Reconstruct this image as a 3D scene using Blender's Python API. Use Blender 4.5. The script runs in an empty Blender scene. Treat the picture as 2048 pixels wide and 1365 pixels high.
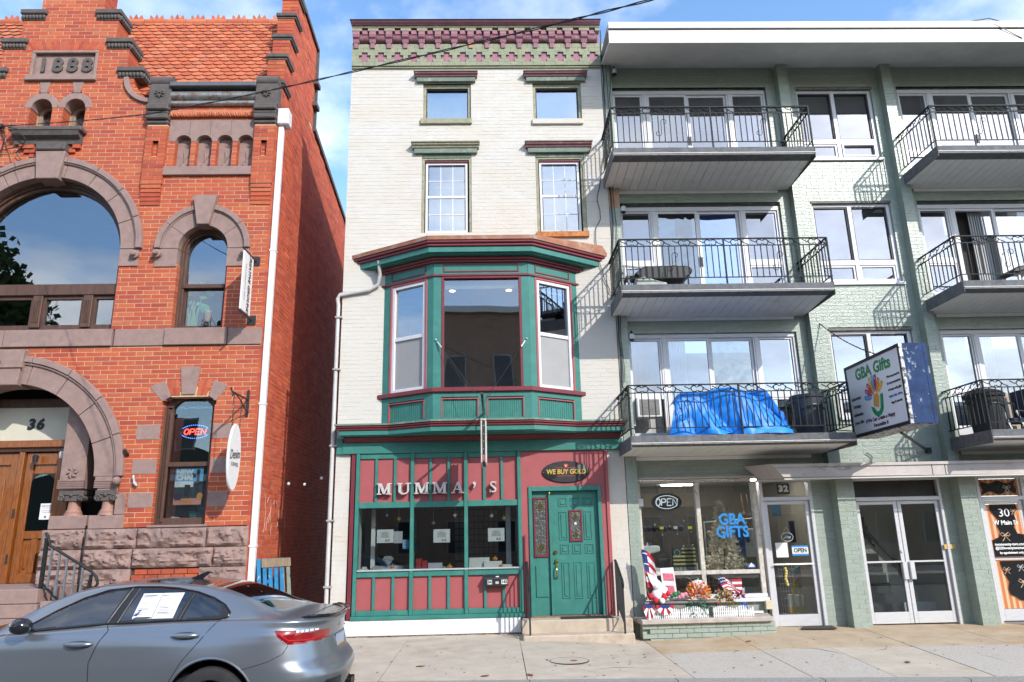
import bpy, bmesh, math, random
from mathutils import Vector, Matrix
random.seed(7)
S = bpy.context.scene
C = S.collection
R_ = math.radians

# ------------------------------------------------------------------ camera, sky, sun, exposure
CAM = (0.0, -13.1, 1.64)
cd = bpy.data.cameras.new('camera')
cd.sensor_width = 36; cd.lens = 1445.17 / 2048 * 36; cd.clip_end = 2000; cd.clip_start = .05
cam = bpy.data.objects.new('camera', cd); C.objects.link(cam)
cam.matrix_world = Matrix(((0.99950966, 0.01457272, -0.02771418, CAM[0]),
                           (-0.02303828, -0.25716, -0.96609419, CAM[1]),
                           (-0.0212056, 0.96625896, -0.25669817, CAM[2]),
                           (0, 0, 0, 1)))
S.camera = cam
SUN = Vector((.74, -1.0, .775)).normalized()          # direction towards the sun
SUN_EL = math.asin(SUN.z); SUN_AZ = math.atan2(SUN.x, SUN.y)
W = bpy.data.worlds.new('World'); S.world = W; W.use_nodes = True
nt = W.node_tree; N = nt.nodes; LK = nt.links; N.clear()
wo = N.new('ShaderNodeOutputWorld'); bg = N.new('ShaderNodeBackground'); bg.inputs[1].default_value = .15
sky = N.new('ShaderNodeTexSky'); sky.sky_type = 'NISHITA'; sky.sun_disc = False
sky.sun_elevation = SUN_EL; sky.sun_rotation = SUN_AZ; sky.air_density = 1.0; sky.dust_density = .5; sky.ozone_density = 1.4
tc = N.new('ShaderNodeTexCoord'); sx = N.new('ShaderNodeSeparateXYZ'); LK.new(tc.outputs['Generated'], sx.inputs[0])
zz = N.new('ShaderNodeMath'); zz.operation = 'MAXIMUM'; zz.inputs[1].default_value = 0.0; LK.new(sx.outputs[2], zz.inputs[0])
za = N.new('ShaderNodeMath'); za.operation = 'ADD'; za.inputs[1].default_value = .22; LK.new(zz.outputs[0], za.inputs[0])
dx = N.new('ShaderNodeMath'); dx.operation = 'DIVIDE'; LK.new(sx.outputs[0], dx.inputs[0]); LK.new(za.outputs[0], dx.inputs[1])
dy = N.new('ShaderNodeMath'); dy.operation = 'DIVIDE'; LK.new(sx.outputs[1], dy.inputs[0]); LK.new(za.outputs[0], dy.inputs[1])
cx = N.new('ShaderNodeCombineXYZ'); rx_ = N.new('ShaderNodeMath'); rx_.operation = 'MULTIPLY'; rx_.inputs[1].default_value = -1; LK.new(dx.outputs[0], rx_.inputs[0]); ry_ = N.new('ShaderNodeMath'); ry_.operation = 'MULTIPLY'; ry_.inputs[1].default_value = -1; LK.new(dy.outputs[0], ry_.inputs[0])
LK.new(rx_.outputs[0], cx.inputs[0]); LK.new(ry_.outputs[0], cx.inputs[1]); cx.inputs[2].default_value = 2.2
nz = N.new('ShaderNodeTexNoise'); nz.inputs['Scale'].default_value = 1.25; nz.inputs['Detail'].default_value = 7; nz.inputs['Roughness'].default_value = .58
LK.new(cx.outputs[0], nz.inputs['Vector'])
cr = N.new('ShaderNodeValToRGB'); cr.color_ramp.elements[0].position = .45; cr.color_ramp.elements[1].position = .68
LK.new(nz.outputs[0], cr.inputs[0])
ncl = N.new('ShaderNodeTexNoise'); ncl.inputs['Scale'].default_value = 2.6; ncl.inputs['Detail'].default_value = 5
LK.new(cx.outputs[0], ncl.inputs['Vector'])
ccol = N.new('ShaderNodeValToRGB'); ccol.color_ramp.elements[0].position = .35; ccol.color_ramp.elements[1].position = .65
ccol.color_ramp.elements[0].color = (3.4, 3.6, 4.0, 1); ccol.color_ramp.elements[1].color = (6.6, 6.7, 6.9, 1)
LK.new(ncl.outputs[0], ccol.inputs[0])
hs = N.new('ShaderNodeHueSaturation'); hs.inputs['Saturation'].default_value = 1.12; hs.inputs['Value'].default_value = 1.12
LK.new(sky.outputs[0], hs.inputs['Color'])
mx = N.new('ShaderNodeMixRGB'); LK.new(cr.outputs[0], mx.inputs[0]); LK.new(hs.outputs[0], mx.inputs[1]); LK.new(ccol.outputs[0], mx.inputs[2])
LK.new(mx.outputs[0], bg.inputs[0]); LK.new(bg.outputs[0], wo.inputs[0])
sd = bpy.data.lights.new('sun', 'SUN'); sd.energy = 2.05; sd.angle = R_(.53); sd.color = (1, .95, .88)
so = bpy.data.objects.new('sun', sd); C.objects.link(so); so.location = SUN * 60
so.rotation_euler = (-SUN).to_track_quat('-Z', 'Y').to_euler()
S.view_settings.view_transform = 'Standard'; S.view_settings.look = 'None'
S.view_settings.exposure = 1.18; S.view_settings.gamma = 1; S.view_settings.use_curve_mapping = False
S.render.engine = 'CYCLES'
S.cycles.max_bounces = 8; S.cycles.transparent_max_bounces = 16; S.cycles.glossy_bounces = 4; S.cycles.diffuse_bounces = 4
S.cycles.use_denoising = True; S.cycles.caustics_reflective = False; S.cycles.caustics_refractive = False

# ------------------------------------------------------------------ helpers
ORG = {}
def org(o):
    return ORG.get(o.name, Vector((0, 0, 0))) if o else Vector((0, 0, 0))
def tag(o, label=None, cat=None, group=None, kind=None):
    if label: o['label'] = label
    if cat: o['category'] = cat
    if group: o['group'] = group
    if kind: o['kind'] = kind
    return o
def thing(name, label, cat, loc=(0, 0, 0), group=None):
    o = bpy.data.objects.new(name, None); C.objects.link(o); o.location = loc
    o.empty_display_size = .1
    ORG[o.name] = Vector(loc)
    return tag(o, label, cat, group)
def link(name, mesh, parent=None, loc=None):
    o = bpy.data.objects.new(name, mesh); C.objects.link(o)
    if parent: o.parent = parent
    if loc is not None: o.location = Vector(loc) - org(parent)
    ORG[o.name] = org(parent) + Vector(o.location)
    return o
class MB:
    def __init__(s): s.v = []; s.f = []; s.m = []; s.cur = 0
    def add(s, vs, fs):
        b = len(s.v); s.v += [tuple(p) for p in vs]
        for f in fs: s.f.append([b + i for i in f]); s.m.append(s.cur)
        return s
    def box(s, x0, x1, y0, y1, z0, z1):
        if x0 > x1: x0, x1 = x1, x0
        if y0 > y1: y0, y1 = y1, y0
        if z0 > z1: z0, z1 = z1, z0
        return s.add([(x0,y0,z0),(x1,y0,z0),(x1,y1,z0),(x0,y1,z0),(x0,y0,z1),(x1,y0,z1),(x1,y1,z1),(x0,y1,z1)],
                     [(0,3,2,1),(4,5,6,7),(0,1,5,4),(1,2,6,5),(2,3,7,6),(3,0,4,7)])
    def prism(s, pts, a, b, ax):
        # polygon pts extruded along axis ax from a to b; pts are the two other coords in xyz order
        def mk(p, t):
            return {'x': (t, p[0], p[1]), 'y': (p[0], t, p[1]), 'z': (p[0], p[1], t)}[ax]
        n = len(pts); area = sum(pts[i][0]*pts[(i+1)%n][1]-pts[(i+1)%n][0]*pts[i][1] for i in range(n))
        if area < 0: pts = pts[::-1]
        if a > b: a, b = b, a
        vs = [mk(p, a) for p in pts] + [mk(p, b) for p in pts]
        fl = ax == 'y'
        f0 = list(range(n)); f1 = [n+i for i in range(n)]
        fs = []
        fs.append(f0 if fl else f0[::-1]); fs.append(f1[::-1] if fl else f1)
        for i in range(n):
            j = (i+1) % n
            q = (i, j, n+j, n+i); fs.append(q[::-1] if fl else q)
        return s.add(vs, fs)
    def tube(s, pts, r, n=6, caps=True, closed=False):
        P = [Vector(p) for p in pts]; k = len(P); rr = r if isinstance(r, (list, tuple)) else [r]*k
        vs = []; up = Vector((0,0,1)); last = None
        for i in range(k):
            if closed: t = P[(i+1)%k]-P[i-1]
            else: t = P[min(i+1,k-1)]-P[max(i-1,0)]
            if t.length < 1e-9: t = Vector((0,0,1))
            t.normalize()
            if last is None:
                a = up.cross(t)
                if a.length < .05: a = Vector((1,0,0)).cross(t)
            else:
                a = last - t*last.dot(t)
                if a.length < 1e-6: a = up.cross(t)
            a.normalize(); last = a; b = t.cross(a)
            for j in range(n):
                th = 2*math.pi*j/n; vs.append(P[i] + (a*math.cos(th)+b*math.sin(th))*rr[i])
        fs = []
        for i in range(k if closed else k-1):
            i2 = (i+1) % k
            for j in range(n):
                fs.append((i*n+j, i*n+(j+1)%n, i2*n+(j+1)%n, i2*n+j))
        if caps and not closed: fs += [tuple(range(n))[::-1], tuple((k-1)*n+j for j in range(n))]
        return s.add(vs, fs)
    def bar(s, a, b, w, h=None):
        # square bar from a to b
        a = Vector(a); b = Vector(b); t = (b-a).normalized(); h = h or w
        u = Vector((0,0,1)).cross(t)
        if u.length < .05: u = Vector((1,0,0))
        u.normalize(); q = t.cross(u)
        vs = [p + u*w*i/2 + q*h*j/2 for p in (a, b) for i, j in ((-1,-1),(1,-1),(1,1),(-1,1))]
        return s.add(vs, [(3,2,1,0),(4,5,6,7),(0,1,5,4),(1,2,6,5),(2,3,7,6),(3,0,4,7)])
    def arch(s, cx, cz, r0, r1, a0, a1, y0, y1, n=20):
        # ring sector in the XZ plane between angles (deg), y0 front
        A = [R_(a0+(a1-a0)*i/n) for i in range(n+1)]
        o = [(cx+r1*math.cos(a), cz+r1*math.sin(a)) for a in A]; i_ = [(cx+r0*math.cos(a), cz+r0*math.sin(a)) for a in A]
        vs = []
        for k in range(n+1):
            vs += [(i_[k][0],y0,i_[k][1]),(o[k][0],y0,o[k][1]),(o[k][0],y1,o[k][1]),(i_[k][0],y1,i_[k][1])]
        fs = []
        for k in range(n):
            b = 4*k; c = b+4
            fs += [(b,b+1,c+1,c),(b+1,b+2,c+2,c+1),(b+2,b+3,c+3,c+2),(b+3,b,c,c+3)]
        fs += [(0,3,2,1),(4*n,4*n+1,4*n+2,4*n+3)]
        return s.add(vs, [f[::-1] for f in fs] if a1 > a0 else fs)
    def lathe(s, prof, c, ax='z', n=20, cap=True):
        vs = []; k = len(prof)
        for r, h in prof:
            for j in range(n):
                th = 2*math.pi*j/n; a, b = r*math.cos(th), r*math.sin(th)
                vs.append({'z': (c[0]+a, c[1]+b, c[2]+h), 'y': (c[0]+a, c[1]+h, c[2]+b), 'x': (c[0]+h, c[1]+a, c[2]+b)}[ax])
        fs = []
        for i in range(k-1):
            for j in range(n):
                q = (i*n+j, i*n+(j+1)%n, (i+1)*n+(j+1)%n, (i+1)*n+j); fs.append(q[::-1] if ax == 'y' else q)
        if cap: fs += [tuple(range(n))[::-1], tuple((k-1)*n+j for j in range(n))]
        return s.add(vs, fs)
    def ball(s, c, r, n=10, sq=(1,1,1)):
        k = max(4, n//2)
        return s.lathe([(max(1e-4, r*math.sin(math.pi*i/k)), -r*math.cos(math.pi*i/k)*sq[2]) for i in range(k+1)], c, 'z', n)
    def xf(s, fn, start=0):
        for i in range(start, len(s.v)): s.v[i] = tuple(fn(Vector(s.v[i])))
        return s
    def build(s, name, mat, parent=None, smooth=False, bev=0, label=None, cat=None, group=None, kind=None, origin=None):
        me = bpy.data.meshes.new(name)
        if parent is not None: o0 = org(parent)
        elif origin is not None: o0 = Vector(origin)
        else:
            xs = [p[0] for p in s.v]; ys = [p[1] for p in s.v]; zs = [p[2] for p in s.v]
            o0 = Vector(((min(xs)+max(xs))/2, (min(ys)+max(ys))/2, min(zs)))
        me.from_pydata([(p[0]-o0.x, p[1]-o0.y, p[2]-o0.z) for p in s.v], [], s.f)
        for m in (mat if isinstance(mat, (list, tuple)) else [mat]): me.materials.append(m)
        if isinstance(mat, (list, tuple)): me.polygons.foreach_set('material_index', s.m)
        bm = bmesh.new(); bm.from_mesh(me)
        if len(bm.faces) < 60000: bmesh.ops.recalc_face_normals(bm, faces=bm.faces)
        bm.to_mesh(me); bm.free()
        if smooth:
            me.polygons.foreach_set('use_smooth', [True]*len(me.polygons))
            try: me.set_sharp_from_angle(angle=R_(smooth if smooth is not True else 40))
            except Exception: pass
        me.update()
        o = bpy.data.objects.new(name, me); C.objects.link(o)
        if parent is not None: o.parent = parent
        else: o.location = o0
        ORG[o.name] = o0
        if bev:
            b = o.modifiers.new('edge', 'BEVEL'); b.width = bev; b.segments = 1; b.limit_method = 'ANGLE'; b.angle_limit = R_(35)
        return tag(o, label, cat, group, kind)
def BOX(name, mat, parent, x0, x1, y0, y1, z0, z1, **k):
    return MB().box(x0,x1,y0,y1,z0,z1).build(name, mat, parent, **k)
def copy_thing(o, loc, label=None, group=None):
    c = o.copy(); C.objects.link(c); c.location = loc; ORG[c.name] = Vector(loc)
    if label: c['label'] = label
    if group: c['group'] = group
    for ch in list(o.children):
        d = ch.copy(); C.objects.link(d); d.parent = c
        for g in list(ch.children):
            e = g.copy(); C.objects.link(e); e.parent = d
    return c
def text(name, body, size, mat, parent, loc, ex=.004, rotz=0, shear=0, off=0, sp=1.0, align='CENTER', sx=1, cat=None, label=None, tilt=0, face='-y', back=False):
    cu = bpy.data.curves.new('t', 'FONT'); cu.body = body; cu.size = size; cu.extrude = ex; cu.shear = shear; cu.offset = off
    cu.space_character = sp; cu.align_x = align; cu.align_y = 'CENTER'; cu.resolution_u = 3
    t = bpy.data.objects.new('t', cu); C.objects.link(t)
    bpy.context.view_layer.update()
    me = bpy.data.meshes.new_from_object(t.evaluated_get(bpy.context.evaluated_depsgraph_get()))
    bpy.data.objects.remove(t); bpy.data.curves.remove(cu)
    me.name = name; me.materials.clear(); me.materials.append(mat)
    L = Vector(loc) - org(parent); ca, sa = math.cos(tilt), math.sin(tilt); cz, sz = math.cos(rotz), math.sin(rotz)
    for v in me.vertices:
        x, y, z = v.co.x*sx, v.co.y, v.co.z
        x, y = x*ca-y*sa, x*sa+y*ca
        p = Vector((x, -z, y)); p = Vector((p.x*cz-p.y*sz, p.x*sz+p.y*cz, p.z))
        v.co = p + (L if parent else Vector((0,0,0)))
    o = bpy.data.objects.new(name, me); C.objects.link(o)
    if parent: o.parent = parent; ORG[o.name] = org(parent)
    else: o.location = loc; ORG[o.name] = Vector(loc)
    return tag(o, label, cat)

# ------------------------------------------------------------------ materials
MATS = {}
def M(name, col, rough=.7, var=.12, scale=5, bump=0, bscale=60, metal=0, spec=.5, rand=0, ramp=None, stain=None, stretch=None, coat=0, sheen=0):
    if name in MATS: return MATS[name]
    m = bpy.data.materials.new(name); m.use_nodes = True; t = m.node_tree; n = t.nodes; l = t.links
    b = n['Principled BSDF']; b.inputs['Roughness'].default_value = rough; b.inputs['Metallic'].default_value = metal
    b.inputs['Specular IOR Level'].default_value = spec
    if coat: b.inputs['Coat Weight'].default_value = coat; b.inputs['Coat Roughness'].default_value = .04
    tc = n.new('ShaderNodeTexCoord'); vec = tc.outputs['Object']
    if stretch:
        mp = n.new('ShaderNodeMapping'); mp.inputs['Scale'].default_value = stretch; l.new(vec, mp.inputs[0]); vec = mp.outputs[0]
    def mixer(kind, a, bb, fac=None):
        q = n.new('ShaderNodeMixRGB'); q.blend_type = kind
        if fac is not None: q.inputs[0].default_value = fac
        for i, s_ in ((1, a), (2, bb)):
            if isinstance(s_, tuple): q.inputs[i].default_value = s_ + (1,) if len(s_) == 3 else s_
            else: l.new(s_, q.inputs[i])
        return q
    base = col
    if ramp:
        g = n.new('ShaderNodeNewGeometry'); oi = n.new('ShaderNodeObjectInfo')
        ad = n.new('ShaderNodeMath'); ad.operation = 'ADD'; l.new(g.outputs['Random Per Island'], ad.inputs[0]); l.new(oi.outputs['Random'], ad.inputs[1])
        fr = n.new('ShaderNodeMath'); fr.operation = 'FRACT'; l.new(ad.outputs[0], fr.inputs[0])
        cr = n.new('ShaderNodeValToRGB'); l.new(fr.outputs[0], cr.inputs[0]); e = cr.color_ramp.elements
        for i, c in enumerate(ramp):
            p = i/(len(ramp)-1)
            if i == 0: e[0].position = 0; e[0].color = c + (1,)
            elif i == len(ramp)-1: e[-1].position = 1; e[-1].color = c + (1,)
            else: q = e.new(p); q.color = c + (1,)
        base = cr.outputs[0]
    ns = n.new('ShaderNodeTexNoise'); ns.inputs['Scale'].default_value = scale; ns.inputs['Detail'].default_value = 6; ns.inputs['Roughness'].default_value = .62; l.new(vec, ns.inputs['Vector'])
    mr = n.new('ShaderNodeMapRange'); mr.inputs[1].default_value = .28; mr.inputs[2].default_value = .72; mr.inputs[3].default_value = 1-var; mr.inputs[4].default_value = 1+var; l.new(ns.outputs[0], mr.inputs[0])
    cb = n.new('ShaderNodeCombineXYZ')
    for i in range(3): l.new(mr.outputs[0], cb.inputs[i])
    out = mixer('MULTIPLY', base, cb.outputs[0], 1.0).outputs[0]
    for st in (stain or []):
        # (colour, noise scale, threshold, softness, amount)
        sc, ss, th, sf, am = st[:5]
        v2 = tc.outputs['Object']
        if len(st) > 5:
            mp2 = n.new('ShaderNodeMapping'); mp2.inputs['Scale'].default_value = st[5]; l.new(v2, mp2.inputs[0]); v2 = mp2.outputs[0]
        n2 = n.new('ShaderNodeTexNoise'); n2.inputs['Scale'].default_value = ss; n2.inputs['Detail'].default_value = 8; n2.inputs['Roughness'].default_value = .68; l.new(v2, n2.inputs['Vector'])
        m2 = n.new('ShaderNodeMapRange'); m2.inputs[1].default_value = th; m2.inputs[2].default_value = th+sf; m2.inputs[3].default_value = 0; m2.inputs[4].default_value = am; l.new(n2.outputs[0], m2.inputs[0])
        q = mixer('MIX', out, sc); l.new(m2.outputs[0], q.inputs[0]); out = q.outputs[0]
    l.new(out, b.inputs['Base Color'])
    if bump:
        nb = n.new('ShaderNodeTexNoise'); nb.inputs['Scale'].default_value = bscale; nb.inputs['Detail'].default_value = 4; l.new(vec, nb.inputs['Vector'])
        bp = n.new('ShaderNodeBump'); bp.inputs['Strength'].default_value = bump; bp.inputs['Distance'].default_value = .02; l.new(nb.outputs[0], bp.inputs['Height']); l.new(bp.outputs[0], b.inputs['Normal'])
    MATS[name] = m; return m
def GLASS(name, tint=(.8,.85,.85), refl=.12, wav=.015, wsc=1.6, rough=0.0):
    if name in MATS: return MATS[name]
    m = bpy.data.materials.new(name); m.use_nodes = True; t = m.node_tree; n = t.nodes; l = t.links; n.clear()
    o = n.new('ShaderNodeOutputMaterial'); mxs = n.new('ShaderNodeMixShader'); tr = n.new('ShaderNodeBsdfTransparent'); gl = n.new('ShaderNodeBsdfGlossy')
    tr.inputs[0].default_value = tint + (1,); gl.inputs['Roughness'].default_value = rough; gl.inputs['Color'].default_value = (.95,.97,1,1)
    lw = n.new('ShaderNodeLayerWeight'); lw.inputs[0].default_value = .25
    mr = n.new('ShaderNodeMapRange'); mr.inputs[1].default_value = 0; mr.inputs[2].default_value = 1; mr.inputs[3].default_value = refl; mr.inputs[4].default_value = 1
    l.new(lw.outputs['Fresnel'], mr.inputs[0]); l.new(mr.outputs[0], mxs.inputs[0]); l.new(tr.outputs[0], mxs.inputs[1]); l.new(gl.outputs[0], mxs.inputs[2]); l.new(mxs.outputs[0], o.inputs[0])
    if wav:
        tc = n.new('ShaderNodeTexCoord'); nb = n.new('ShaderNodeTexNoise'); nb.inputs['Scale'].default_value = wsc; nb.inputs['Detail'].default_value = 1; l.new(tc.outputs['Object'], nb.inputs['Vector'])
        bp = n.new('ShaderNodeBump'); bp.inputs['Strength'].default_value = wav*10; bp.inputs['Distance'].default_value = .05; l.new(nb.outputs[0], bp.inputs['Height']); l.new(bp.outputs[0], gl.inputs['Normal'])
    MATS[name] = m; return m
def EMIT(name, col, st=1.0):
    if name in MATS: return MATS[name]
    m = bpy.data.materials.new(name); m.use_nodes = True; t = m.node_tree; n = t.nodes; n.clear()
    o = n.new('ShaderNodeOutputMaterial'); e = n.new('ShaderNodeEmission'); e.inputs[0].default_value = col+(1,); e.inputs[1].default_value = st
    t.links.new(e.outputs[0], o.inputs[0]); MATS[name] = m; return m

# ------------------------------------------------------------------ brickwork
def in_view(p):
    v = cam.matrix_world.inverted() @ Vector(p)
    if v.z > -.5: return False
    px = 1024 + 1445.17*v.x/-v.z; py = 682.5 - 1445.17*v.y/-v.z
    return 4 < px < 2044 and 4 < py < 1361
def brickwork(wall_parent, z0, z1, course, length, spans, holes, mp, brick_mat, mortar_mat, joint=.011, rec=.007, n_ind=300, depth=.06, jamb=.22, body=.25, seed=1, off=0, rough=0, jv=0, skip_vis=None, name='wall', wrap=None):
    """spans(z) -> [(a,b)], holes -> list of fn(za,zb)->(a,b)|None ; mp(u,d,z) -> world point (d = depth behind the face)."""
    rnd = random.Random(seed)
    mort = MB(); stuff = MB(); singles = []
    nc = int(math.ceil((z1-z0)/course - 1e-6))
    def hexa(mb, u0, u1, d0, d1, za, zb, back=True):
        vs = [mp(u0,d0,za),mp(u1,d0,za),mp(u1,d1,za),mp(u0,d1,za),mp(u0,d0,zb),mp(u1,d0,zb),mp(u1,d1,zb),mp(u0,d1,zb)]
        fs = [(0,3,2,1),(4,5,6,7),(0,1,5,4),(1,2,6,5),(3,0,4,7)]
        if back: fs.append((2,3,7,6))
        mb.add(vs, fs)
    for i in range(nc):
        za = z0 + i*course; zb = min(za+course, z1); zm = (za+zb)/2
        iv = [tuple(s_) for s_ in spans(zm)]; jl = set()
        for h in holes:
            r = h(za, zb)
            if not r: continue
            a, b = r[0], r[1]; nv = []
            for (p, q) in iv:
                if b <= p or a >= q: nv.append((p, q)); continue
                if a > p: nv.append((p, a)); jl.add(round(a, 4))
                if b < q: nv.append((b, q)); jl.add(round(b, 4))
            iv = nv
        for (p, q) in iv:
            if q-p < .012: continue
            ja = round(p,4) in jl; jb = round(q,4) in jl
            hexa(mort, p+.004, q-.004, rec, body, za, zb)
            s0 = off + (length/2 if i % 2 else 0) + jv*rnd.uniform(-.02,.02)
            k = math.floor((p-s0)/length); u = s0 + k*length
            cuts = [p]
            while u < q:
                if u-p > .05 and q-u > .05: cuts.append(u)
                u += length
            cuts.append(q)
            for c_, (a, b) in enumerate(zip(cuts, cuts[1:])):
                first = c_ == 0; last = c_ == len(cuts)-2
                a2 = a if first and ja else a + (joint/2 if not first else 0); b2 = b if last and jb else b - (joint/2 if not last else 0)
                wr = wrap and wrap(zm); d1 = jamb if (first and ja) or (last and jb) else wr if wr and (first or last) else depth
                zt = zb - joint
                if zt-za < .02: continue
                dz = rough*rnd.uniform(-1, 1)
                full = abs((b-a)-length) < 1e-4 and d1 == depth and abs(zb-za-course) < 1e-6
                if full and n_ind: singles.append((a2, b2, za, zt, dz))
                else: hexa(stuff, a2, b2, dz, d1, za, zt, False)
    wall = mort.build(name, mortar_mat, wall_parent)
    if singles:
        cp = Vector(CAM)
        def key(t):
            c = Vector(mp((t[0]+t[1])/2, 0, (t[2]+t[3])/2))
            bad = (not in_view(c)) or (skip_vis and skip_vis(c))
            return ((c-cp).length + (1000 if bad else 0))
        singles.sort(key=key)
        w = length-joint; h = course-joint
        o = Vector(mp(0,0,0)); 
        me = bpy.data.meshes.new('brick')
        pts = [Vector(mp(u,d,z))-o for (u,d,z) in ((-w/2,0,0),(w/2,0,0),(w/2,depth,0),(-w/2,depth,0),(-w/2,0,h),(w/2,0,h),(w/2,depth,h),(-w/2,depth,h))]
        me.from_pydata(pts, [], [(0,3,2,1),(4,5,6,7),(0,1,5,4),(1,2,6,5),(3,0,4,7)]); me.materials.append(brick_mat)
        for t in singles[:n_ind]:
            link('brick', me, wall, mp((t[0]+t[1])/2, t[4], t[2]))
        for t in singles[n_ind:]: hexa(stuff, t[0], t[1], t[4], depth, t[2], t[3], False)
    stuff.build('brickwork', brick_mat, wall, kind='stuff')
    return wall
def H_rect(a, b, z0, z1):
    return lambda za, zb: (a, b) if (za+zb)/2 > z0 and (za+zb)/2 < z1 else None
def H_circ(cx, cz, r, zmin=-99, zmax=99):
    def f(za, zb):
        zm = (za+zb)/2
        if zm < zmin or zm > zmax: return None
        d = r*r-(zm-cz)**2
        if d <= 0: return None
        w = math.sqrt(d); return (cx-w, cx+w)
    return f

# ------------------------------------------------------------------ shared materials
RED_RAMP = [(.37,.060,.026),(.43,.083,.032),(.31,.048,.028),(.46,.105,.038),(.40,.072,.028),(.45,.12,.05),(.34,.065,.035),(.41,.09,.03)]
m_redbrick = M('red_brick', (.4,.07,.03), rough=.78, var=.14, scale=9, bump=.25, bscale=90, ramp=RED_RAMP, stain=[((.17,.05,.035),1.1,.55,.2,.5,(1,1,.45)),((.13,.05,.04),6,.68,.08,.4)])
m_sidebrick = M('red_side_brick', (.4,.07,.03), rough=.85, var=.2, scale=4, bump=.3, bscale=70, ramp=[(.46,.085,.035),(.54,.11,.045),(.40,.07,.035),(.56,.13,.06)], stain=[((.5,.42,.36),7,.68,.05,.6),((.12,.04,.03),1.5,.56,.2,.4)])
m_cream = M('cream_mortar', (.55,.38,.24), rough=.95, var=.14, scale=14, bump=.3, bscale=160)
m_sidemortar = M('dirty_mortar', (.52,.28,.19), rough=.95, var=.25, scale=8, bump=.3, bscale=120)
m_brown = M('brownstone', (.265,.178,.155), rough=.85, var=.16, scale=7, bump=.22, bscale=55, stain=[((.14,.105,.098),3.0,.57,.16,.6),((.38,.28,.25),5,.64,.1,.4),((.10,.08,.075),16,.66,.06,.5)])
m_dark = M('weathered_brownstone', (.095,.08,.074), rough=.9, var=.25, scale=9, bump=.35, bscale=60, stain=[((.16,.13,.11),4,.58,.15,.5)])
m_rock = M('rock_faced_brownstone', (.27,.180,.155), rough=.92, var=.2, scale=8, bump=.3, bscale=45, stain=[((.11,.085,.078),3,.52,.16,.65),((.13,.09,.08),14,.62,.06,.6)])
m_terra = M('terracotta', (.46,.11,.045), rough=.75, var=.14, scale=12, bump=.15, bscale=90, ramp=[(.42,.10,.04),(.50,.14,.06),(.34,.075,.035),(.52,.175,.085),(.38,.11,.055),(.46,.12,.045)], stain=[((.2,.07,.04),1.4,.55,.15,.5),((.14,.10,.06),9,.68,.06,.5)])
m_wood = M('dark_window_wood', (.085,.042,.028), rough=.55, var=.3, scale=14, stretch=(1,1,.25), bump=.15, bscale=40)
m_oak = M('varnished_oak', (.225,.070,.014), rough=.32, var=.5, scale=9, stretch=(7,7,.7), bump=.12, bscale=20, coat=.3)
m_black = M('black_iron', (.018,.018,.02), rough=.5, var=.2, scale=20, bump=.1)
m_white = M('white_paint', (.68,.68,.67), rough=.5, var=.06, scale=8, stain=[((.45,.43,.40),6,.66,.12,.4)])
m_vinyl = M('white_vinyl', (.64,.63,.65), rough=.35, var=.05, scale=6, stain=[((.42,.40,.38),9,.66,.1,.35)])
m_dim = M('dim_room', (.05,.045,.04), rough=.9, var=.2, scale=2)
m_black_flat = M('flat_black', (.012,.012,.013), rough=.75, var=.1)
g_win = GLASS('window_glass', (.75,.80,.82), .16, .006, .9)
g_sky = GLASS('sky_reflecting_glass', (.62,.68,.72), .17, .010, .8)
g_shop = GLASS('shop_glass', (.86,.9,.9), .05, .004, .7)

# ------------------------------------------------------------------ ground, sidewalk, road
def lerp(tab, x):
    if x <= tab[0][0]: return tab[0][1]
    for (a, p), (b, q) in zip(tab, tab[1:]):
        if x <= b: return p + (q-p)*(x-a)/(b-a)
    return tab[-1][1]
ZW = [(-12,.02),(-3,0),(1,-.01),(2.4,-.13),(3.2,-.11),(4.7,-.035),(9,-.06),(14,-.1)]
ZK = [(-12,.02),(-2,-.07),(1.2,-.11),(6,-.21),(14,-.33)]
KY = -3.45
def gz(x, y):
    t = min(1, max(0, y/KY)); return lerp(ZW, x)*(1-t) + lerp(ZK, x)*t
def rz(x): return lerp(ZK, x) - .13
m_conc = [M('beige_concrete', (.455,.395,.315), rough=.92, var=.14, scale=3, bump=.25, bscale=120, stain=[((.30,.235,.17),1.3,.52,.2,.6),((.12,.10,.09),34,.70,.03,.7),((.22,.18,.15),6,.62,.08,.5)]),
          M('speckled_concrete', (.44,.40,.345), rough=.92, var=.22, scale=38, bump=.3, bscale=150, stain=[((.17,.16,.155),60,.58,.08,.7),((.36,.28,.19),1.1,.54,.2,.5),((.2,.18,.16),5,.62,.1,.5)]),
          M('stained_concrete', (.44,.345,.235), rough=.92, var=.14, scale=3, bump=.25, bscale=120, stain=[((.36,.21,.09),1.2,.47,.22,.75),((.14,.12,.1),30,.7,.04,.5)])]
m_joint = M('joint_dirt', (.055,.048,.042), rough=1, var=.3, scale=20)
m_asphalt = M('asphalt', (.11,.107,.10), rough=.92, var=.25, scale=30, bump=.4, bscale=150)
m_kerb = M('kerb_granite', (.27,.26,.25), rough=.9, var=.2, scale=40, bump=.3, bscale=120)
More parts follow.
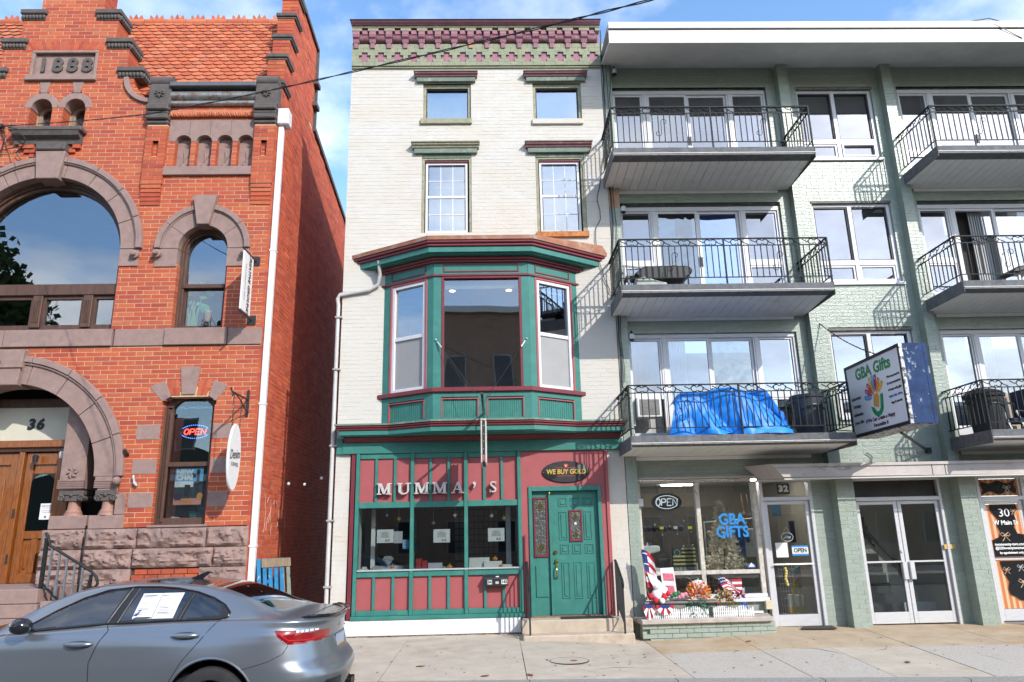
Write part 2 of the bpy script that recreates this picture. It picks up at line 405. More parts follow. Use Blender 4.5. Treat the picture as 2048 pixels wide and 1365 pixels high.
def sheet(name, x0, x1, y0, y1, nx, ny, zf, mat, thick=None, parent=None, kind=None, jit=0):
    mb = MB(); vs = []; rnd = random.Random(int(x0*97+y0*31))
    for j in range(ny+1):
        for i in range(nx+1):
            x = x0+(x1-x0)*i/nx; y = y0+(y1-y0)*j/ny; vs.append((x, y, zf(x, y)+jit))
    fs = [(j*(nx+1)+i, j*(nx+1)+i+1, (j+1)*(nx+1)+i+1, (j+1)*(nx+1)+i) for j in range(ny) for i in range(nx)]
    if thick:
        b = len(vs); rim = [i for i in range(nx+1)] + [(j+1)*(nx+1)-1 for j in range(1, ny+1)] + [ny*(nx+1)+i for i in range(nx-1, -1, -1)] + [j*(nx+1) for j in range(ny-1, 0, -1)]
        for r in rim: v = vs[r]; vs.append((v[0], v[1], v[2]-thick))
        k = len(rim)
        for i in range(k): fs.append((rim[i], b+i, b+(i+1) % k, rim[(i+1) % k]))
    mb.add(vs, fs); return mb.build(name, mat, parent, kind=kind)
sheet('ground', -150, 150, -150, 150, 4, 4, lambda x, y: -1.2, m_joint, kind='structure')
swk = sheet('sidewalk', -14, 16, KY, .3, 40, 8, lambda x, y: gz(x, y)-.03, m_joint, kind='structure')
XJ = [-14,-12.5,-11,-9.5,-8,-6.5,-5,-3.2,-1.45,.375,2.44,3.92,4.97,6.22,7.75,9.4,11.2,13,16]
for i, (a, b) in enumerate(zip(XJ, XJ[1:])):
    for j, (c, d) in enumerate(((.3,-1.62),(-1.62,KY))):
        if a > 2 and j == 0: mt = m_conc[2]
        elif a > 2: mt = m_conc[1 if i != 12 else 0]
        else: mt = m_conc[0]
        g = .006 if j == 1 or a > 2 else .003
        def zf(x, y): return gz(x, y)
        sheet('paving_slab', a+g, b-g, c-g, d+g, 5, 6, zf, mt, .028, swk, jit=random.uniform(-.003,.003))
kb = sheet('kerb', -14, 16, KY-.17, KY-.012, 40, 1, lambda x, y: lerp(ZK, x)-.004, m_kerb, .3, kind='structure')
for x in [-14+1.8*i for i in range(1, 17)]:
    BOX('kerb_joint', m_joint, kb, x-.005, x+.005, KY-.173, KY-.01, lerp(ZK,x)-.1, lerp(ZK,x)-.0025)
sheet('road', -60, 60, -13.6, KY-.17, 60, 2, lambda x, y: rz(x), m_asphalt, kind='structure')
sheet('far_sidewalk', -60, 60, -18, -13.6, 10, 1, lambda x, y: -.1, m_conc[0], .5, kind='structure')

# cracks and gum spots on the slabs
rnd = random.Random(8)
for (x, y, a, L) in ((1.35,-2.9,.5,.5),(4.5,-1.66,.1,.7),(6.9,-2.8,1.9,.6),(5.5,-1.9,.05,.6),(3.3,-.9,.3,.6)):
    P = [(x, y)]
    for k in range(12): a += rnd.uniform(-.45,.45); q = P[-1]; P.append((q[0]+math.cos(a)*L/12, min(-.6, max(-3.4, q[1]+math.sin(a)*L/12))))
    MB().tube([(p[0], p[1], gz(*p)+.0015) for p in P], [.0026*(1-abs(i-6)/8) for i in range(13)], 4).build('crack', m_joint, swk)
gm_ = MB()
for k in range(140):
    x = rnd.uniform(-2.5, 9.5); y = rnd.uniform(-3.4, -.9); r = rnd.uniform(.006,.022); gm_.lathe([(0,0),(r,0),(r*.8,.0015),(0,.0015)], (x, y, gz(x,y)+.0035), n=7)
gm_.build('gum_spots', m_joint, swk, kind='stuff')
# manhole and leaves
mc = (1.0, -2.38); zc = gz(*mc)
mh = MB().lathe([(.0,0),(.262,0),(.262,.004),(0,.004)], (mc[0], mc[1], zc+.001), n=40).build('manhole_cover', m_conc[0], None, label='round concrete manhole cover set in the sidewalk before the steps', cat='manhole cover')
MB().tube([(mc[0]+.267*math.cos(a*math.pi/20), mc[1]+.267*math.sin(a*math.pi/20), zc+.002) for a in range(40)], .006, 5, closed=True).build('rim', m_joint, mh)
MB().lathe([(.0,0),(.05,0),(.05,.003),(0,.003)], (mc[0]+.06, mc[1]-.02, zc+.006), n=14).build('rust_plug', M('rust', (.22,.085,.03), rough=.9, var=.4, scale=30), mh)
m_leaf = M('dead_leaf', (.20,.085,.03), rough=.8, var=.4, scale=30)
for i, (x, y, r, lb) in enumerate([(-1.02,-2.62,.3,'brown dead leaf lying on the slab behind the grey sedan'),(5.55,-2.68,1.2,'curled dead leaf on the slab out front of the stair doors'),(3.98,-.95,.7,'flat brown leaf on the stained concrete by the gift shop mat'),(.42,-3.25,2.0,'crumpled leaf near the kerb below the sidewalk crack'),(-.15,-3.28,.6,'small dark leaf at the kerb edge before the jewelry window')]):
    z = gz(x, y)+.004; mb = MB(); n = 9
    pts = [(x+math.cos(r)*t*.07*(1)-math.sin(r)*s_*.035*math.sin(math.pi*(t+1)/2), y+math.sin(r)*t*.07+math.cos(r)*s_*.035*math.sin(math.pi*(t+1)/2)) for s_, ts in ((1,[-1+2*k/n for k in range(n+1)]),(-1,[1-2*k/n for k in range(1,n)])) for t in ts]
    vs = [(p[0], p[1], z+.012*abs(math.sin(k*1.7))) for k, p in enumerate(pts)]+[(x,y,z+.004)]
    mb.add(vs, [(k, (k+1) % len(pts), len(pts)) for k in range(len(pts))]); mb.build('dead_leaf', m_leaf, None, label=lb, cat='leaf', group='dead leaves on the sidewalk')

# ================================================================== RED BRICK BUILDING
red = thing('red_brick_building', 'ornate red brick building with brownstone arches, stepped gable and date stone', 'building', (-8.7, 0, 0))
RX = -4.27; GX = -8.70; RC = .0853; RL = .305
def red_spans(z):
    if z < 10.14: return [(-11.6, RX)]
    if z < 10.81:
        t = (z-10.14)/.67; w = 1.86 - .41*min(1, t*1.3)
    elif z < 11.5: w = 1.28
    elif z < 12.2: w = .98
    elif z < 14.2: w = .65
    else: w = .3
    return [(GX-w, GX+w)]
A1 = (-8.62, 7.05); A2 = (-5.53, 7.05); DA = (-8.75, 2.75)
holes = [H_circ(*A1, 1.86, 7.05), H_rect(A1[0]-1.86, A1[0]+1.86, 6.72, 7.06), H_rect(A1[0]-1.54, A1[0]+1.54, 5.46, 6.72),
         H_circ(*A2, .86, 7.05), H_rect(A2[0]-.86, A2[0]+.86, 6.70, 7.06), H_rect(-5.98, -5.04, 5.46, 6.70),
         H_rect(-11.6, RX-.02, 5.13, 5.46),
         H_rect(-5.975, -5.05, 1.84, 4.04), H_circ(-5.51, 3.77, .56, 4.03, 4.34),
         H_circ(*DA, 2.14, 2.75), H_rect(-11.6, -6.60, 1.84, 2.76), H_rect(-11.6, -4.30, -.3, 1.86),
         H_rect(-9.24,-8.80,9.62,10.14), H_circ(-9.02,10.13,.33,10.13), H_rect(-8.58,-8.14,9.62,10.14), H_circ(-8.36,10.13,.33,10.13),
         H_rect(-9.35,-8.05,10.86,11.42)] + [H_rect(x,x+.31,8.78,9.36) for x in (-6.27,-5.86,-5.45,-5.04)] + [H_rect(-6.40,-4.69,9.35,9.83), H_rect(-6.42,-4.68,10.14,10.6)]
RMP = lambda u, d, z: (u, d, z)
brickwork(red, -.26, 14.6, RC, RL, red_spans, holes, RMP, m_redbrick, m_cream, joint=.0108, rec=.003, wrap=lambda z: .42 if z > 10.14 else .30, n_ind=300, jamb=.24, body=.42, seed=3, rough=.0012, jv=1, skip_vis=lambda c: c.z < 1.9 or c.x < -9)
# side wall facing the passage, stepped up to the parapet
def side_spans(z):
    if z < 10.2: return [(0.065, 9)]
    if z > 11.25: e = 2.6
    else: e = 9 - (z-10.2)/.95*6.3
    if z < 10.75: return [(.1, e)]
    if z < 11.45: return [(.2, e)]
    if z < 12.1: return [(.43, e)]
    if z < 12.8: return [(.63, e)]
    return [(.85, 2.6)]
SMP = lambda u, d, z: (RX-d, u, z)
brickwork(red, -.26, 13.5, RC, RL, side_spans, [], SMP, m_sidebrick, m_sidemortar, joint=.010, rec=.005, n_ind=120, body=.35, seed=5, rough=.003, name='side_wall', skip_vis=lambda c: c.y < .3 or c.z < 1.2 or c.y > 1.4)
# parapet step fronts
pm = MB()
for (y, za, zb) in ((.12,10.2,10.75),(.2,10.75,11.45),(.43,11.45,12.1),(.63,12.1,12.8),(.85,12.8,13.5)):
    for k in range(int((zb-za)/RC)):
        z = za+k*RC
        pm.box(-4.625,-4.268,y-.006,y+.1,z,z+RC-.011) if k % 2 else (pm.box(-4.625,-4.45,y-.006,y+.1,z,z+RC-.011), pm.box(-4.44,-4.268,y-.006,y+.1,z,z+RC-.011))
pm.build('parapet_brickwork', m_redbrick, red, kind='stuff')
BOX('parapet_core', m_cream, red, -4.62, -4.28, .22, 2.6, 10.2, 10.76)
for (y, z, y1) in ((.43,11.45,2.6),(.63,12.1,2.6),(.85,12.8,2.6)): BOX('parapet_core', m_cream, red, -4.62, -4.28, y+.012, y1, z-.69, z)
BOX('parapet_core', m_cream, red, -4.62, -4.28, .862, 2.6, 12.8, 13.5)
for (y, z) in ((.05,10.72),(.15,11.42),(.38,12.08),(.58,12.78),(.80,13.46)):
    b = BOX('coping_stone', m_dark, red, -4.66, -4.21, y, y+.55, z, z+.09, bev=.012)
    BOX('coping_lip', m_dark, b, -4.64, -4.23, y+.03, y+.5, z-.05, z-.002, bev=.01)
for z in (11.75, 12.35): BOX('coping_stone', m_dark, red, -4.6, -4.16, 2.45, 2.75, z, z+.12, bev=.01)
MB().prism([(2.58,13.42),(2.66,13.42),(2.68,11.2),(9.0,10.14),(9.0,10.22),(2.74,11.32),(2.7,13.5),(.85,13.66),(.85,13.56)], -4.64, -4.22, 'x').build('parapet_flashing', m_dark, red)
BOX('corner_brick', m_redbrick, red, RX-.05, RX-.002, .002, .07, -.2, 10.1)
# main roof with fish-scale tiles
EA, RI = Vector((0,.14,10.46)), Vector((0,1.62,13.42)); sl = (RI-EA); sl_len = sl.length; su = sl.normalized(); sn = Vector((0,-su.z,su.y))
rf = MB().add([(-11.6,EA.y,EA.z),(-4.6,EA.y,EA.z),(-4.6,RI.y,RI.z),(-11.6,RI.y,RI.z),(-11.6,2.6,12.9),(-4.6,2.6,12.9),(-11.6,2.6,10.2),(-4.6,2.6,10.2)],
              [(0,1,2,3),(3,2,5,4),(4,5,7,6)]).build('roof', m_terra, red)
TW, TE = .228, .155
tm = bpy.data.meshes.new('roof_tile'); vs = []; L_ = TE*1.75
out = [(-TW/2+.004, L_), (-TW/2+.004, TW*.36)] + [((TW/2-.004)*-math.cos(math.pi*k/8), TW*.36-TW*.36*math.sin(math.pi*k/8)) for k in range(1, 8)] + [(TW/2-.004, TW*.36), (TW/2-.004, L_)]
for h in (0, .022):
    for (a, b) in out:
        lift = .042*(1-b/L_) + h
        p = Vector((a, 0, 0)) + su*b + sn*lift; vs.append(p)
n_ = len(out)
tm.from_pydata(vs, [], [tuple(range(n_, 2*n_))] + [(i, (i+1) % n_, n_+(i+1) % n_, n_+i) for i in range(n_)]); tm.materials.append(m_terra)
spots = []
for r in range(int(sl_len/TE)):
    for c in range(-1, 34):
        x = -4.72 - (c+.5*(r % 2))*TW
        if x < -11.5 or x > -4.66: continue
        p = EA + su*(r*TE); p = Vector((x, p.y, p.z))
        vis = x > -7.5
        for (zz_, w_) in ((10.9,1.86),(11.55,1.28),(12.3,.98),(15,.65)):
            if p.z < zz_: vis = x > GX+w_-.12-.0*r; break
        if x > -6.45 and p.z < 10.72: vis = False
        spots.append((not vis or not in_view(p), (p-Vector(CAM)).length, p))
spots.sort(key=lambda t: (t[0], t[1]))
for q in spots[:300]: link('roof_tile', tm, rf, q[2]+Vector((0,0,random.uniform(-.003,.003))))
mb = MB()
for q in spots[300:]: mb.add([q[2]+Vector(v) for v in vs], [tuple(range(n_, 2*n_))])
mb.build('roof_tiling', m_terra, rf, kind='stuff')
for i in range(15):
    x = -4.68 - i*.48
    rt = MB().lathe([(.0,-.24),(.11,-.235),(.11,.235),(0,.24)], (x-.24, RI.y+.02, RI.z), 'x', 10)
    ob = rt.build('ridge_tile', m_terra, rf, smooth=True)
    k = MB(); 
    for s_ in (-.09, 0, .09): k.prism([(x-.24+s_-.055, RI.z+.08),(x-.24+s_+.055, RI.z+.08),(x-.24+s_*1.35+.03, RI.z+.17),(x-.24+s_*1.5, RI.z+.22+(.03 if s_ == 0 else 0)),(x-.24+s_*1.35-.03, RI.z+.17)], RI.y-.02, RI.y+.03, 'y')
    k.build('crest', m_terra, ob)
# gable step caps with bead moulding, both sides
def cap(xa, xb, z, ret):
    b = BOX('gable_cap', m_dark, red, xa, xb, -.07, .46, z+.13, z+.24, bev=.015)
    mb = MB(); n = max(3, int((xb-xa)/.075))
    for i in range(n): mb.ball((xa+.03+(xb-xa-.06)*(i+.5)/n, -.02, z+.07), .042, 8, (1,1,1.4))
    for i in range(6):
        y = .02+i*.075; mb.ball((xb-.03 if ret > 0 else xa+.03, y, z+.07), .042, 8, (1,1,1.4))
    mb.box(xa+.03, xb-.03, -.015, .44, z, z+.13); mb.build('bead_moulding', m_dark, b, smooth=50)
for (xa, xb, z) in ((-8.20,-7.66,12.2),(-7.9,-7.36,11.5),(-7.6,-7.04,10.81)):
    cap(xa, xb, z, 1); cap(2*GX-xb, 2*GX-xa, z, -1)
sc = [(-7.45,10.81),(-7.36,10.81)]
sc = [(-7.34+.0,10.81)] + [(-6.84-.5*math.cos(R_(a)), 10.81-.5*math.sin(R_(a))) for a in range(0, 91, 10)] + [(-6.84,10.23)] + [(-6.84-.6*math.cos(R_(a)), 10.81-.6*math.sin(R_(a))) for a in range(90, -1, -10)]
MB().prism(sc, -.06, .4, 'y').build('gable_scroll', m_brown, red, bev=.01)
# date stone
ds = MB().prism([(-9.37,10.87),(-8.03,10.87),(-8.03,11.45),(-9.37,11.45)], .05, .2, 'y').build('date_stone', m_brown, red)
for bx in ((-9.37,-8.03,11.40,11.46),(-9.37,-9.31,10.87,11.40),(-8.09,-8.03,10.87,11.40)): BOX('border', m_brown, ds, bx[0], bx[1], -.03, .05, bx[2], bx[3], bev=.01)
BOX('ledge', m_brown, ds, -9.42, -8.0, -.07, .06, 10.74, 10.86, bev=.01)
text('numerals', '1888', .44, m_dark, ds, (-8.70, .04, 11.13), ex=.025, sp=1.35, off=.012)
MB().prism([(-9.41,11.50),(-8.0,11.50),(-7.86,11.70),(-9.55,11.70)], .02, .03, 'y').build('flat_arch_bed', m_cream, ds)
for i in range(17):
    t = (i+.5)/17*2-1
    x = GX+t*.72; k = t*.14
    MB().prism([(x-.037,11.495),(x+.037,11.495),(x+.040+k,11.69),(x-.040+k,11.69)], -.003, .1, 'y').build('arch_brick', m_redbrick, ds)
# voussoir arches
def voussoirs(parent, c, r0, r1, segs, y0, y1, a0=0, a1=180, gap=.35, name='arch_stone', mat=None):
    st = (a1-a0)/segs
    for i in range(segs):
        MB().arch(c[0], c[1], r0, r1, a0+i*st+gap*.5, a0+(i+1)*st-gap*.5, y0, y1, 8).build(name, mat or m_brown, parent, bev=.006)
def jamb_line(parent, pts, r, n=6, name='drip_mould', mat=None):
    MB().tube(pts, r, n).build(name, mat or m_brown, parent, smooth=True)
def arc(c, r, a0, a1, y, n=24): return [(c[0]+r*math.cos(R_(a0+(a1-a0)*i/n)), y, c[1]+r*math.sin(R_(a0+(a1-a0)*i/n))) for i in range(n+1)]
def arched_window(name, c, rin, zb, wfr, ydep, trans, mull=None, label=None):
    w = MB().arch(c[0], c[1], rin-wfr, rin, 0, 180, ydep, ydep+.12, 28)
    w.arch(c[0], c[1], rin-wfr*.55, rin+.01, 0, 180, ydep-.05, ydep-.001, 28)
    for s_ in (-1, 1):
        w.box(c[0]+s_*rin, c[0]+s_*(rin-wfr), ydep, ydep+.12, zb, c[1]); w.box(c[0]+s_*(rin+.01), c[0]+s_*(rin-wfr*.55), ydep-.05, ydep-.001, zb, c[1])
        w.box(c[0]+s_*(rin+.01), c[0]+s_*(rin-wfr*.25), ydep-.09, ydep-.051, zb, c[1])
    w.arch(c[0], c[1], rin-wfr*.25, rin+.01, 0, 180, ydep-.09, ydep-.051, 28)
    w.box(c[0]-rin, c[0]+rin, ydep-.03, ydep+.12, zb, zb+.10)
    f = w.build(name, m_wood, red, bev=.006, label=label)
    pts = [(c[0]+(rin-wfr)*math.cos(R_(a)), c[1]+(rin-wfr)*math.sin(R_(a))) for a in range(0, 181, 6)]
    return f, pts
# big arched window
f, pts = arched_window('arched_window', A1, 1.53, 5.46, .14, .24, None)
BOX('transom_bar', m_wood, f, A1[0]-1.5, A1[0]+1.5, .16, .36, 6.20, 6.42, bev=.01)
for x in (-9.55, -8.62-.0, -7.68):
    BOX('mullion', m_wood, f, x-.09, x+.09, .17, .36, 5.56, 6.2, bev=.01)
    for d in (-.045, -.015, .015, .045): BOX('flute', m_wood, f, x+d-.009, x+d+.009, .155, .172, 5.66, 6.1)
for (a, b) in ((-8.53,-8.53),):
    pass
for (xa, xb) in ((-10.1,-9.64),(-9.46,-8.71),(-8.53,-7.77),(-7.59,-7.15)):
    sx_ = MB(); sx_.box(xa, xa+.05, .22, .3, 5.56, 6.2); sx_.box(xb-.05, xb, .22, .3, 5.56, 6.2); sx_.box(xa+.05, xb-.05, .22, .3, 5.56, 5.62); sx_.box(xa+.05, xb-.05, .22, .3, 6.13, 6.2)
    sx_.build('sash', m_wood, f)
    BOX('pane', g_sky, f, xa+.05, xb-.05, .26, .266, 5.62, 6.13)
MB().prism([(A1[0]+1.39, 6.42)]+pts+[(A1[0]-1.39, 6.42)], .30, .306, 'y').build('pane', g_sky, f)
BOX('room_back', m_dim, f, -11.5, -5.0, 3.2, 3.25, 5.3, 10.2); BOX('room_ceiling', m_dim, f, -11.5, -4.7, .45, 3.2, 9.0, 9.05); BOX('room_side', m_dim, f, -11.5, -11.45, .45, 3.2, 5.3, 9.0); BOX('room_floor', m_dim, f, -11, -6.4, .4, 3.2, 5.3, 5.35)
voussoirs(red, A1, 1.53, 1.84, 9, -.03, .35); voussoirs(red, A1, 1.842, 1.95, 9, -.09, .05, name='hood_stone')
jamb_line(red, arc(A1, 1.83, 0, 180, -.05, 36), .02)
for s_ in (-1, 1):
    x0, x1 = A1[0]+s_*1.53, A1[0]+s_*1.90
    b = BOX('impost_stone', m_brown, red, x0, x1, -.028, .36, 6.70, 7.045, bev=.006)
    MB().lathe([(.0,-.16),(.035,-.155),(.05,-.13),(.05,-.1),(.08,-.09),(.085,-.03)], (A1[0]+s_*1.84, 0, 6.92), 'y', 14).build('rosette', m_brown, b, smooth=True)
MB().prism([(-8.83,8.50),(-8.41,8.50),(-8.33,9.10),(-8.91,9.10)], -.13, .3, 'y').build('keystone', m_brown, red, bev=.012)
MB().prism([(-8.90,9.10),(-8.34,9.10),(-8.33,9.27),(-8.91,9.27)], -.17, .1, 'y').build('keystone_cap', m_dark, red, bev=.02)
# second arched window
f, pts = arched_window('arched_window', A2, .47, 5.46, .085, .22, None)
BOX('meeting_rail', m_wood, f, A2[0]-.40, A2[0]+.40, .20, .34, 6.32, 6.40, bev=.006)
sx_ = MB(); sx_.box(-5.92,-5.88,.28,.33,5.56,6.32); sx_.box(-5.18,-5.14,.28,.33,5.56,6.32); sx_.build('sash', m_wood, f)
BOX('pane', GLASS('lower_sash_glass', (.8,.85,.85), .10, .006), f, -5.90,-5.16,.30,.304,5.56,6.32)
MB().prism([(A2[0]+.385, 6.40)]+pts+[(A2[0]-.385, 6.40)], .27, .274, 'y').build('pane', g_sky, f)
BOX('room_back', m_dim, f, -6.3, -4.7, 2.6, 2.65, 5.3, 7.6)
voussoirs(red, A2, .47, .80, 5, -.025, .34); voussoirs(red, A2, .802, .905, 5, -.075, .05, name='hood_stone')
jamb_line(red, arc(A2, .79, 0, 180, -.035, 24), .014)
for s_ in (-1, 1):
    b = BOX('impost_stone', m_brown, red, A2[0]+s_*.47, A2[0]+s_*.885, -.023, .34, 6.68, 7.045, bev=.006)
    MB().lathe([(.0,-.19),(.04,-.185),(.05,-.16),(.05,-.11),(.08,-.10),(.085,-.02)], (A2[0]+s_*.83, 0, 6.93), 'y', 14).build('rosette', m_brown, b, smooth=True)
MB().prism([(-5.64,7.50),(-5.42,7.50),(-5.30,8.12),(-5.76,8.12)], -.14, .3, 'y').build('keystone', m_brown, red, bev=.012)
# belt course in separate stones
for (a, b, yd) in ((-11.6,-9.0,-.05),(-8.99,-7.03,-.05),(-7.0,-6.08,-.012),(-6.07,-4.93,-.055),(-4.92,-4.29,-.012)):
    BOX('belt_stone', m_brown, red, a, b, yd, .34, 5.132, 5.455, bev=.008)
# lower window with segmental head
f = MB(); f.box(-5.975,-5.87,.18,.3,1.9,4.0); f.box(-5.155,-5.05,.18,.3,1.9,4.0); f.box(-5.99,-5.04,.16,.32,1.86,2.02); f.box(-5.9,-5.1,.17,.3,2.92,3.0)
f.arch(-5.51,3.77,.42,.60,25,155,.18,.3,14); f.box(-5.99,-5.95,.1,.18,1.9,4.0); f.box(-5.90,-5.85,.14,.179,1.95,3.9)
f = f.build('shop_window', m_wood, red, bev=.005)
BOX('pane', GLASS('cafe_glass', (.85,.88,.88), .07, .004), f, -5.87,-5.155,.22,.224,2.02,2.92)
MB().prism([(-5.87,3.0),(-5.155,3.0),(-5.155,4.02)]+[(-5.51+.42*math.cos(R_(a)),3.77+.42*math.sin(R_(a))) for a in range(30,151,10)]+[(-5.87,4.02)], .25, .254, 'y').build('pane', GLASS('cafe_glass', (.85,.88,.88), .07, .004), f)
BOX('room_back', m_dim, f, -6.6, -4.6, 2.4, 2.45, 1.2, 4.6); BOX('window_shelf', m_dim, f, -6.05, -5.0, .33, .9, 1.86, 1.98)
MB().ball((-5.2,1.2,3.2),.035,8).build('lamp_bulb', EMIT('warm_bulb', (1,.62,.2), 6), f)
BOX('window_sill', m_brown, red, -6.03, -5.0, -.04, .3, 1.862, 1.9, bev=.006)
cA = (-5.54, 3.30)
for (pts_, nm) in (([(-6.00,4.08),(-5.85,4.17),(-5.98,4.47),(-6.26,4.36)],'springer'),([(-5.17,4.17),(-5.04,4.08),(-4.83,4.36),(-5.10,4.47)],'springer'),([(-5.66,4.20),(-5.42,4.20),(-5.36,4.72),(-5.72,4.72)],'keystone')):
    MB().prism(pts_, -.02 if nm == 'keystone' else -.006, .3, 'y').build(nm, m_brown, red, bev=.006)
MB().prism([(-5.84,4.16),(-5.18,4.16),(-5.11,4.47),(-5.97,4.47)], .006, .2, 'y').build('flat_arch_bed', m_cream, red)
for s_ in (-1, 1):
    for i in range(3):
        for r in range(2):
            t0 = .145+i*.062+.004; t1 = .145+(i+1)*.062-.004
            za = 4.185+r*.15 + (i*.0); zb = za+.142
            def X(t, z): return -5.54 + s_*(t*(1+(z-4.18)*.85))
            MB().prism([(X(t0,za),za),(X(t1,za),za),(X(t1,zb),zb),(X(t0,zb),zb)], -.002, .1, 'y').build('arch_brick', m_redbrick, red)
# quoins
for (a, b, z0, z1) in ((-6.40,-5.985,3.39,3.655),(-6.41,-5.985,2.78,3.035),(-6.42,-5.985,2.20,2.455),(-5.04,-4.70,3.39,3.655),(-5.04,-4.71,2.78,3.04),(-5.04,-4.70,2.195,2.455)):
    BOX('quoin', m_brown, red, a, b, -.007, .25, z0, z1, bev=.006)
# small paired windows
for cxw in (-9.02, -8.36):
    voussoirs(red, (cxw,10.13), .205, .345, 3, -.006, .3, name='arch_stone')
    w = MB(); w.arch(cxw,10.13,.13,.21,0,180,.28,.36,12); w.box(cxw-.21,cxw-.13,.28,.36,9.62,10.13); w.box(cxw+.13,cxw+.21,.28,.36,9.62,10.13); w.box(cxw-.21,cxw+.21,.28,.36,9.6,9.68)
    w = w.build('small_arched_window', M('weathered_wood', (.26,.19,.14), rough=.8, var=.35, scale=12, stretch=(4,4,.6)), red)
    MB().prism([(cxw+.14,9.65),(cxw-.14,9.65)]+[(cxw+.14*math.cos(R_(a)),10.13+.14*math.sin(R_(a))) for a in range(180,-1,-15)], .33, .334, 'y').build('pane', g_win, w)
    BOX('blind', m_black_flat, w, cxw-.2, cxw+.2, .42, .44, 9.6, 10.36)
    MB().prism([(cxw-.06,10.47),(cxw+.06,10.47),(cxw+.11,10.73),(cxw-.11,10.73)], -.015, .2, 'y').build('keystone', m_brown, red, bev=.005)
b = BOX('corbelled_sill', m_dark, red, -9.46, -8.04, -.22, .25, 9.50, 9.60, bev=.02)
MB().prism([(0,9.5),(-.20,9.5),(-.17,9.42),(-.08,9.37),(-.06,9.28),(0,9.28)], -9.40, -8.10, 'x').build('cove', m_dark, b)
for (z, x0, y) in ((9.19,-9.3,-.07),(9.105,-9.2,-.045),(9.02,-9.1,-.02)):
    n = 8
    for i in range(n):
        xa = x0+(GX-x0)*2*i/n; xb = x0+(GX-x0)*2*(i+1)/n
        if -8.93 < (xa+xb)/2 < -8.3: continue
        BOX('corbel_brick', m_redbrick, b, xa+.004, xb-.004, y, .1, z, z+.078)
# right bay: pilasters, panel of niches, gutter
for (xa, xb) in ((-6.83,-6.43),(-4.70,-4.29)):
    brickwork(red, 8.39, 9.70, RC, RL, lambda z: [(xa,xb)], [H_rect((xa+xb)/2-.06,(xa+xb)/2+.06,9.0,9.36)], lambda u,d,z: (u,d-.075,z), m_redbrick, m_cream, n_ind=0, body=.07, depth=.07, jamb=.07, seed=11, name='pilaster')
    cb = MB()
    for k in range(5): cb.box(xa+.01+.0*k, xb-.01, -.068+.013*k, .1, 8.39-RC*(k+1), 8.39-RC*k-.012)
    cb.build('pilaster_corbel', m_redbrick, red)
    BOX('corbel_bed', m_cream, red, xa+.02, xb-.02, -.01, .1, 8.39-RC*5, 8.39)
    pb = BOX('pilaster_block', m_dark, red, xa-.02, xb+.02, -.13, .3, 10.10, 10.58, bev=.015)
    for (z0, z1, y) in ((9.97,10.10,-.20),(9.90,9.97,-.15),(9.78,9.90,-.17),(9.70,9.78,-.11)): BOX('moulding', m_dark, pb, xa-.02, xb+.02, y, .3, z0, z1-.002, bev=.02)
    MB().lathe([(.0,-.23),(.115,-.225),(.115,.22),(0,.225)], ((xa+xb)/2, 0, 0), 'x', 18).xf(lambda v: Vector((v.x, v.y-.02, v.z+10.69))).build('scroll_roll', m_dark, pb, smooth=50)
    MB().prism([(-.10,10.58),(.55,10.58),(.5,10.63),(.12,10.66),(.06,10.74),(-.02,10.80),(-.08,10.72)], xa, xb, 'x').build('scroll_back', m_dark, pb)
    fl = MB(); cx_ = (xa+xb)/2
    for k in range(8):
        a = k*math.pi/4; fl.tube([(cx_+.02*math.cos(a),-.145,10.36+.02*math.sin(a)),(cx_+.075*math.cos(a),-.15,10.36+.075*math.sin(a)),(cx_+.10*math.cos(a+.12),-.135,10.36+.10*math.sin(a+.12))], [.012,.02,.006], 5)
    fl.build('carved_flower', m_dark, pb, smooth=True)
m_tin = M('rusty_tin', (.30,.29,.27), rough=.38, var=.3, scale=5, metal=.55, stretch=(5,1,1), stain=[((.22,.09,.035),3,.52,.1,.8,(2.5,1,5)),((.08,.07,.06),5,.58,.1,.7,(3,1,3))])
gt = MB(); gt.lathe([(.0,-.86),(.10,-.86),(.10,.86),(0,.86)], (-5.57,-.02,10.36), 'x', 16); gt.lathe([(.0,-.86),(.06,-.86),(.06,.86),(0,.86)], (-5.57,-.03,10.19), 'x', 14); gt.box(-6.42,-4.72,.0,.2,10.12,10.5)
gt = gt.build('gutter', m_tin, red, smooth=40)
BOX('gutter_lip', M('gutter_grey', (.10,.11,.12), rough=.5), gt, -6.43, -4.71, -.19, .2, 10.5, 10.60, bev=.01)
rp = MB()
for k in range(2):
    rp.tube([(-6.43+1.74*i/120, -.035+.022*math.cos(i*.95+k*math.pi), 9.93+.03*math.sin(i*.95+k*math.pi)) for i in range(121)], .030, 5)
rp.build('rope_moulding', m_terra, red, smooth=True)
BOX('rope_ledge', m_terra, red, -6.43, -4.69, -.05, .1, 9.975, 10.01)
np_ = [(-6.415,9.83),(-6.415,9.345)]
for x in (-6.27,-5.86,-5.45,-5.04):
    np_ += [(x,9.345)] + [(x+.155-.155*math.cos(R_(a)), 9.345+.145*math.sin(R_(a))) for a in range(15,180,15)] + [(x+.31,9.345)]
np_ += [(-4.68,9.345),(-4.68,9.83)]
MB().prism(np_, -.008, .25, 'y').build('niche_stone', m_brown, red, bev=.004)
BOX('niche_sill', m_brown, red, -6.44, -4.66, -.06, .2, 8.59, 8.775, bev=.008)
for x in (-6.06,-5.65,-5.24): BOX('stone_joint', m_joint, red, x+.052-.003, x+.052+.003, -.0095, 0, 9.49, 9.82)
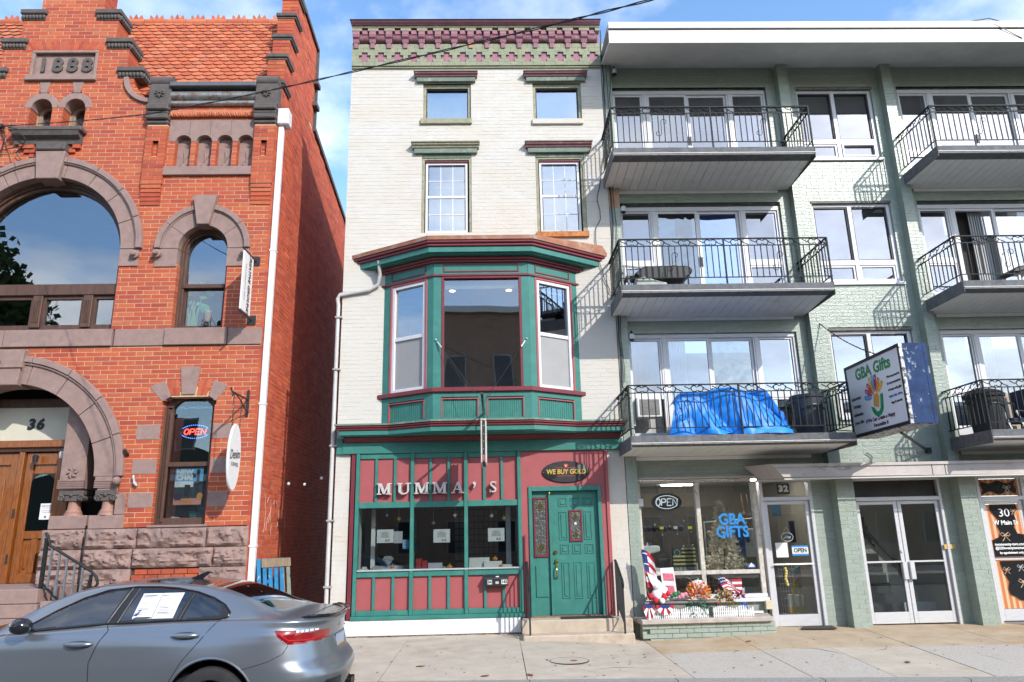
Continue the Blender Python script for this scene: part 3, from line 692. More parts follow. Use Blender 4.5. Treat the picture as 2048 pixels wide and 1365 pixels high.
for x in (-6.27,-5.86,-5.45,-5.04):
    nb = BOX('niche', m_brown, red, x-.01, x+.32, .13, .2, 8.77, 9.52)
    cv = MB()
    for (px_, pz_, rr, s_) in ((x+.20,9.33,.075,1),(x+.09,8.87,.045,-1),(x+.22,8.87,.05,1)):
        cv.tube([(px_+rr*(1-.75*k/14)*math.cos(k*.8*s_), .125, pz_+rr*(1-.75*k/14)*math.sin(k*.8*s_)) for k in range(15)], .010, 5)
    cv.tube([(x+.26,.125,9.3),(x+.22,.12,9.1),(x+.12,.125,8.95)], [.008,.014,.006], 5); cv.tube([(x+.12,.125,9.2),(x+.16,.12,9.08),(x+.15,.125,8.95)], [.006,.02,.006], 5)
    cv.build('carved_scroll', m_brown, nb, smooth=True)
# rusticated base
def rock(x0, x1, z0, z1, yf, parent, seed, depth=.3, name='base_stone', fx=False):
    rnd = random.Random(seed); nx = max(4, int((x1-x0)/.026)); nz_ = max(4, int((z1-z0)/.026)); vs = []
    from mathutils import noise
    for j in range(nz_+1):
        for i in range(nx+1):
            u = i/nx; v = j/nz_; e = min(u, 1-u)*(x1-x0); g_ = min(v, 1-v)*(z1-z0)
            m = min(1, e/.05)*min(1, g_/.05); x = x0+(x1-x0)*u; z = z0+(z1-z0)*v
            h = m*(.045 + .085*noise.noise(Vector((x*4+seed, z*7, seed))) + .07*abs(noise.noise(Vector((x*9+z*4, z*15, seed)))) + .012*noise.noise(Vector((x*30, z*38, seed))))
            vs.append((x, yf-h, z))
    b = len(vs); vs += [(x0,yf+depth,z0),(x1,yf+depth,z0),(x1,yf+depth,z1),(x0,yf+depth,z1)]
    fs = [(j*(nx+1)+i, j*(nx+1)+i+1, (j+1)*(nx+1)+i+1, (j+1)*(nx+1)+i) for j in range(nz_) for i in range(nx)]
    rim0 = list(range(nx+1)); fs.append(tuple(rim0[::-1]+[b, b+1]))
    rim1 = [nz_*(nx+1)+i for i in range(nx+1)]; fs.append(tuple(rim1+[b+2, b+3]))
    lf = [j*(nx+1) for j in range(nz_+1)]; fs.append(tuple(lf+[b+3, b])); rt = [j*(nx+1)+nx for j in range(nz_+1)]; fs.append(tuple(rt[::-1]+[b+1, b+2]))
    MB().add(vs, fs).build(name, m_rock, parent, smooth=28)
bs = BOX('base_course', m_joint, red, -7.1, -4.31, .03, .4, -.25, 1.86)
for (z0, z1, xs) in ((1.525,1.855,(-7.07,-6.19,-5.0,-4.275)),(1.195,1.515,(-7.07,-6.24,-4.86,-4.275)),(.87,1.185,(-7.07,-6.23)),(.87,1.185,(-5.08,-4.275)),(.4,.86,(-7.07,-6.2,-5.1,-4.275)),(-.2,.39,(-7.07,-6.0,-4.9,-4.275))):
    for k, (a, b) in enumerate(zip(xs, xs[1:])): rock(a+.006, b-.006, z0, z1, -.01, bs, int(a*10)+int(z0*7), depth=.035)
for r in range(2):
    for k in range(5): BOX('brick', m_redbrick, bs, -6.22+k*.225+.008+r*.05, -6.22+(k+1)*.225-.008+r*.05, -.005, .06, 1.0+r*.09, 1.08+r*.09)
for (a, b, z0, z1) in ((-6.965,-6.61,2.455,2.75),(-6.63,-6.45,2.1,2.445),(-7.05,-6.45,1.862,2.09)): BOX('jamb_stone', m_brown, red, a, b, -.012, .35, z0, z1, bev=.006)
# door arch
voussoirs(red, DA, 1.70, 2.10, 9, -.03, .5); voussoirs(red, DA, 2.102, 2.22, 9, -.09, .05, name='hood_stone')
jamb_line(red, arc(DA, 2.075, 0, 90, -.045, 24), .022)
MB().prism([(-9.05,4.40),(-8.56,4.40),(-8.50,5.06),(-9.1,5.06)], -.15, .3, 'y').build('keystone', m_brown, red, bev=.012)
BOX('keystone_cap', m_brown, red, -9.12, -8.48, -.18, -.152, 4.72, 4.78)
MB().ball((-6.60,-.1,2.67), .075, 12).build('rosette', m_brown, red, smooth=True)
m_granite = M('pink_granite', (.36,.20,.155), rough=.5, var=.3, scale=60)
def column(x, y, zb, zt, capw):
    c_ = MB().lathe([(.15,0),(.15,.04),(.135,.045),(.14,.07),(.125,.078),(.125,.09),(.108,.105),(.102,zt-zb-.12),(.112,zt-zb-.10)], (x,y,zb), 'z', 20).build('column', m_granite, red, smooth=45)
    k = MB(); k.box(x-capw/2, x+capw/2, y-.15, y+.15, zt-.015, zt+.06)
    for s_ in (-1, 1):
        k.tube([(x+s_*(capw/2-.045)+.06*(1-k_/12)*math.cos(k_*.75), y-.155, zt-.075+.06*(1-k_/12)*math.sin(k_*.75)) for k_ in range(13)], .018, 5)
        k.lathe([(0,-.15),(.055,-.15),(.055,.15),(0,.15)], (x+s_*(capw/2-.045), y, zt-.075), 'y', 12)
    k.box(x-.12, x+.12, y-.13, y+.13, zt-.12, zt-.015)
    k.build('capital', m_dark, c_, smooth=40)
    fl = MB(); fl.ball((x,y-.15,zt-.02),.03,8); fl.build('carved_flower', m_dark, c_)
column(-6.80, .12, 2.09, 2.46, .36); column(-7.56, .42, 2.1, 2.48, .44)
BOX('arch_pier', m_brown, red, -7.02, -6.62, -.022, .3, 2.555, 2.76, bev=.006)
for k in range(5): BOX('reed', m_brown, red, -7.02, -6.64, -.034, .0, 2.56+k*.028, 2.575+k*.028)
ip = BOX('inner_pier', m_brown, red, -7.80, -7.36, .26, .75, 2.56, 5.2, bev=.008)
for k in range(5): BOX('reed', m_brown, ip, -7.82, -7.35, .245, .3, 2.58+k*.032, 2.598+k*.032)
fl = MB()
for k in range(6):
    a = k*math.pi/3; fl.tube([(-7.58,.25,2.86),(-7.58+.07*math.cos(a),.24,2.86+.07*math.sin(a)),(-7.58+.11*math.cos(a+.3),.25,2.86+.11*math.sin(a+.3))], [.012,.028,.008], 5)
fl.build('carved_flower', m_brown, ip, smooth=True)
for (a, b, z0, z1) in ((-7.86,-7.2,1.87,2.1),): BOX('pier_base', m_brown, red, a, b, .2, .72, z0, z1, bev=.01)
for (z0, z1) in ((1.525,1.86),(1.195,1.515),(.87,1.185)): rock(-7.95, -7.2, z0, z1, .22, bs, int(z0*31), depth=.3)
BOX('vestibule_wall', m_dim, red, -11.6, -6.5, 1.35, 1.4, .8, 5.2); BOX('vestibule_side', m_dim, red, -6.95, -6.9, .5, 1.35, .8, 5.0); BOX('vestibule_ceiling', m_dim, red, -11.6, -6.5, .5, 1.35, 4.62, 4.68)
# doors of no. 36
dr = MB(); dr.box(-11,-7.9,.72,.86,3.30,3.46); dr.box(-11,-7.86,.60,.86,3.37,3.50); dr.box(-8.02,-7.86,.7,.86,.95,3.3); dr.box(-8.86,-8.76,.7,.86,.95,3.3)
df = dr.build('door_frame', m_oak, red, bev=.008)
m_cpanel = M('cream_panel', (.56,.54,.44), rough=.35, var=.06, scale=3)
tp = BOX('transom_panel', m_cpanel, red, -11, -7.98, .74, .80, 3.50, 4.14)
text('numerals', '36', .27, m_black, tp, (-8.66, .735, 3.81), ex=.004, sp=1.25, shear=.15, off=.016)
BOX('transom_frame', m_wood, tp, -11, -7.92, .70, .85, 4.14, 4.3)
def oak_door(x0, x1, lab=None):
    d = BOX('door', m_oak, red, x0, x1, .80, .85, .95, 3.28, label=lab)
    w = x1-x0; st = .14
    for (a, b, z0, z1) in ((x0,x0+st,.95,3.28),(x1-st,x1,.95,3.28),(x0+st,x1-st,3.06,3.28),(x0+st,x1-st,1.72,1.86),(x0+st,x1-st,.95,1.12),((x0+x1)/2-.06,(x0+x1)/2+.06,1.12,1.72)): BOX('rail', m_oak, d, a+.001, b-.001, .755, .80, z0+.001, z1-.001, bev=.008)
    for (a, b) in ((x0+st,(x0+x1)/2-.06),((x0+x1)/2+.06,x1-st)): BOX('panel', m_oak, d, a+.05, b-.05, .77, .80, 1.19, 1.65, bev=.015)
    return d
d = oak_door(-8.74, -8.04)
zc_ = 2.66; cxd = -8.39
MB().prism([(cxd-.23,1.87),(cxd+.23,1.87)]+[(cxd+.23*math.cos(R_(a)),zc_+.23*math.sin(R_(a))) for a in range(0,181,12)], .775, .79, 'y').build('pane', GLASS('door_glass', (.3,.32,.34), .08, .004), d)
MB().prism([(cxd-.21,1.88),(cxd+.21,1.88),(cxd+.21,2.9),(cxd-.21,2.9)], .794, .799, 'y').build('door_blind', m_black_flat, d)
BOX('notice', m_white, d, -8.37, -8.14, .766, .772, 2.06, 2.35)
pm_ = M('print_grey', (.10,.10,.11), rough=.8)
for k, (w_, z_) in enumerate(((.19,2.31),(.15,2.27),(.17,2.22),(.13,2.19))): BOX('print_line', pm_, d, -8.255-w_/2, -8.255+w_/2, .7645, .7655, z_-(.012 if k == 0 else .005), z_)
BOX('print_block', pm_, d, -8.28, -8.245, .7645, .7655, 2.09, 2.125)
MB().ball((-8.07,.72,1.95),.035,10).build('handle', M('brass', (.55,.36,.10), rough=.3, metal=1), d, smooth=True)
d2 = oak_door(-9.62, -8.88)
MB().box(-9.4,-9.1,.78,.8,1.95,2.9).build('panel', m_oak, d2, bev=.015)
for z in (1.3, 2.1): MB().lathe([(0,0),(.018,0),(.018,.16),(0,.16)], (-8.80,.69,z), n=8).build('hinge', m_black, df)
for (x, z) in ((-8.5,3.2),(-8.02,3.26)): MB().lathe([(0,0),(.04,.0),(.055,.1),(.03,.13),(0,.13)], (x,.62,z-.1), n=10).build('spot_lamp', m_white if x > -8.3 else m_black, red)
# downspout
ds_ = MB(); ds_.box(-4.262,-4.155,.03,.135,.1,9.72)
dsp = ds_.build('downspout', m_white, red, bev=.01)
BOX('rain_head', m_white, dsp, -4.28, -4.05, -.04, .22, 9.72, 10.08, bev=.02)
for z in (1.5, 4.0, 7.0): BOX('strap', m_white, dsp, -4.268, -4.147, .02, .145, z, z+.035)
BOX('inner_floor', m_dim, red, -11.4, -4.7, .45, 8, 5.05, 5.1); BOX('rear_wall', m_sidebrick, red, -11.4, -4.7, 8.6, 8.9, -.2, 10.2)

# ================================================================== WHITE BRICK BUILDING
wht = thing('white_brick_building', 'narrow white painted brick building with green bay window and jewelry shopfront', 'building', (-.23, 0, 0))
m_wbrick = M('white_painted_brick', (.55,.528,.485), rough=.72, var=.05, scale=6, bump=.2, bscale=45, stain=[((.52,.44,.335),.9,.40,.28,.6,(1,1,1.6)),((.58,.55,.50),5,.55,.2,.35,(.5,1,3)),((.40,.36,.30),22,.70,.05,.5,(1,1,.6))])
m_green = M('teal_green_paint', (.032,.172,.142), rough=.45, var=.13, scale=5, bump=.05, bscale=30, stain=[((.075,.23,.19),4,.54,.18,.6),((.022,.085,.07),9,.64,.08,.55),((.16,.26,.22),26,.70,.05,.5)])
m_maroon = M('maroon_paint', (.33,.078,.082), rough=.5, var=.07, scale=4, stain=[((.40,.13,.125),3,.55,.2,.45),((.20,.045,.05),8,.64,.1,.45)])
m_trim = M('dark_maroon_trim', (.16,.022,.030), rough=.42, var=.12, scale=8, stain=[((.25,.08,.08),14,.66,.08,.6)])
m_olive = M('faded_green_paint', (.255,.265,.175), rough=.75, var=.16, scale=7, bump=.4, bscale=60, stain=[((.18,.26,.195),1.6,.52,.2,.6),((.36,.32,.22),5,.55,.12,.7),((.10,.09,.06),16,.68,.08,.6)])
m_mauve = M('mauve_paint', (.30,.135,.17), rough=.7, var=.16, scale=9, bump=.25, bscale=60, stain=[((.38,.24,.26),6,.56,.15,.5),((.14,.06,.075),12,.62,.1,.6)])
m_mauved = M('dark_mauve_paint', (.19,.075,.095), rough=.6, var=.2, scale=9, bump=.25, bscale=60, stain=[((.33,.22,.22),7,.55,.12,.7),((.08,.04,.05),10,.6,.1,.6)])
m_peel = M('peeling_frame_paint', (.29,.285,.20), rough=.85, var=.3, scale=14, bump=.5, bscale=50, stretch=(3,3,.7), stain=[((.42,.36,.22),7,.52,.1,.8),((.07,.06,.04),14,.62,.08,.8),((.06,.17,.12),3,.55,.15,.7)])
m_oldgreen = M('old_green_paint', (.145,.195,.155), rough=.7, var=.2, scale=8, bump=.3, bscale=40, stain=[((.30,.31,.24),7,.54,.1,.75),((.06,.07,.05),11,.60,.08,.7)])
m_curt = M('sheer_curtain', (.60,.63,.62), rough=.95, var=.12, scale=3, stretch=(14,1,.4))
m_greyroom = M('grey_room', (.17,.18,.19), rough=.95, var=.25, scale=1.5)
m_gold = M('gold_paint', (.72,.46,.12), rough=.3, metal=.8)
WX0, WX1 = -2.82, 2.355
BAYX = (-2.03, -1.05, .68, 1.63)
wh_holes = [H_rect(-1.34,-.36,9.81,10.68), H_rect(.915,1.915,9.80,10.68), H_rect(-1.35,-.36,7.32,9.02), H_rect(.925,1.91,7.31,9.02),
            H_rect(-1.95,1.55,3.5,6.9), H_rect(-2.56,2.03,.25,3.12)]
brickwork(wht, -.02, 11.05, .079, .25, lambda z: [(WX0, WX1)], wh_holes, lambda u,d,z: (u,d,z), m_wbrick, m_wbrick, joint=.006, rec=.0025, n_ind=300, jamb=.16, body=.25, seed=21, rough=.0016, jv=1, skip_vis=lambda c: -2.0 < c.x < 1.6 and 3.0 < c.z < 7.0)
MB().prism([(.25,-.2),(.25,11.75),(9,9.3),(9,-.2)], WX0+.002, WX0+.2, 'x').build('party_wall', m_wbrick, wht)
MB().prism([(.25,-.2),(.25,11.75),(9,9.3),(9,-.2)], WX1-.2, WX1-.01, 'x').build('party_wall', m_wbrick, wht)
MB().prism([(.0,11.93),(9,9.45),(9,9.3),(.0,11.78)], WX0+.0, WX1-.0, 'x').build('roof', m_black_flat, wht)
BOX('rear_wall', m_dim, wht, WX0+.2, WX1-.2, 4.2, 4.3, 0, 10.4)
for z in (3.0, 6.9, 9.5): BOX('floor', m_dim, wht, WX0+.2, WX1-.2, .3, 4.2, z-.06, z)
# brick cornice with recessed crosses and brackets
fb = BOX('cornice', m_mauve, wht, WX0+.002, WX1-.002, -.015, .25, 11.05, 11.92)
PIT = .3396; CX = [-2.555+PIT*k for k in range(15)]
gm = MB()
for (z0, z1, w) in ((11.04,11.128,0),(11.13,11.198,.06),(11.2,11.288,.12),(11.29,11.358,.06),(11.36,11.56,0)):
    if w == 0:
        n = 22
        for i in range(n): gm.box(WX0+(WX1-WX0)*i/n+.002, WX0+(WX1-WX0)*(i+1)/n-.002, -.06+random.uniform(-.002,.002), -.0145, z0, (z0+z1)/2-.003 if z1-z0 > .1 else z1)
        if z1-z0 > .1:
            for i in range(n+1): gm.box(max(WX0,WX0+(WX1-WX0)*(i-.5)/n+.002), min(WX1,WX0+(WX1-WX0)*(i+.5)/n-.002), -.06+random.uniform(-.002,.002), -.0145, (z0+z1)/2, z1-.004)
    else:
        e = [WX0]+[q for c in CX for q in (c-w, c+w)]+[WX1]
        for a, b in zip(e[::2], e[1::2]): gm.box(a, b-.002, -.06, -.0145, z0, z1)
gm.build('frieze_brickwork', m_olive, fb, kind='stuff')
for c in CX:
    cm = MB(); cm.box(c-.06,c+.06,-.028,-.0148,11.13,11.36); cm.box(c-.119,c-.061,-.027,-.0148,11.2,11.288); cm.box(c+.061,c+.119,-.027,-.0148,11.2,11.288)
    cm.build('cross', m_mauve, fb)
    MB().lathe([(.0,-.10),(.085,-.10),(.085,.10),(0,.10)], (c,-.05,11.665), 'x', 14).build('half_round', m_mauved, fb, smooth=50)
    BOX('dentil', m_mauve, fb, c-.058, c+.058, -.10, -.0145, 11.77, 11.86)
    BOX('dentil', m_mauve, fb, c-.10, c+.10, -.085, -.0146, 11.755, 11.769)
    gmx = 0
BK = [CX[0]-PIT/2-.008+PIT*k for k in range(16)]
for i, c in enumerate(BK):
    a, b = max(c-.066, WX0-.01), min(c+.066, WX1+.008)
    if b-a < .08: continue
    br = MB().prism([(-.0145,11.555),(-.10,11.555),(-.115,11.60),(-.125,11.63),(-.165,11.66),(-.185,11.72),(-.155,11.76),(-.17,11.82),(-.0145,11.82)], a, b, 'x').build('bracket', m_mauve, fb, bev=.006)
    MB().prism([(-.061,11.445),(-.085,11.445),(-.10,11.55),(-.061,11.55)], c-.042, c+.042, 'x').build('drop', m_mauve if i != 7 else M('bare_wood', (.55,.27,.14), rough=.8), br)
e = [WX0]+[q for c in CX for q in (c-.062, c+.062)]+[WX1]
for a, b in zip(e[::2], e[1::2]): BOX('lintel_brick', m_olive, fb, a, b, -.13, -.0143, 11.825, 11.895)
BOX('lintel_course', m_olive, fb, WX0, WX1, -.14, .1, 11.898, 11.94)
cr_ = MB().prism([(.1,11.942),(-.17,11.942),(-.18,11.955),(-.22,11.97),(-.24,12.0),(.1,12.0)], WX0-.01, WX1+.01, 'x').build('crown_moulding', m_mauve, fb)
MB().prism([(.2,12.002),(-.26,12.002),(-.26,12.012),(.2,12.02)], WX0-.03, WX1+.02, 'x').build('flashing', m_black, fb)
BOX('frieze_base', m_olive, fb, WX0, WX1, -.035, .0, 11.0, 11.035)
# top floor windows (single panes)
def hood(x0, x1, z0, z1, cm, parent):
    b = BOX('hood_board', m_oldgreen, parent, x0+.06, x1-.05, -.07, .0, z0, z0+(z1-z0)*.48, bev=.004)
    h = z1-z0; zs = z0+h*.48+.002
    MB().prism([(0,zs),(-.09,zs),(-.10,zs+h*.14),(-.13,zs+h*.22),(-.14,zs+h*.40),(0,zs+h*.40)], x0+.02, x1-.015, 'x').build('hood_crown', cm, parent)
    BOX('hood_cap', m_peel, parent, x0, x1, -.16, .0, zs+h*.40+.001, z1)
for (x0, x1, z0, z1, s0, s1, sm) in ((-1.34,-.36,9.82,10.67,-1.39,-.34,m_peel),(.915,1.915,9.80,10.67,.885,1.935,m_wbrick)):
    w = MB(); t = .06
    for (a,b,c,d) in ((x0,x0+t,z0,z1),(x1-t,x1,z0,z1),(x0+t,x1-t,z1-.11,z1),(x0+t,x1-t,z0,z0+.03)): w.box(a,b,.04,.16,c,d)
    w = w.build('window', m_peel, wht)
    i_ = MB()
    for (a,b,c,d) in ((x0+t,x0+t+.02,z0+.03,z1-.11),(x1-t-.02,x1-t,z0+.03,z1-.11),(x0+t,x1-t,z1-.135,z1-.111)): i_.box(a,b,.07,.15,c,d)
    i_.build('sash', m_black, w)
    BOX('pane', GLASS('milky_glass', (.72,.80,.80), .34, .006, .8), w, x0+t+.02, x1-t-.02, .12, .124, z0+.03, z1-.135)
    BOX('blind', m_curt, w, x0+t, x1-t, .2, .21, z0, z1)
    BOX('sill', sm, w, s0, s1, -.05, .1, z0-.125, z0-.003, bev=.012)
    hood(x0-.19, x1+.145, 10.66, 10.865, m_mauved, w)
# third floor double-hung windows with muntins
for (x0, x1, z0, z1, sx0, sx1) in ((-1.35,-.36,7.33,9.02,-1.275,-.44),(.925,1.91,7.31,9.02,1.0,1.80)):
    w = MB()
    for (a,b,c,d,y) in ((x0,sx0-.02,z0,z1,.01),(sx1+.03,x1,z0,z1,.01),(sx0-.02,sx1+.03,8.9,z1,.01)): w.box(a,b,y,.18,c,d)
    w = w.build('window', m_peel, wht, bev=.004)
    BOX('head', m_trim, w, sx0-.02, sx1+.03, .03, .09, 8.865, 8.899)
    BOX('head_shadow_board', m_oldgreen, w, x0+.01, x1-.01, -.005, .05, 8.945, 9.018)
    f = MB(); zm = 8.12
    for (a,b,c,d,y) in ((sx0,sx0+.045,z0+.01,8.87,.06),(sx1-.045,sx1,z0+.01,8.87,.06),(sx0+.045,sx1-.045,8.82,8.87,.06),(sx0+.045,sx1-.045,z0+.01,z0+.06,.06),(sx0+.045,sx1-.045,zm-.025,zm+.025,.075)): f.box(a,b,y,.15,c,d)
    f.build('sash_frame', m_vinyl, w)
    for (za, zb, yy) in ((zm+.025,8.82,.11),(z0+.06,zm-.025,.09)):
        gx0, gx1 = sx0+.055, sx1-.055
        for i in range(3):
            for j in range(2):
                a = gx0+(gx1-gx0)*i/3; b = gx0+(gx1-gx0)*(i+1)/3; c = za+(zb-za)*j/2; d = za+(zb-za)*(j+1)/2
                BOX('pane', GLASS('hung_glass', (.66,.74,.78), .30, .010, 1.2), w, a+.006, b-.006, yy, yy+.004, c+.006, d-.006)
        for i in (1, 2): BOX('muntin', m_vinyl, w, gx0+(gx1-gx0)*i/3-.008, gx0+(gx1-gx0)*i/3+.008, yy-.006, yy+.008, za, zb)
        BOX('muntin', m_vinyl, w, gx0, gx1, yy-.0065, yy+.0085, (za+zb)/2-.008, (za+zb)/2+.008)
    BOX('curtain', m_curt, w, x0+.1, x1-.1, .45, .46, 8.5, 8.9); BOX('blind', m_greyroom, w, x0, x1, .8, .81, z0, 9.1)
    hood(x0-.21, x1+.17, 9.02, 9.24, m_mauved if x0 > 0 else m_peel, w)
    if x0 > 0: BOX('sill', M('rusty_sill', (.42,.16,.05), rough=.8, var=.5, scale=12, stain=[((.55,.45,.3),8,.6,.1,.7)]), w, x0-.02, x1+.02, -.06, .1, z0-.11, z0-.002)
# ---------------------------------------------------------------- bay window
PL = [(BAYX[0],0),(BAYX[1],-.6),(BAYX[2],-.6),(BAYX[3],0)]
def offs(d, base=PL):
    # offset the three-sided plan outwards by d
    n = len(base); out = []
    segs = []
    for a, b in zip(base, base[1:]):
        dx_, dy_ = b[0]-a[0], b[1]-a[1]; L = math.hypot(dx_, dy_); segs.append(((a[0]+dy_/L*d, a[1]-dx_/L*d), (dx_/L, dy_/L)))
    out.append((segs[0][0][0]-segs[0][1][0]*((segs[0][0][1]-base[0][1])/segs[0][1][1] if abs(segs[0][1][1]) > .01 else 0), base[0][1]) if abs(segs[0][1][1]) > .01 else (base[0][0]-d, base[0][1]-d))
    for (p, u), (q, v) in zip(segs, segs[1:]):
        den = u[0]*v[1]-u[1]*v[0]
        t = ((q[0]-p[0])*v[1]-(q[1]-p[1])*v[0])/den if abs(den) > 1e-6 else 0
        out.append((p[0]+u[0]*t, p[1]+u[1]*t) if abs(den) > 1e-6 else q)
    p, u = segs[-1]
    out.append((p[0]+u[0]*((base[-1][1]-p[1])/u[1]), base[-1][1]) if abs(u[1]) > .01 else (base[-1][0]+d, base[-1][1]-d))
    return out
def slab_(name, mat, parent, d, z0, z1, back=.1, base=PL, **k):
    P = offs(d, base); return MB().prism(P+[(P[-1][0],back),(P[0][0],back)], z0, z1, 'z').build(name, mat, parent, **k)
bay = slab_('bay_window', m_green, wht, -.06, 3.5, 3.56, .24)
def facet(i):
    a, b = Vector((*PL[i],0)), Vector((*PL[i+1],0)); u = (b-a).normalized(); n = Vector((u.y,-u.x,0)); L = (b-a).length
    return (lambda x, d, z: (a.x+u.x*x+n.x*d, a.y+u.y*x+n.y*d, z)), L
def fbox(name, mat, parent, fm, u0, u1, d0, d1, z0, z1, **k):
    m_ = MB().box(u0,u1,d0,d1,z0,z1); m_.v = [fm(*p) for p in m_.v]; return m_.build(name, mat, parent, **k)
slab_('bay_sill_plate', m_green, bay, .015, 3.50, 3.56, .1)
slab_('bay_roof_soffit', m_green, bay, .0, 6.44, 6.62, .1)
slab_('sill', m_trim, bay, .05, 4.05, 4.13, .1, bev=.01)
slab_('maroon_line', m_trim, bay, .03, 6.205, 6.24, .1)
slab_('bed_moulding', m_trim, bay, .09, 6.50, 6.56, .1, bev=.012); slab_('bed_moulding', m_trim, bay, .055, 6.46, 6.499, .1, bev=.01)
slab_('fascia', m_green, bay, .25, 6.58, 6.685, .1, bev=.006); slab_('soffit', m_green, bay, .20, 6.561, 6.579, .1)
slab_('crown_moulding', m_trim, bay, .285, 6.687, 6.735, .1, bev=.012); slab_('crown_moulding', m_trim, bay, .32, 6.737, 6.79, .1, bev=.015)
m_copper = M('rusty_roof_metal', (.28,.115,.06), rough=.6, var=.25, scale=5, stain=[((.38,.30,.24),4,.52,.15,.6),((.16,.06,.035),7,.6,.1,.6)])
Po = offs(.335); Pi = offs(-.35)
rb = MB().add([(x,y,6.792) for x,y in Po]+[(x,y,6.868) for x,y in Po]+[(Po[0][0]+.05,.02,7.02),(Po[1][0]+.10,.02,7.06),(Po[2][0]-.10,.02,7.06),(Po[3][0]-.05,.02,7.02)],
   [(0,1,5,4),(1,2,6,5),(2,3,7,6),(4,5,9,8),(5,6,10,9),(6,7,11,10),(3,2,1,0)]).build('bay_roof', m_copper, bay)
for i, (u0, u1) in enumerate(((.20,.965),(.19,1.55),(.185,.955))):
    fm, L = facet(i)
    zt, zb = 6.16, 4.13
    # green posts, rails
    for (a, b) in ((.0, u0-.045), (u1+.045, L)):
        fbox('post', m_green, bay, fm, a+.002, b, -.14, .0, 4.13, 6.21); fbox('lower_post', m_green, bay, fm, a+.002, b, -.14, -.001, 3.56, 4.05)
    fbox('head_rail', m_green, bay, fm, .004, L-.004, -.14, -.002, 6.24, 6.47)
    fbox('apron_rail', m_green, bay, fm, .004, L-.004, -.141, -.003, 3.56, 3.60); fbox('apron_rail', m_green, bay, fm, .004, L-.004, -.141, -.0025, 3.965, 4.05)
    # maroon bead round the window and frieze panel
    for (a,b,c,d) in ((u0-.045,u0,zb,zt+.045),(u1,u1+.045,zb,zt+.045),(u0,u1,zt,zt+.045)): fbox('bead', m_trim if i == 1 else m_maroon, bay, fm, a,b,-.10,.012,c,d, bev=.006)
    p0, p1 = (u0-.03, u1+.0) if i != 1 else (u0-.01, u1+.01)
    for (a,b,c,d) in ((p0,p1,6.43,6.45),(p0,p1,6.285,6.305),(p0,p0+.02,6.305,6.43),(p1-.02,p1,6.305,6.43)): fbox('bead', m_trim, bay, fm, a,b,-.01,.012,c,d)
    # lower panels with beadboard
    pans = [(u0-.04, u1)] if i != 1 else [(.15,.80),(.95,1.60)]
    for (a, b) in pans:
        for (q,r,c,d) in ((a,a+.02,3.60,3.945),(b-.02,b,3.60,3.945),(a+.02,b-.02,3.925,3.945)): fbox('panel_bead', m_maroon, bay, fm, q,r,-.05,.006,c,d)
        n = 16
        bb = MB()
        for k in range(n):
            s_, e_ = a+.02+(b-a-.04)*k/n, a+.02+(b-a-.04)*(k+1)/n
            bb.box(s_+.003, e_-.003, -.06, -.03, 3.60, 3.925)
        bb.box(a+.02,b-.02,-.08,-.055,3.6,3.925); bb.v = [fm(*p) for p in bb.v]; bb.build('beadboard', m_green, bay, kind='stuff')
        ee = [0]+[q for pq in pans for q in pq]+[L]
    ee = [0.004]+[q for pq in pans for q in pq]+[L-.004]
    for a, b in zip(ee[::2], ee[1::2]):
        if b-a > .02: fbox('apron_stile', m_green, bay, fm, a, b, -.139, -.0035, 3.60, 3.965)
    if i == 1:
        fbox('pane', GLASS('picture_glass', (.70,.72,.72), .14, .012, .7), bay, fm, u0, u1, -.06, -.055, zb, zt)
    else:
        for (a,b,c,d,y) in ((u0,u0+.06,zb,zt,-.005),(u1-.06,u1,zb,zt,-.005),(u0+.06,u1-.06,zt-.06,zt,-.005),(u0+.06,u1-.06,zb,zb+.06,-.005),(u0+.06,u1-.06,5.10,5.17,-.02)): fbox('sash', m_vinyl, bay, fm, a,b,-.09,y,c,d, bev=.005)
        fbox('pane', GLASS('bay_glass', (.72,.75,.76), .26, .010, .9), bay, fm, u0+.06, u1-.06, -.06, -.055, 5.17, zt-.06)
        fbox('insect_screen', M('screen_grey', (.30,.30,.30), rough=.7, var=.06, scale=3), bay, fm, u0+.06, u1-.06, -.05, -.047, zb+.06, 5.10)
        for k in range(12 if i == 0 else 3): fbox('blind_slat', m_white, bay, fm, u0+.05, u1-.05, -.16, -.13, zt-.10-.035*k, zt-.075-.035*k)
fm, L = facet(1)
for k in range(5): fbox('blind_slat', m_white, bay, fm, .2, 1.54, -.15, -.12, 6.0+.03*k, 6.022+.03*k)
fbox('room_ceiling', M('room_ceiling_paint', (.30,.28,.25), rough=.9), bay, fm, -.8, 2.5, -3.0, -.70, 6.3, 6.35); fbox('room_ceiling', M('room_ceiling_paint', (.30,.28,.25), rough=.9), bay, fm, .06, 1.67, -.699, -.15, 6.3, 6.35)
for u in (.28, 1.40): 
    p = fm(u, -1.1, 6.292); MB().lathe([(0,0),(.06,0),(.06,.006),(0,.006)], p, n=16).build('downlight', EMIT('warm_lamp', (1,.72,.36), 5), bay)
fbox('inner_rear', M('tan_room', (.50,.44,.37), rough=.9, var=.2, scale=1.5), bay, fm, -.8, 2.5, -3.2, -3.1, 3.5, 6.4)
fbox('inner_floor', m_dim, bay, fm, -.8, 2.5, -3.0, -.70, 3.9, 4.0); fbox('inner_floor', m_dim, bay, fm, .06, 1.67, -.699, -.15, 3.9, 4.0)
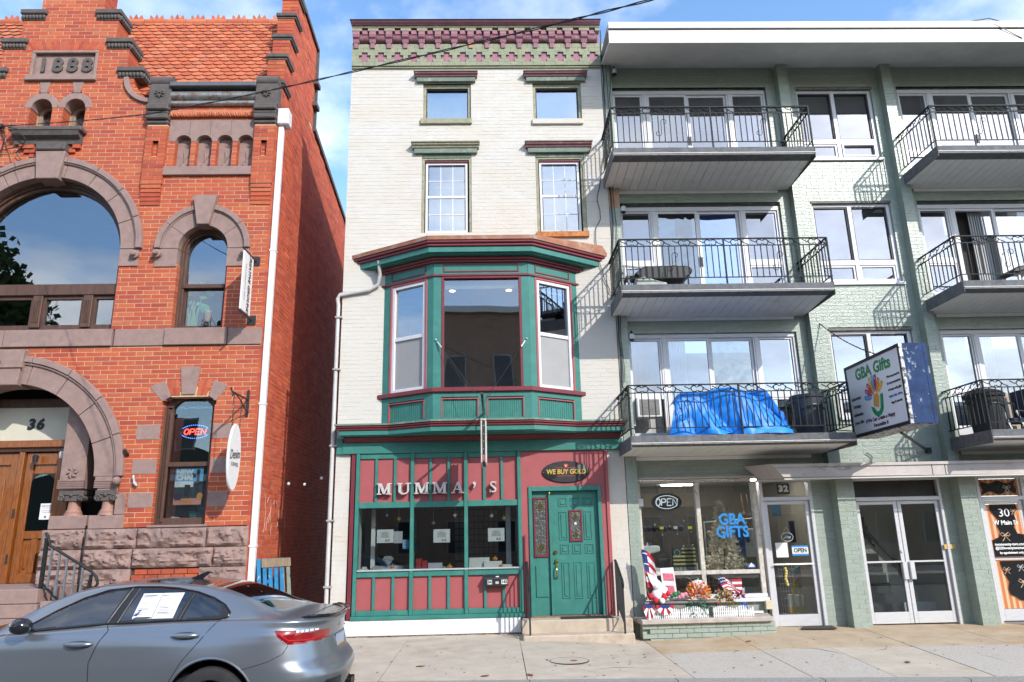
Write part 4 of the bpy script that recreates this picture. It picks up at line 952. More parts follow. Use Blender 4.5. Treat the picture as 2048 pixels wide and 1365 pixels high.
# white rainwater pipe from the bay roof
wp = MB(); wp.tube([(-2.12,-.22,6.68),(-2.10,-.15,6.42),(-2.14,-.07,6.25),(-2.30,-.055,6.15),(-2.86,-.055,6.06),(-2.90,-.05,5.98),(-2.885,-.03,5.85),(-2.88,-.03,.0)], .036, 10)
wp.build('rainwater_pipe', M('dull_white_pipe', (.50,.49,.47), rough=.5, var=.12, scale=5, stain=[((.3,.28,.25),6,.6,.12,.5)]), wht, smooth=60)
for z in (5.6, 4.6, 3.2, 1.9, .8): BOX('pipe_strap', M('strap_grey', (.3,.3,.3), rough=.6), wht, -2.93, -2.80, -.085, -.0, z, z+.03)
# ---------------------------------------------------------------- shopfront cornice
CP = [(-2.72,-.30),(-1.85,-.30),(-1.08,-.66),(.71,-.66),(1.48,-.30),(2.33,-.30)]
def cslab(name, mat, d, z0, z1, **k):
    P = [(x+ (d if i == len(CP)-1 else -d if i == 0 else 0), y-d) for i, (x, y) in enumerate(CP)]
    return MB().prism(P+[(P[-1][0],.05),(P[0][0],.05)], z0, z1, 'z').build(name, mat, sf, **k)
sf = BOX('shopfront', m_green, wht, -2.70, 2.33, -.075, .12, 3.06, 3.262, bev=.005)
cslab('cornice_soffit', m_green, -.03, 3.345, 3.36); cslab('cornice_fascia', m_green, .0, 3.361, 3.445, bev=.005)
cslab('cornice_crown', m_trim, .03, 3.447, 3.485, bev=.012); cslab('cornice_crown', m_trim, .055, 3.487, 3.525, bev=.012)
cslab('cornice_cap', m_oldgreen, .075, 3.527, 3.556)
MB().prism([(-.076,3.262),(-.12,3.262),(-.13,3.29),(-.19,3.31),(-.20,3.344),(.05,3.344)], -2.66, 2.29, 'x').build('cornice_bed', m_trim, sf, bev=.006)
BOX('fascia_block', m_green, sf, -2.80, -2.701, -.06, .05, 3.06, 3.344)
# framed timber front
MU = (-2.41, -1.445, -.50, .445)
BOX('edge_strip', m_trim, sf, -2.53, -2.462, -.045, .1, .26, 3.058); BOX('edge_strip', m_maroon, sf, .478, .60, -.03, .1, .24, 3.058)
for x in MU: BOX('mullion', m_green, sf, x-.032, x+.032, -.075, .1, .33, 3.058, bev=.005)
for (z0, z1, y0) in ((2.968,3.058,-.045),(2.11,2.21,-.055),(.955,1.05,-.055),(.33,.415,-.05)):
    for a, b in zip(MU, MU[1:]): BOX('rail', m_green, sf, a+.033, b-.033, y0, .08, z0, z1, bev=.004)
BOX('sill_board', m_green, sf, -2.46, .49, -.10, .1, .262, .328, bev=.008)
BOX('window_sill', M('grey_sill', (.36,.38,.39), rough=.5), sf, -2.37, .41, -.08, .06, 1.052, 1.075)
ST = ((-2.085,-1.755),(-1.125,-.805),(-.175,.14))
for (a, b), (s0, s1) in zip(zip(MU, MU[1:]), ST):
    e = [a+.033, s0-.024, s0+.024, s1-.024, s1+.024, b-.033]
    for (z0, z1) in ((2.211,2.967),(.416,.954)):
        for q, r in zip(e[::2], e[1::2]): BOX('panel', m_maroon, sf, q, r, -.012, .05, z0, z1)
        for s_ in (s0, s1): BOX('stile', m_green, sf, s_-.024, s_+.024, -.05, .06, z0, z1, bev=.004)
    BOX('pane', g_shop, sf, a+.033, b-.033, .03, .035, 1.076, 2.109)
# display window box behind the panes
BOX('display_floor', m_white, sf, -2.40, .44, .05, .62, 1.0, 1.05)
BOX('display_side', m_white, sf, -2.44, -2.40, .05, .45, 1.05, 2.11); BOX('display_side', m_white, sf, -1.462, -1.428, .05, .25, 1.05, 2.11); BOX('display_side', M('grey_trim', (.33,.35,.36), rough=.6), sf, .40, .44, .05, .45, 1.05, 2.11)
BOX('display_post', m_white, sf, -2.22, -2.15, .40, .46, 1.05, 2.11); BOX('display_post', m_vinyl, sf, .20, .29, .42, .48, 1.05, 2.11)
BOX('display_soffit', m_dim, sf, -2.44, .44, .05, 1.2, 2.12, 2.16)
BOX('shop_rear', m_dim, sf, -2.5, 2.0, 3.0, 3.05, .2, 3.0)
gr = MB()
for i in range(9):
    for j in range(8): gr.box(-.78+.095*i, -.70+.095*i, 1.60, 1.62, 1.15+.12*j, 1.25+.12*j)
gr.build('shop_cabinet', M('grey_metal_shutter', (.10,.10,.10), rough=.6, var=.3, scale=8), sf, kind='stuff')
BOX('plinth', m_white, sf, -2.62, .42, -.085, .12, .02, .26, bev=.004)
m_worn = M('worn_brick', (.48,.42,.37), rough=.9, var=.25, scale=14, stain=[((.36,.09,.05),6,.55,.06,.9)])
for k in range(13): BOX('brick', m_worn, sf, -2.60+k*.232, -2.60+k*.232+.222, -.05+random.uniform(-.004,.004), .1, -.045, .016)
# red side of the doorway
BOX('side_panel', m_maroon, sf, .601, 1.985, -.02, .1, 2.43, 3.058); BOX('side_panel', m_maroon, sf, 1.895, 1.985, -.021, .1, .24, 2.428)
BOX('edge_strip', m_maroon, sf, 1.987, 2.04, -.05, .1, .22, 3.058)
for (a,b,z0,z1) in ((.602,.665,.24,2.428),(1.83,1.893,.24,2.428),(.666,1.829,2.345,2.428)): BOX('door_frame', m_green, sf, a,b,-.06,.15,z0,z1, bev=.005)
# sidelight
sl_ = BOX('sidelight', m_green, sf, .667, .955, .03, .08, .26, 2.343)
for (a,b,z0,z1) in ((.685,.715,1.22,2.24),(.905,.935,1.22,2.24),(.716,.904,1.22,1.255),(.716,.904,2.205,2.24)): BOX('bead', m_trim, sl_, a,b,.005,.03,z0,z1, bev=.004)
m_lead = M('leaded_glass', (.06,.065,.06), rough=.25, var=.6, scale=24, bump=.8, bscale=40)
BOX('pane', m_lead, sl_, .716, .904, .018, .029, 1.255, 2.205)
def diamond(parent, cx_, cz_, r):
    MB().prism([(cx_-r*.8,cz_),(cx_,cz_-r),(cx_+r*.8,cz_),(cx_,cz_+r)], .012, .018, 'y').build('glass_diamond', M('clear_diamond', (.05,.06,.04), rough=.1), parent)
    MB().tube([(cx_-r*.8,.012,cz_),(cx_,.012,cz_-r),(cx_+r*.8,.012,cz_),(cx_,.012,cz_+r)], .006, 4, closed=True).build('brass_came', m_gold, parent)
diamond(sl_, .81, 2.08, .085); diamond(sl_, .81, 1.38, .085)
MB().tube([(.81,.014,1.47),(.81,.014,2.0)], .004, 4).build('came', M('came_lead', (.25,.25,.24), rough=.4, metal=.6), sl_); 
for s_ in (-.055,.055): MB().tube([(.81+s_,.014,1.27),(.81+s_,.014,2.19)], .003, 4).build('came', M('came_lead', (.25,.25,.24)), sl_)
BOX('raised_panel', m_green, sl_, .70, .925, .012, .03, .56, 1.08, bev=.012)
BOX('mullion', m_green, sf, .957, .992, -.02, .12, .26, 2.343, bev=.004); MB().ball((.975,-.03,2.31),.02,8).build('knob', m_gold, sf)
# door
dg = BOX('door', m_green, sf, .994, 1.828, .035, .09, .27, 2.343, label='green panelled shop door with small leaded window')
for (a,b,c,d) in ((1.13,1.29,2.07,2.225),(1.345,1.505,2.065,2.225),(1.57,1.735,2.065,2.225),(1.13,1.28,1.50,1.99),(1.57,1.715,1.50,1.99),(1.14,1.30,1.265,1.43),(1.355,1.51,1.265,1.43),(1.575,1.73,1.265,1.43),(1.15,1.295,.53,1.13),(1.365,1.51,.525,1.13),(1.59,1.74,.53,1.125)):
    p = MB(); t = .018
    for (q,r,e_,f_) in ((a,a+t,c,d),(b-t,b,c,d),(a+t,b-t,c,c+t),(a+t,b-t,d-t,d)): p.box(q,r,.024,.035,e_,f_)
    p.box(a+.04,b-.04,.022,.035,c+.04,d-.04); p.build('raised_panel', m_green, dg, bev=.008)
for (a,b,z0,z1) in ((1.315,1.345,1.47,2.01),(1.515,1.545,1.47,2.01),(1.346,1.514,1.47,1.50),(1.346,1.514,1.98,2.01)): BOX('bead', m_trim, dg, a,b,.012,.034,z0,z1, bev=.004)
BOX('pane', m_lead, dg, 1.346, 1.514, .022, .033, 1.50, 1.98); diamond(dg, 1.43, 1.89, .06); diamond(dg, 1.43, 1.59, .06)
MB().lathe([(0,-.004),(.022,-.004),(.022,.002),(0,.002)], (1.425,.016,1.78), 'y', 12).build('door_sticker', m_white, dg)
m_brass = M('polished_brass', (.62,.43,.14), rough=.22, metal=1)
MB().lathe([(0,-.03),(.03,-.03),(.035,0),(0,0)], (1.055,.035,1.30), 'y', 14).build('deadbolt', m_brass, dg, smooth=40)
h = MB(); h.lathe([(0,-.05),(.02,-.05),(.022,-.02),(.035,-.01),(.04,0),(0,0)], (1.062,.035,1.14), 'y', 14); h.tube([(1.062,.03,1.08),(1.064,-.03,1.05),(1.065,-.04,.97),(1.067,-.03,.90),(1.068,.03,.87)], [.012,.011,.012,.011,.014], 8)
h.build('handle', m_brass, dg, smooth=50)
BOX('threshold', M('worn_threshold', (.20,.13,.08), rough=.7, var=.3, scale=12), sf, .60, 1.9, -.08, .1, .241, .262)

# ================================================================== GREEN BRICK BUILDING
grn = thing('green_brick_building', 'pale green painted brick apartment building with iron balconies and shops below', 'building', (7.0, .15, 0))
m_gbrick = M('green_painted_brick', (.34,.425,.36), rough=.30, var=.05, scale=5, bump=.35, bscale=40, spec=.6, ramp=[(.295,.345,.292),(.315,.362,.31),(.28,.33,.275),(.30,.35,.30)], stain=[((.25,.30,.25),1.2,.52,.25,.6),((.45,.48,.42),18,.67,.06,.5)])
m_gmort = M('green_joint', (.31,.345,.285), rough=.8, var=.35, scale=9, stain=[((.58,.60,.50),5,.52,.1,.7)])
m_alum = M('brushed_aluminium', (.60,.60,.61), rough=.38, metal=.3, var=.08, scale=6, stretch=(1,1,6))
m_iron = M('dark_green_iron', (.014,.017,.017), rough=.6, var=.3, scale=18, spec=.25, stain=[((.06,.045,.03),14,.68,.08,.5)])
m_slabc = M('weathered_slab_edge', (.125,.125,.132), rough=.85, var=.3, scale=9, bump=.3, bscale=40, stain=[((.24,.235,.23),7,.58,.15,.6),((.055,.055,.055),4,.56,.12,.7,(.6,1,2)),((.28,.16,.08),9,.68,.07,.6)])
m_soff = M('soffit_board', (.84,.84,.81), rough=.55, var=.06, scale=5, stain=[((.60,.50,.36),2,.58,.18,.6),((.35,.27,.17),6,.68,.08,.5)])
m_fasc = M('white_fascia', (.58,.57,.54), rough=.4, var=.03, scale=3, stain=[((.55,.48,.38),4,.66,.12,.4,(1,1,4))])
m_fsoff = M('grey_soffit', (.62,.63,.61), rough=.75, var=.1, scale=2, stain=[((.72,.72,.69),1.2,.52,.2,.5),((.3,.22,.14),5,.68,.1,.5)])
GY = .15
FL = (3.15, 5.80, 8.47)         # balcony floor levels
WB = (2.60, 5.82)               # window strip of a bay
OFF = 6.08
gh = []
for z in FL:
    top = z+2.13
    for o in (0, OFF): gh += [H_rect(WB[0]-.03+o, WB[1]+.03+o, z-.06, top+.02)]
for (z0, z1) in ((8.95,10.56),(6.25,7.94),(3.6,5.27)): gh.append(H_rect(6.49, 8.10, z0-.05, z1+.06))
gh += [H_rect(2.6,4.72,.48,2.52), H_rect(4.72,5.76,-.3,2.52), H_rect(6.50,8.10,-.3,2.5), H_rect(8.80,12.8,-.3,2.52)]
brickwork(grn, -.32, 11.12, .0735, .25, lambda z: [(2.5, 12.8)], gh, lambda u,d,z: (u, GY+d, z), m_gbrick, m_gmort, joint=.008, rec=.004, n_ind=300, jamb=.2, body=.28, wrap=lambda z: .25, seed=31, rough=.0014, jv=1, off=.05, skip_vis=lambda c: c.x > 10.4 or (2.6 < c.x < 5.8 and c.z > 2.9))
def pier(x0, x1, yf, z0, z1, seed, n=0):
    # a square pier: front face and both cheeks in brick
    L = x1-x0
    def mpf(u,d,z): return (u, yf+d, z)
    brickwork(grn, z0, z1, .0735, .25, lambda z: [(x0,x1)], [], mpf, m_gbrick, m_gmort, joint=.008, rec=.004, n_ind=n, body=GY-yf+.05, depth=GY-yf, wrap=lambda z: GY-yf+.02, seed=seed, rough=.001, name='pier', off=x0)
pier(2.368, 2.57, 0, -.25, 11.6, 41); pier(6.06, 6.27, -.03, 2.70, 11.12, 42); pier(8.27, 8.48, -.03, 2.70, 11.12, 43)
pier(6.10, 6.42, -.10, -.25, 2.46, 44); pier(8.33, 8.64, -.10, -.25, 2.46, 45)
BOX('patch', M('bare_stucco', (.50,.31,.21), rough=.95, var=.25, scale=8, bump=.4, stain=[((.35,.42,.36),6,.6,.1,.7)]), grn, 2.358, 2.575, -.006, .1, 7.82, 8.22)
for z in (11.05,): 
    for x in (6.06, 8.27): BOX('pier_cap', m_fsoff, grn, x-.03, x+.24, -.06, .15, 11.07, 11.10)
# roof edge
fs_ = BOX('roof', m_fsoff, grn, 2.37, 13.2, .3, 6, 11.12, 11.3)
MB().prism([(-1.0,10.845),(.16,11.10),(.16,11.13),(-1.0,10.88)], 2.37, 13.2, 'x').build('soffit', m_fsoff, fs_)
for i, (a, b) in enumerate(((2.37,4.63),(4.632,7.08),(7.082,9.6),(9.602,13.2))):
    BOX('fascia_board', m_fasc, fs_, a, b-.002, -1.03, -.99, 10.83, 11.115); BOX('drip_edge', m_fasc, fs_, a, b, -1.06, -.9, 11.15, 11.285)
BOX('fascia_shadow_gap', m_slabc, fs_, 2.37, 13.2, -1.02, -.9, 11.116, 11.149); BOX('roof_deck', m_fasc, fs_, 2.37, 13.2, -.95, 6, 11.287, 11.3)
# window units
def frame(parent, name, x0, x1, z0, z1, y, t, mat, d=.06):
    f = MB(); f.box(x0,x0+t,y,y+d,z0,z1); f.box(x1-t,x1,y,y+d,z0,z1); f.box(x0+t,x1-t,y,y+d,z1-t,z1); f.box(x0+t,x1-t,y,y+d,z0,z0+t)
    return f.build(name, mat, parent)
g_apt = GLASS('apartment_glass', (.66,.68,.72), .20, .007, .7)
m_drape = M('white_drape', (.46,.46,.46), rough=.95, var=.25, scale=2.5, stretch=(9,9,.2))
m_door_dark = M('dark_doorway', (.035,.03,.027), rough=.9)
m_blindw = M('pale_blind', (.36,.36,.37), rough=.8, var=.06, scale=3)
def strip(o, fl, lv, rnd):
    x0, x1 = WB[0]+o, WB[1]+o; z0 = fl-.02; zt = fl+2.12; y = GY+.05
    # box frame, vertical posts
    W_ = MB(); W_.box(x0-.02,x1+.02,y,y+.12,zt-.09,zt); W_.box(x0-.02,x0+.02,y,y+.12,z0,zt-.09); W_.box(x1-.03,x1+.02,y,y+.12,z0,zt-.09)
    w = W_.build('window_strip', m_vinyl, grn, bev=.006)
    for p in (x0+.62, x0+2.41):
        for k in range(3): BOX('post', m_vinyl, w, p+.035*k, p+.035*k+.033, y+.01*abs(k-1), y+.10, z0, zt-.091)
    for (a, b, side) in ((x0+.02, x0+.62, 0), (x0+2.515, x1-.03, 1)):
        zs = fl+.68 if lv == 2 else fl+.95
        f1 = frame(w, 'sash', a+.002, b-.002, zs, zt-.092, y+.03, .035, m_vinyl); BOX('pane', g_apt, f1, a+.037, b-.037, y+.06, y+.065, zs+.035, zt-.127)
        BOX('apron', m_vinyl, w, a, b, y+.02, y+.1, zs-.09, zs-.001)
        if not (lv == 0 and o == 0 and side == 0):
            f2 = frame(w, 'sash', a+.002, b-.002, fl+.22, zs-.092, y+.03, .04, m_vinyl); BOX('pane', g_apt, f2, a+.04, b-.04, y+.06, y+.065, fl+.26, zs-.13)
        BOX('sill_panel', m_vinyl, w, a-.001, b+.001, y-.02, y+.1, fl+.08, fl+.218)
        BOX('drape', [m_drape, m_blindw, m_blindw][(lv+side) % 3], w, a, b, y+.22+.02*side, y+.24+.02*side, fl, zt)
    xm = x0+1.565
    # sliding door: two leaves
    for k, (a, b) in enumerate(((x0+.725, xm), (xm, x0+2.41))):
        yy = y+.02+.03*k
        f = frame(w, 'sliding_door', a+.002, b-.002, z0+.03, zt-.092, yy, .045 if k == 0 else .05, m_vinyl if not (lv == 0 and k == 1) else m_vinyl)
        gl = g_apt
        if (lv == 1 and o == 0 and k == 1): gl = GLASS('blue_film_glass', (.25,.62,.95), .30, .012, 2)
        if (lv == 1 and o == 0 and k == 0) or (lv == 0 and k == 1): gl = GLASS('screen_door_glass', (.35,.40,.40), .20, .010, 4)
        if (lv == 1 and o > 0 and k == 0):
            BOX('open_doorway', m_door_dark, f, a+.05, b-.05, yy+.3, yy+.31, z0, zt); continue
        BOX('pane', gl, f, a+.047, b-.05, yy+.02, yy+.025, z0+.08, zt-.14)
        BOX('door_handle', m_black, f, (b-.03 if k == 0 else a+.015), (b-.01 if k == 0 else a+.035), yy-.03, yy, fl+.85, fl+1.05)
    # curtains and room behind
    cm_ = MB()
    for s_ in ((x0+.75, x0+1.15) if lv != 1 else (x0+1.15, x0+1.5),):
        n = 14
        for i in range(n): cm_.box(s_[0]+(s_[1]-s_[0])*i/n, s_[0]+(s_[1]-s_[0])*(i+1)/n, y+.2+.03*(i % 2), y+.22+.03*(i % 2), fl+.02, zt-.1)
    cm_.build('curtain', m_drape, w, kind='stuff')
    BOX('room_back', M('pale_room', (.30,.30,.30), rough=.95, var=.2, scale=1) if lv != 0 else m_greyroom, w, x0-.1, x1+.1, y+1.6, y+1.62, fl-.1, zt)
    return w
for lv, fl in enumerate(FL):
    for o in (0, OFF): strip(o, fl, lv, random)
if True:
    bl = BOX('blue_curtain', M('blue_sheet', (.12,.42,.80), rough=.9, var=.25, scale=2, stretch=(6,6,.5)), grn, 4.2, 5.0, GY+.25, GY+.27, 5.8, 7.9)
for i, (z0, z1, zt) in enumerate(((8.95,10.56,9.36),(6.25,7.94,6.68),(3.6,5.27,4.0))):
    x0, x1, xm, y = 6.49, 8.10, 7.265, GY+.05
    w = MB(); w.box(x0,x0+.045,y,y+.1,z0,z1); w.box(x1-.07,x1,y,y+.1,z0,z1); w.box(x0+.045,x1-.07,y,y+.1,z1-.06,z1); w.box(xm-.04,xm+.04,y-.01,y+.1,z0,z1-.06); w.box(x0+.045,xm-.04,y-.008,y+.1,zt-.06,zt+.05); w.box(xm+.04,x1-.07,y-.008,y+.1,zt-.06,zt+.05); w.box(x0+.045,x1-.07,y-.003,y+.1,z0,z0+.05)
    w = w.build('window', m_vinyl, grn, bev=.005)
    BOX('window_head', M('rusty_lintel', (.16,.15,.13), rough=.8, var=.4, scale=9), w, x0-.02, x1+.02, GY-.012, GY+.2, z1+.002, z1+.05)
    BOX('sill', m_vinyl, w, x0-.03, x1+.03, GY-.045, y+.08, z0-.06, z0-.002, bev=.005)
    for (a, b) in ((x0+.045, xm-.04), (xm+.04, x1-.07)):
        f = frame(w, 'sash', a+.004, b-.004, zt+.052, z1-.062, y+.02, .022, m_black); BOX('pane', g_apt, f, a+.026, b-.026, y+.05, y+.055, zt+.074, z1-.084)
        f = frame(w, 'hopper', a+.012, b-.012, z0+.055, zt-.065, y-.03 if (i == 0 and a > xm) else y+.01, .03, m_vinyl); BOX('pane', g_apt, f, a+.04, b-.04, y+.04, y+.045, z0+.085, zt-.095)
    BOX('blind', m_blindw, w, x0, x1, y+.2, y+.21, z0, z1)
# balconies
MEB = bpy.data.meshes.new('baluster')
bmb = MB().box(-.0075,.0075,-.0075,.0075,0,.60); MEB.from_pydata(bmb.v, [], bmb.f); MEB.materials.append(m_iron)
def scroll(mb, fn, u, z, r, s_, n=11):
    mb.tube([fn(u+s_*r*(1-.72*k/n)*math.sin(k*.62), z-r*(1-.72*k/n)*math.cos(k*.62)+r*.0) for k in range(n+1)], .0055, 4)
def top_pattern(mb, fn, L, z0, z1):
    # pairs of C-scrolls joined by flat S curves
    n = max(1, round(L/.46)); p = L/n; zc_ = (z0+z1)/2; r = (z1-z0)*.46
    for i in range(n):
        c = p*(i+.5)
        for s_ in (-1, 1):
            mb.tube([fn(c+s_*(r*.95) - s_*r*.95*math.cos(t), zc_ + r*.95*math.sin(t)*(1)) for t in [(.15+.24*k)*math.pi/1.0 for k in range(8)]], .009, 4)
            mb.tube([fn(c+s_*(r*1.8), zc_+r*.5), fn(c+s_*(r*2.3), zc_-r*.1), fn(c+s_*(p*.5-.02), zc_-s_*r*.8)], .009, 4)
def s_scroll(mb, fn, u, z0, z1):
    zc_ = (z0+z1)/2; h = (z1-z0)/2
    for s_ in (-1, 1):
        mb.tube([fn(u, zc_)]+[fn(u+s_*.055-s_*.055*math.cos(t)*(1-.05*t), zc_+s_*(h*.62+.055*math.sin(t)*(1-.05*t))) for t in [k*.55 for k in range(10)]], .006, 4)
def balcony(o, fl, lv):
    x0, x1 = 2.285+o, 6.04+o; yf, yb = -1.18, GY-.005
    if o: x0, x1 = 8.37, 12.6
    b = MB().prism([(yb,fl-.12),(yf,fl-.115),(yf,fl),(yb,fl)], x0, x1, 'x').build('balcony', m_slabc, grn, bev=.008)
    BOX('slab_flashing', M('white_drip', (.62,.60,.55), rough=.6, var=.15, scale=6), b, x0-.01, x1+.012, yf-.015, yf+.02, fl-.128, fl-.116)
    BOX('end_board', m_slabc, b, x0-.012, x0-.001, yf, yb, fl-.22, fl-.002); BOX('end_board', m_slabc, b, x1+.001, x1+.012, yf, yb, fl-.22, fl-.002)
    n = int((x1-x0)/.165)
    for i in range(n):
        a = x0+(x1-x0)*i/n; c = x0+(x1-x0)*(i+1)/n
        MB().prism([(yb-.0,fl-.225),(yf+.005,fl-.145),(yf+.005,fl-.130),(yb-.0,fl-.200)], a+.004, c-.004, 'x').build('soffit_board', m_soff, b)
    BOX('soffit_backing', m_slabc, b, x0+.01, x1-.01, yf+.03, yb-.02, fl-.16, fl-.121)
    BOX('soffit_trim', m_soff, b, x0+.25, x1-.22, yb-.03, yb+.0, fl-.29, fl-.228)
    # railing: front and two returns
    zr, z2, zl = fl+.855, fl+.725, fl+.125
    F = lambda u, z: (x0+u, yf+.03, z); Lf = lambda u, z: (x0+.005, yf+.03+u, z); Rf = lambda u, z: (x1-.005, yf+.03+u, z)
    D = yb-yf-.03
    for fn, L in ((F, x1-x0), (Lf, D), (Rf, D)):
        r = MB(); r.bar(fn(0, zr), fn(L, zr), .034, .02); r.build('handrail', m_iron, b)
        r = MB(); r.bar(fn(0, z2), fn(L, z2), .016); r.bar(fn(0, zl), fn(L, zl), .016); r.build('rail', m_iron, b)
        t = MB(); top_pattern(t, fn, L, z2, zr-.01); t.build('scrollwork', m_iron, b, kind='stuff')
        nb = int(L/.108)
        for i in range(1, nb): link('baluster', MEB, b, fn(L*i/nb, zl))
    for (px_, py_) in ((x0+.005,yf+.03),(x1-.005,yf+.03),((x0+x1)/2 if not o else x0+1.88,yf+.03)):
        BOX('post', m_iron, b, px_-.014, px_+.014, py_-.014, py_+.014, fl, zr, bev=.003)
    for u in (.93, 2.82):
        t = MB(); s_scroll(t, lambda q, z: (x0+q, yf+.018, z), u, fl+.22, fl+.62); t.build('scroll', m_iron, b)
    r = MB(); r.bar((x1-.01, yf+.05, fl+.02), (x1-.01, yb-.55, fl+.14), .014); r.build('brace', m_iron, b)
    return b
for lv, fl in enumerate(FL):
    balcony(0, fl, lv); balcony(OFF, fl, lv)
# wall lamps by the corner
for i, (z, lb) in enumerate(((5.10,''),(7.72,''),(10.85,''))):
    l_ = MB().lathe([(0,0),(.045,.0),(.05,.02),(.05,.13),(.03,.15),(.012,.19),(0,.19)], (2.64, .02, z), n=8).build('wall_lamp', m_black, grn)
    MB().lathe([(.052,.025),(.052,.125)], (2.64,.02,z), n=8).build('lamp_glass', M('frosted', (.6,.62,.62), rough=.3), l_); BOX('bracket', m_black, l_, 2.63, 2.65, .02, .2, z+.1, z+.12)
# canopy over the shop doors
m_can = M('canopy_concrete', (.47,.42,.39), rough=.7, var=.12, scale=3, stain=[((.60,.57,.54),1.4,.52,.2,.5),((.12,.10,.085),1.7,.60,.12,.8,(1,1,3)),((.30,.2,.13),4,.66,.1,.5)])
cn = MB()
cn.add([(4.55,.14,2.72),(4.80,-.55,2.70),(13,-.55,2.66),(13,.14,2.72),(4.78,.14,2.47),(5.0,-.55,2.475),(13,-.55,2.43),(13,.14,2.47)], [(0,1,2,3),(7,6,5,4),(0,4,5,1),(1,5,6,2),(3,2,6,7),(0,3,7,4)])
cn = cn.build('canopy', m_can, grn)
BOX('canopy_lip', m_fasc, cn, 5.0, 13, -.575, -.551, 2.425, 2.447); BOX('canopy_lip', m_can, cn, 4.8, 13, -.575, -.551, 2.64, 2.69)
for x in (7.62, 7.85): BOX('canopy_joint', m_joint, cn, x, x+.007, -.556, -.549, 2.45, 2.64)
BOX('lintel', m_can, grn, 2.58, 4.75, .06, .3, 2.521, 2.55)
BOX('canopy_soffit_board', m_fsoff, grn, 4.75, 13, -.02, .5, 2.452, 2.468)
# gift shop front
m_oldwood = M('flaking_white_frame', (.50,.46,.40), rough=.8, var=.25, scale=16, bump=.4, stain=[((.18,.11,.06),9,.60,.08,.8,(1,1,1)),((.66,.64,.60),5,.5,.15,.6)])
sh = MB()
for (a,b,z0,z1) in ((2.58,2.63,.5,2.50),(3.62,3.70,.5,2.455),(4.66,4.745,.5,2.455),(2.63,4.66,2.455,2.50),(2.63,3.62,.86,.93),(3.70,4.66,.86,.93)): sh.box(a,b,.13,.25,z0,z1)
sh = sh.build('gift_shop_window', m_oldwood, grn, bev=.008)
BOX('rail', m_vinyl, sh, 2.63, 4.745, .10, .24, .47, .53, bev=.005); BOX('rail', m_vinyl, sh, 2.6, 4.76, .07, .26, .40, .468, bev=.005)
for (a, b) in ((2.63,3.62),(3.70,4.66)):
    BOX('pane', g_shop, sh, a, b, .18, .185, .93, 2.455); BOX('pane', g_shop, sh, a, b, .18, .185, .53, .86)
dr = MB()
for (a,b,z0,z1) in ((4.80,4.86,-.05,2.49),(5.70,5.76,-.05,2.49),(4.86,5.70,2.44,2.49),(4.86,5.70,2.10,2.17)): dr.box(a,b,.14,.28,z0,z1)
dr = dr.build('shop_door_frame', m_alum, grn, bev=.006)
BOX('pane', g_shop, dr, 4.86, 5.70, .2, .205, 2.17, 2.44); [BOX('number_plate', m_black, dr, 5.26+o_-.055, 5.26+o_+.055, .19, .196, 2.22, 2.40) for o_ in (-.06,.06)]; text('number', '32', .15, m_white, dr, (5.26,.185,2.31), ex=.003, off=.010, sp=1.25)
def glass_door(x0, x1, z1, parent, y=.19, lab=None, pane=True):
    d = MB(); t = .07
    for (a,b,c,e_) in ((x0,x0+t,-.03,z1),(x1-t,x1,-.03,z1),(x0+t,x1-t,z1-.06,z1),(x0+t,x1-t,-.03,.16),(x0+t,x1-t,.985,1.015)): d.box(a,b,y,y+.05,c,e_)
    d = d.build('glass_door', m_alum, parent, bev=.004)
    if pane:
        BOX('pane', g_shop, d, x0+t, x1-t, y+.02, y+.025, 1.015, z1-.06); BOX('pane', g_shop, d, x0+t, x1-t, y+.02, y+.025, .16, .985)
    return d
d = glass_door(4.865, 5.695, 2.095, dr); MB().tube([(4.93,.13,1.0),(5.63,.13,1.0)], .014, 8).build('push_bar', m_alum, d)
dd = MB()
for (a,b,z0,z1) in ((6.46,6.53,-.08,2.46),(8.07,8.12,-.08,2.46),(6.53,8.07,2.06,2.13),(6.53,8.07,2.42,2.46)): dd.box(a,b,.12,.28,z0,z1)
dd = dd.build('entrance_frame', m_alum, grn, bev=.006)
BOX('transom', M('dark_transom', (.028,.025,.022), rough=.5, var=.4, scale=4), dd, 6.53, 8.07, .2, .22, 2.13, 2.42)
for (a, b) in ((6.535, 7.295), (7.305, 8.065)):
    d = glass_door(a, b, 2.055, dd, .17)
    hx = 7.24 if a < 7 else 7.37
    BOX('door_pull', m_alum, d, hx-.045, hx+.045, .09, .165, .70, 1.0, bev=.01); 
MB().lathe([(0,-.02),(.025,-.02),(.025,.0),(0,0)], (7.26,.17,1.18), 'y', 12).build('lock', m_alum, dd)
# stair hall behind the double doors
m_hall = M('tan_hall', (.66,.57,.45), rough=.9, var=.12, scale=1.5)
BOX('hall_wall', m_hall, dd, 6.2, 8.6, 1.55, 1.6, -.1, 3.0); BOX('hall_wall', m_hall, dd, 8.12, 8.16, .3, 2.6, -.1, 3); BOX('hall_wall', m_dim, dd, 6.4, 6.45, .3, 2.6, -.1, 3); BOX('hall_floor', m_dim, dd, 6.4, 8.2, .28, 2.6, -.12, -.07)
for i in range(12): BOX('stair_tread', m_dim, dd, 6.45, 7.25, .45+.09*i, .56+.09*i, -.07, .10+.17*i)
MB().prism([(6.5,2.05),(7.9,.40),(7.9,.05),(7.6,.05),(6.5,1.4)], 1.0, 1.03, 'y').build('stair_string', M('stair_panel', (.40,.36,.30), rough=.8), dd)
MB().bar((6.5,.92,2.1),(7.75,.92,.75),.05).build('stair_rail', m_black, dd)
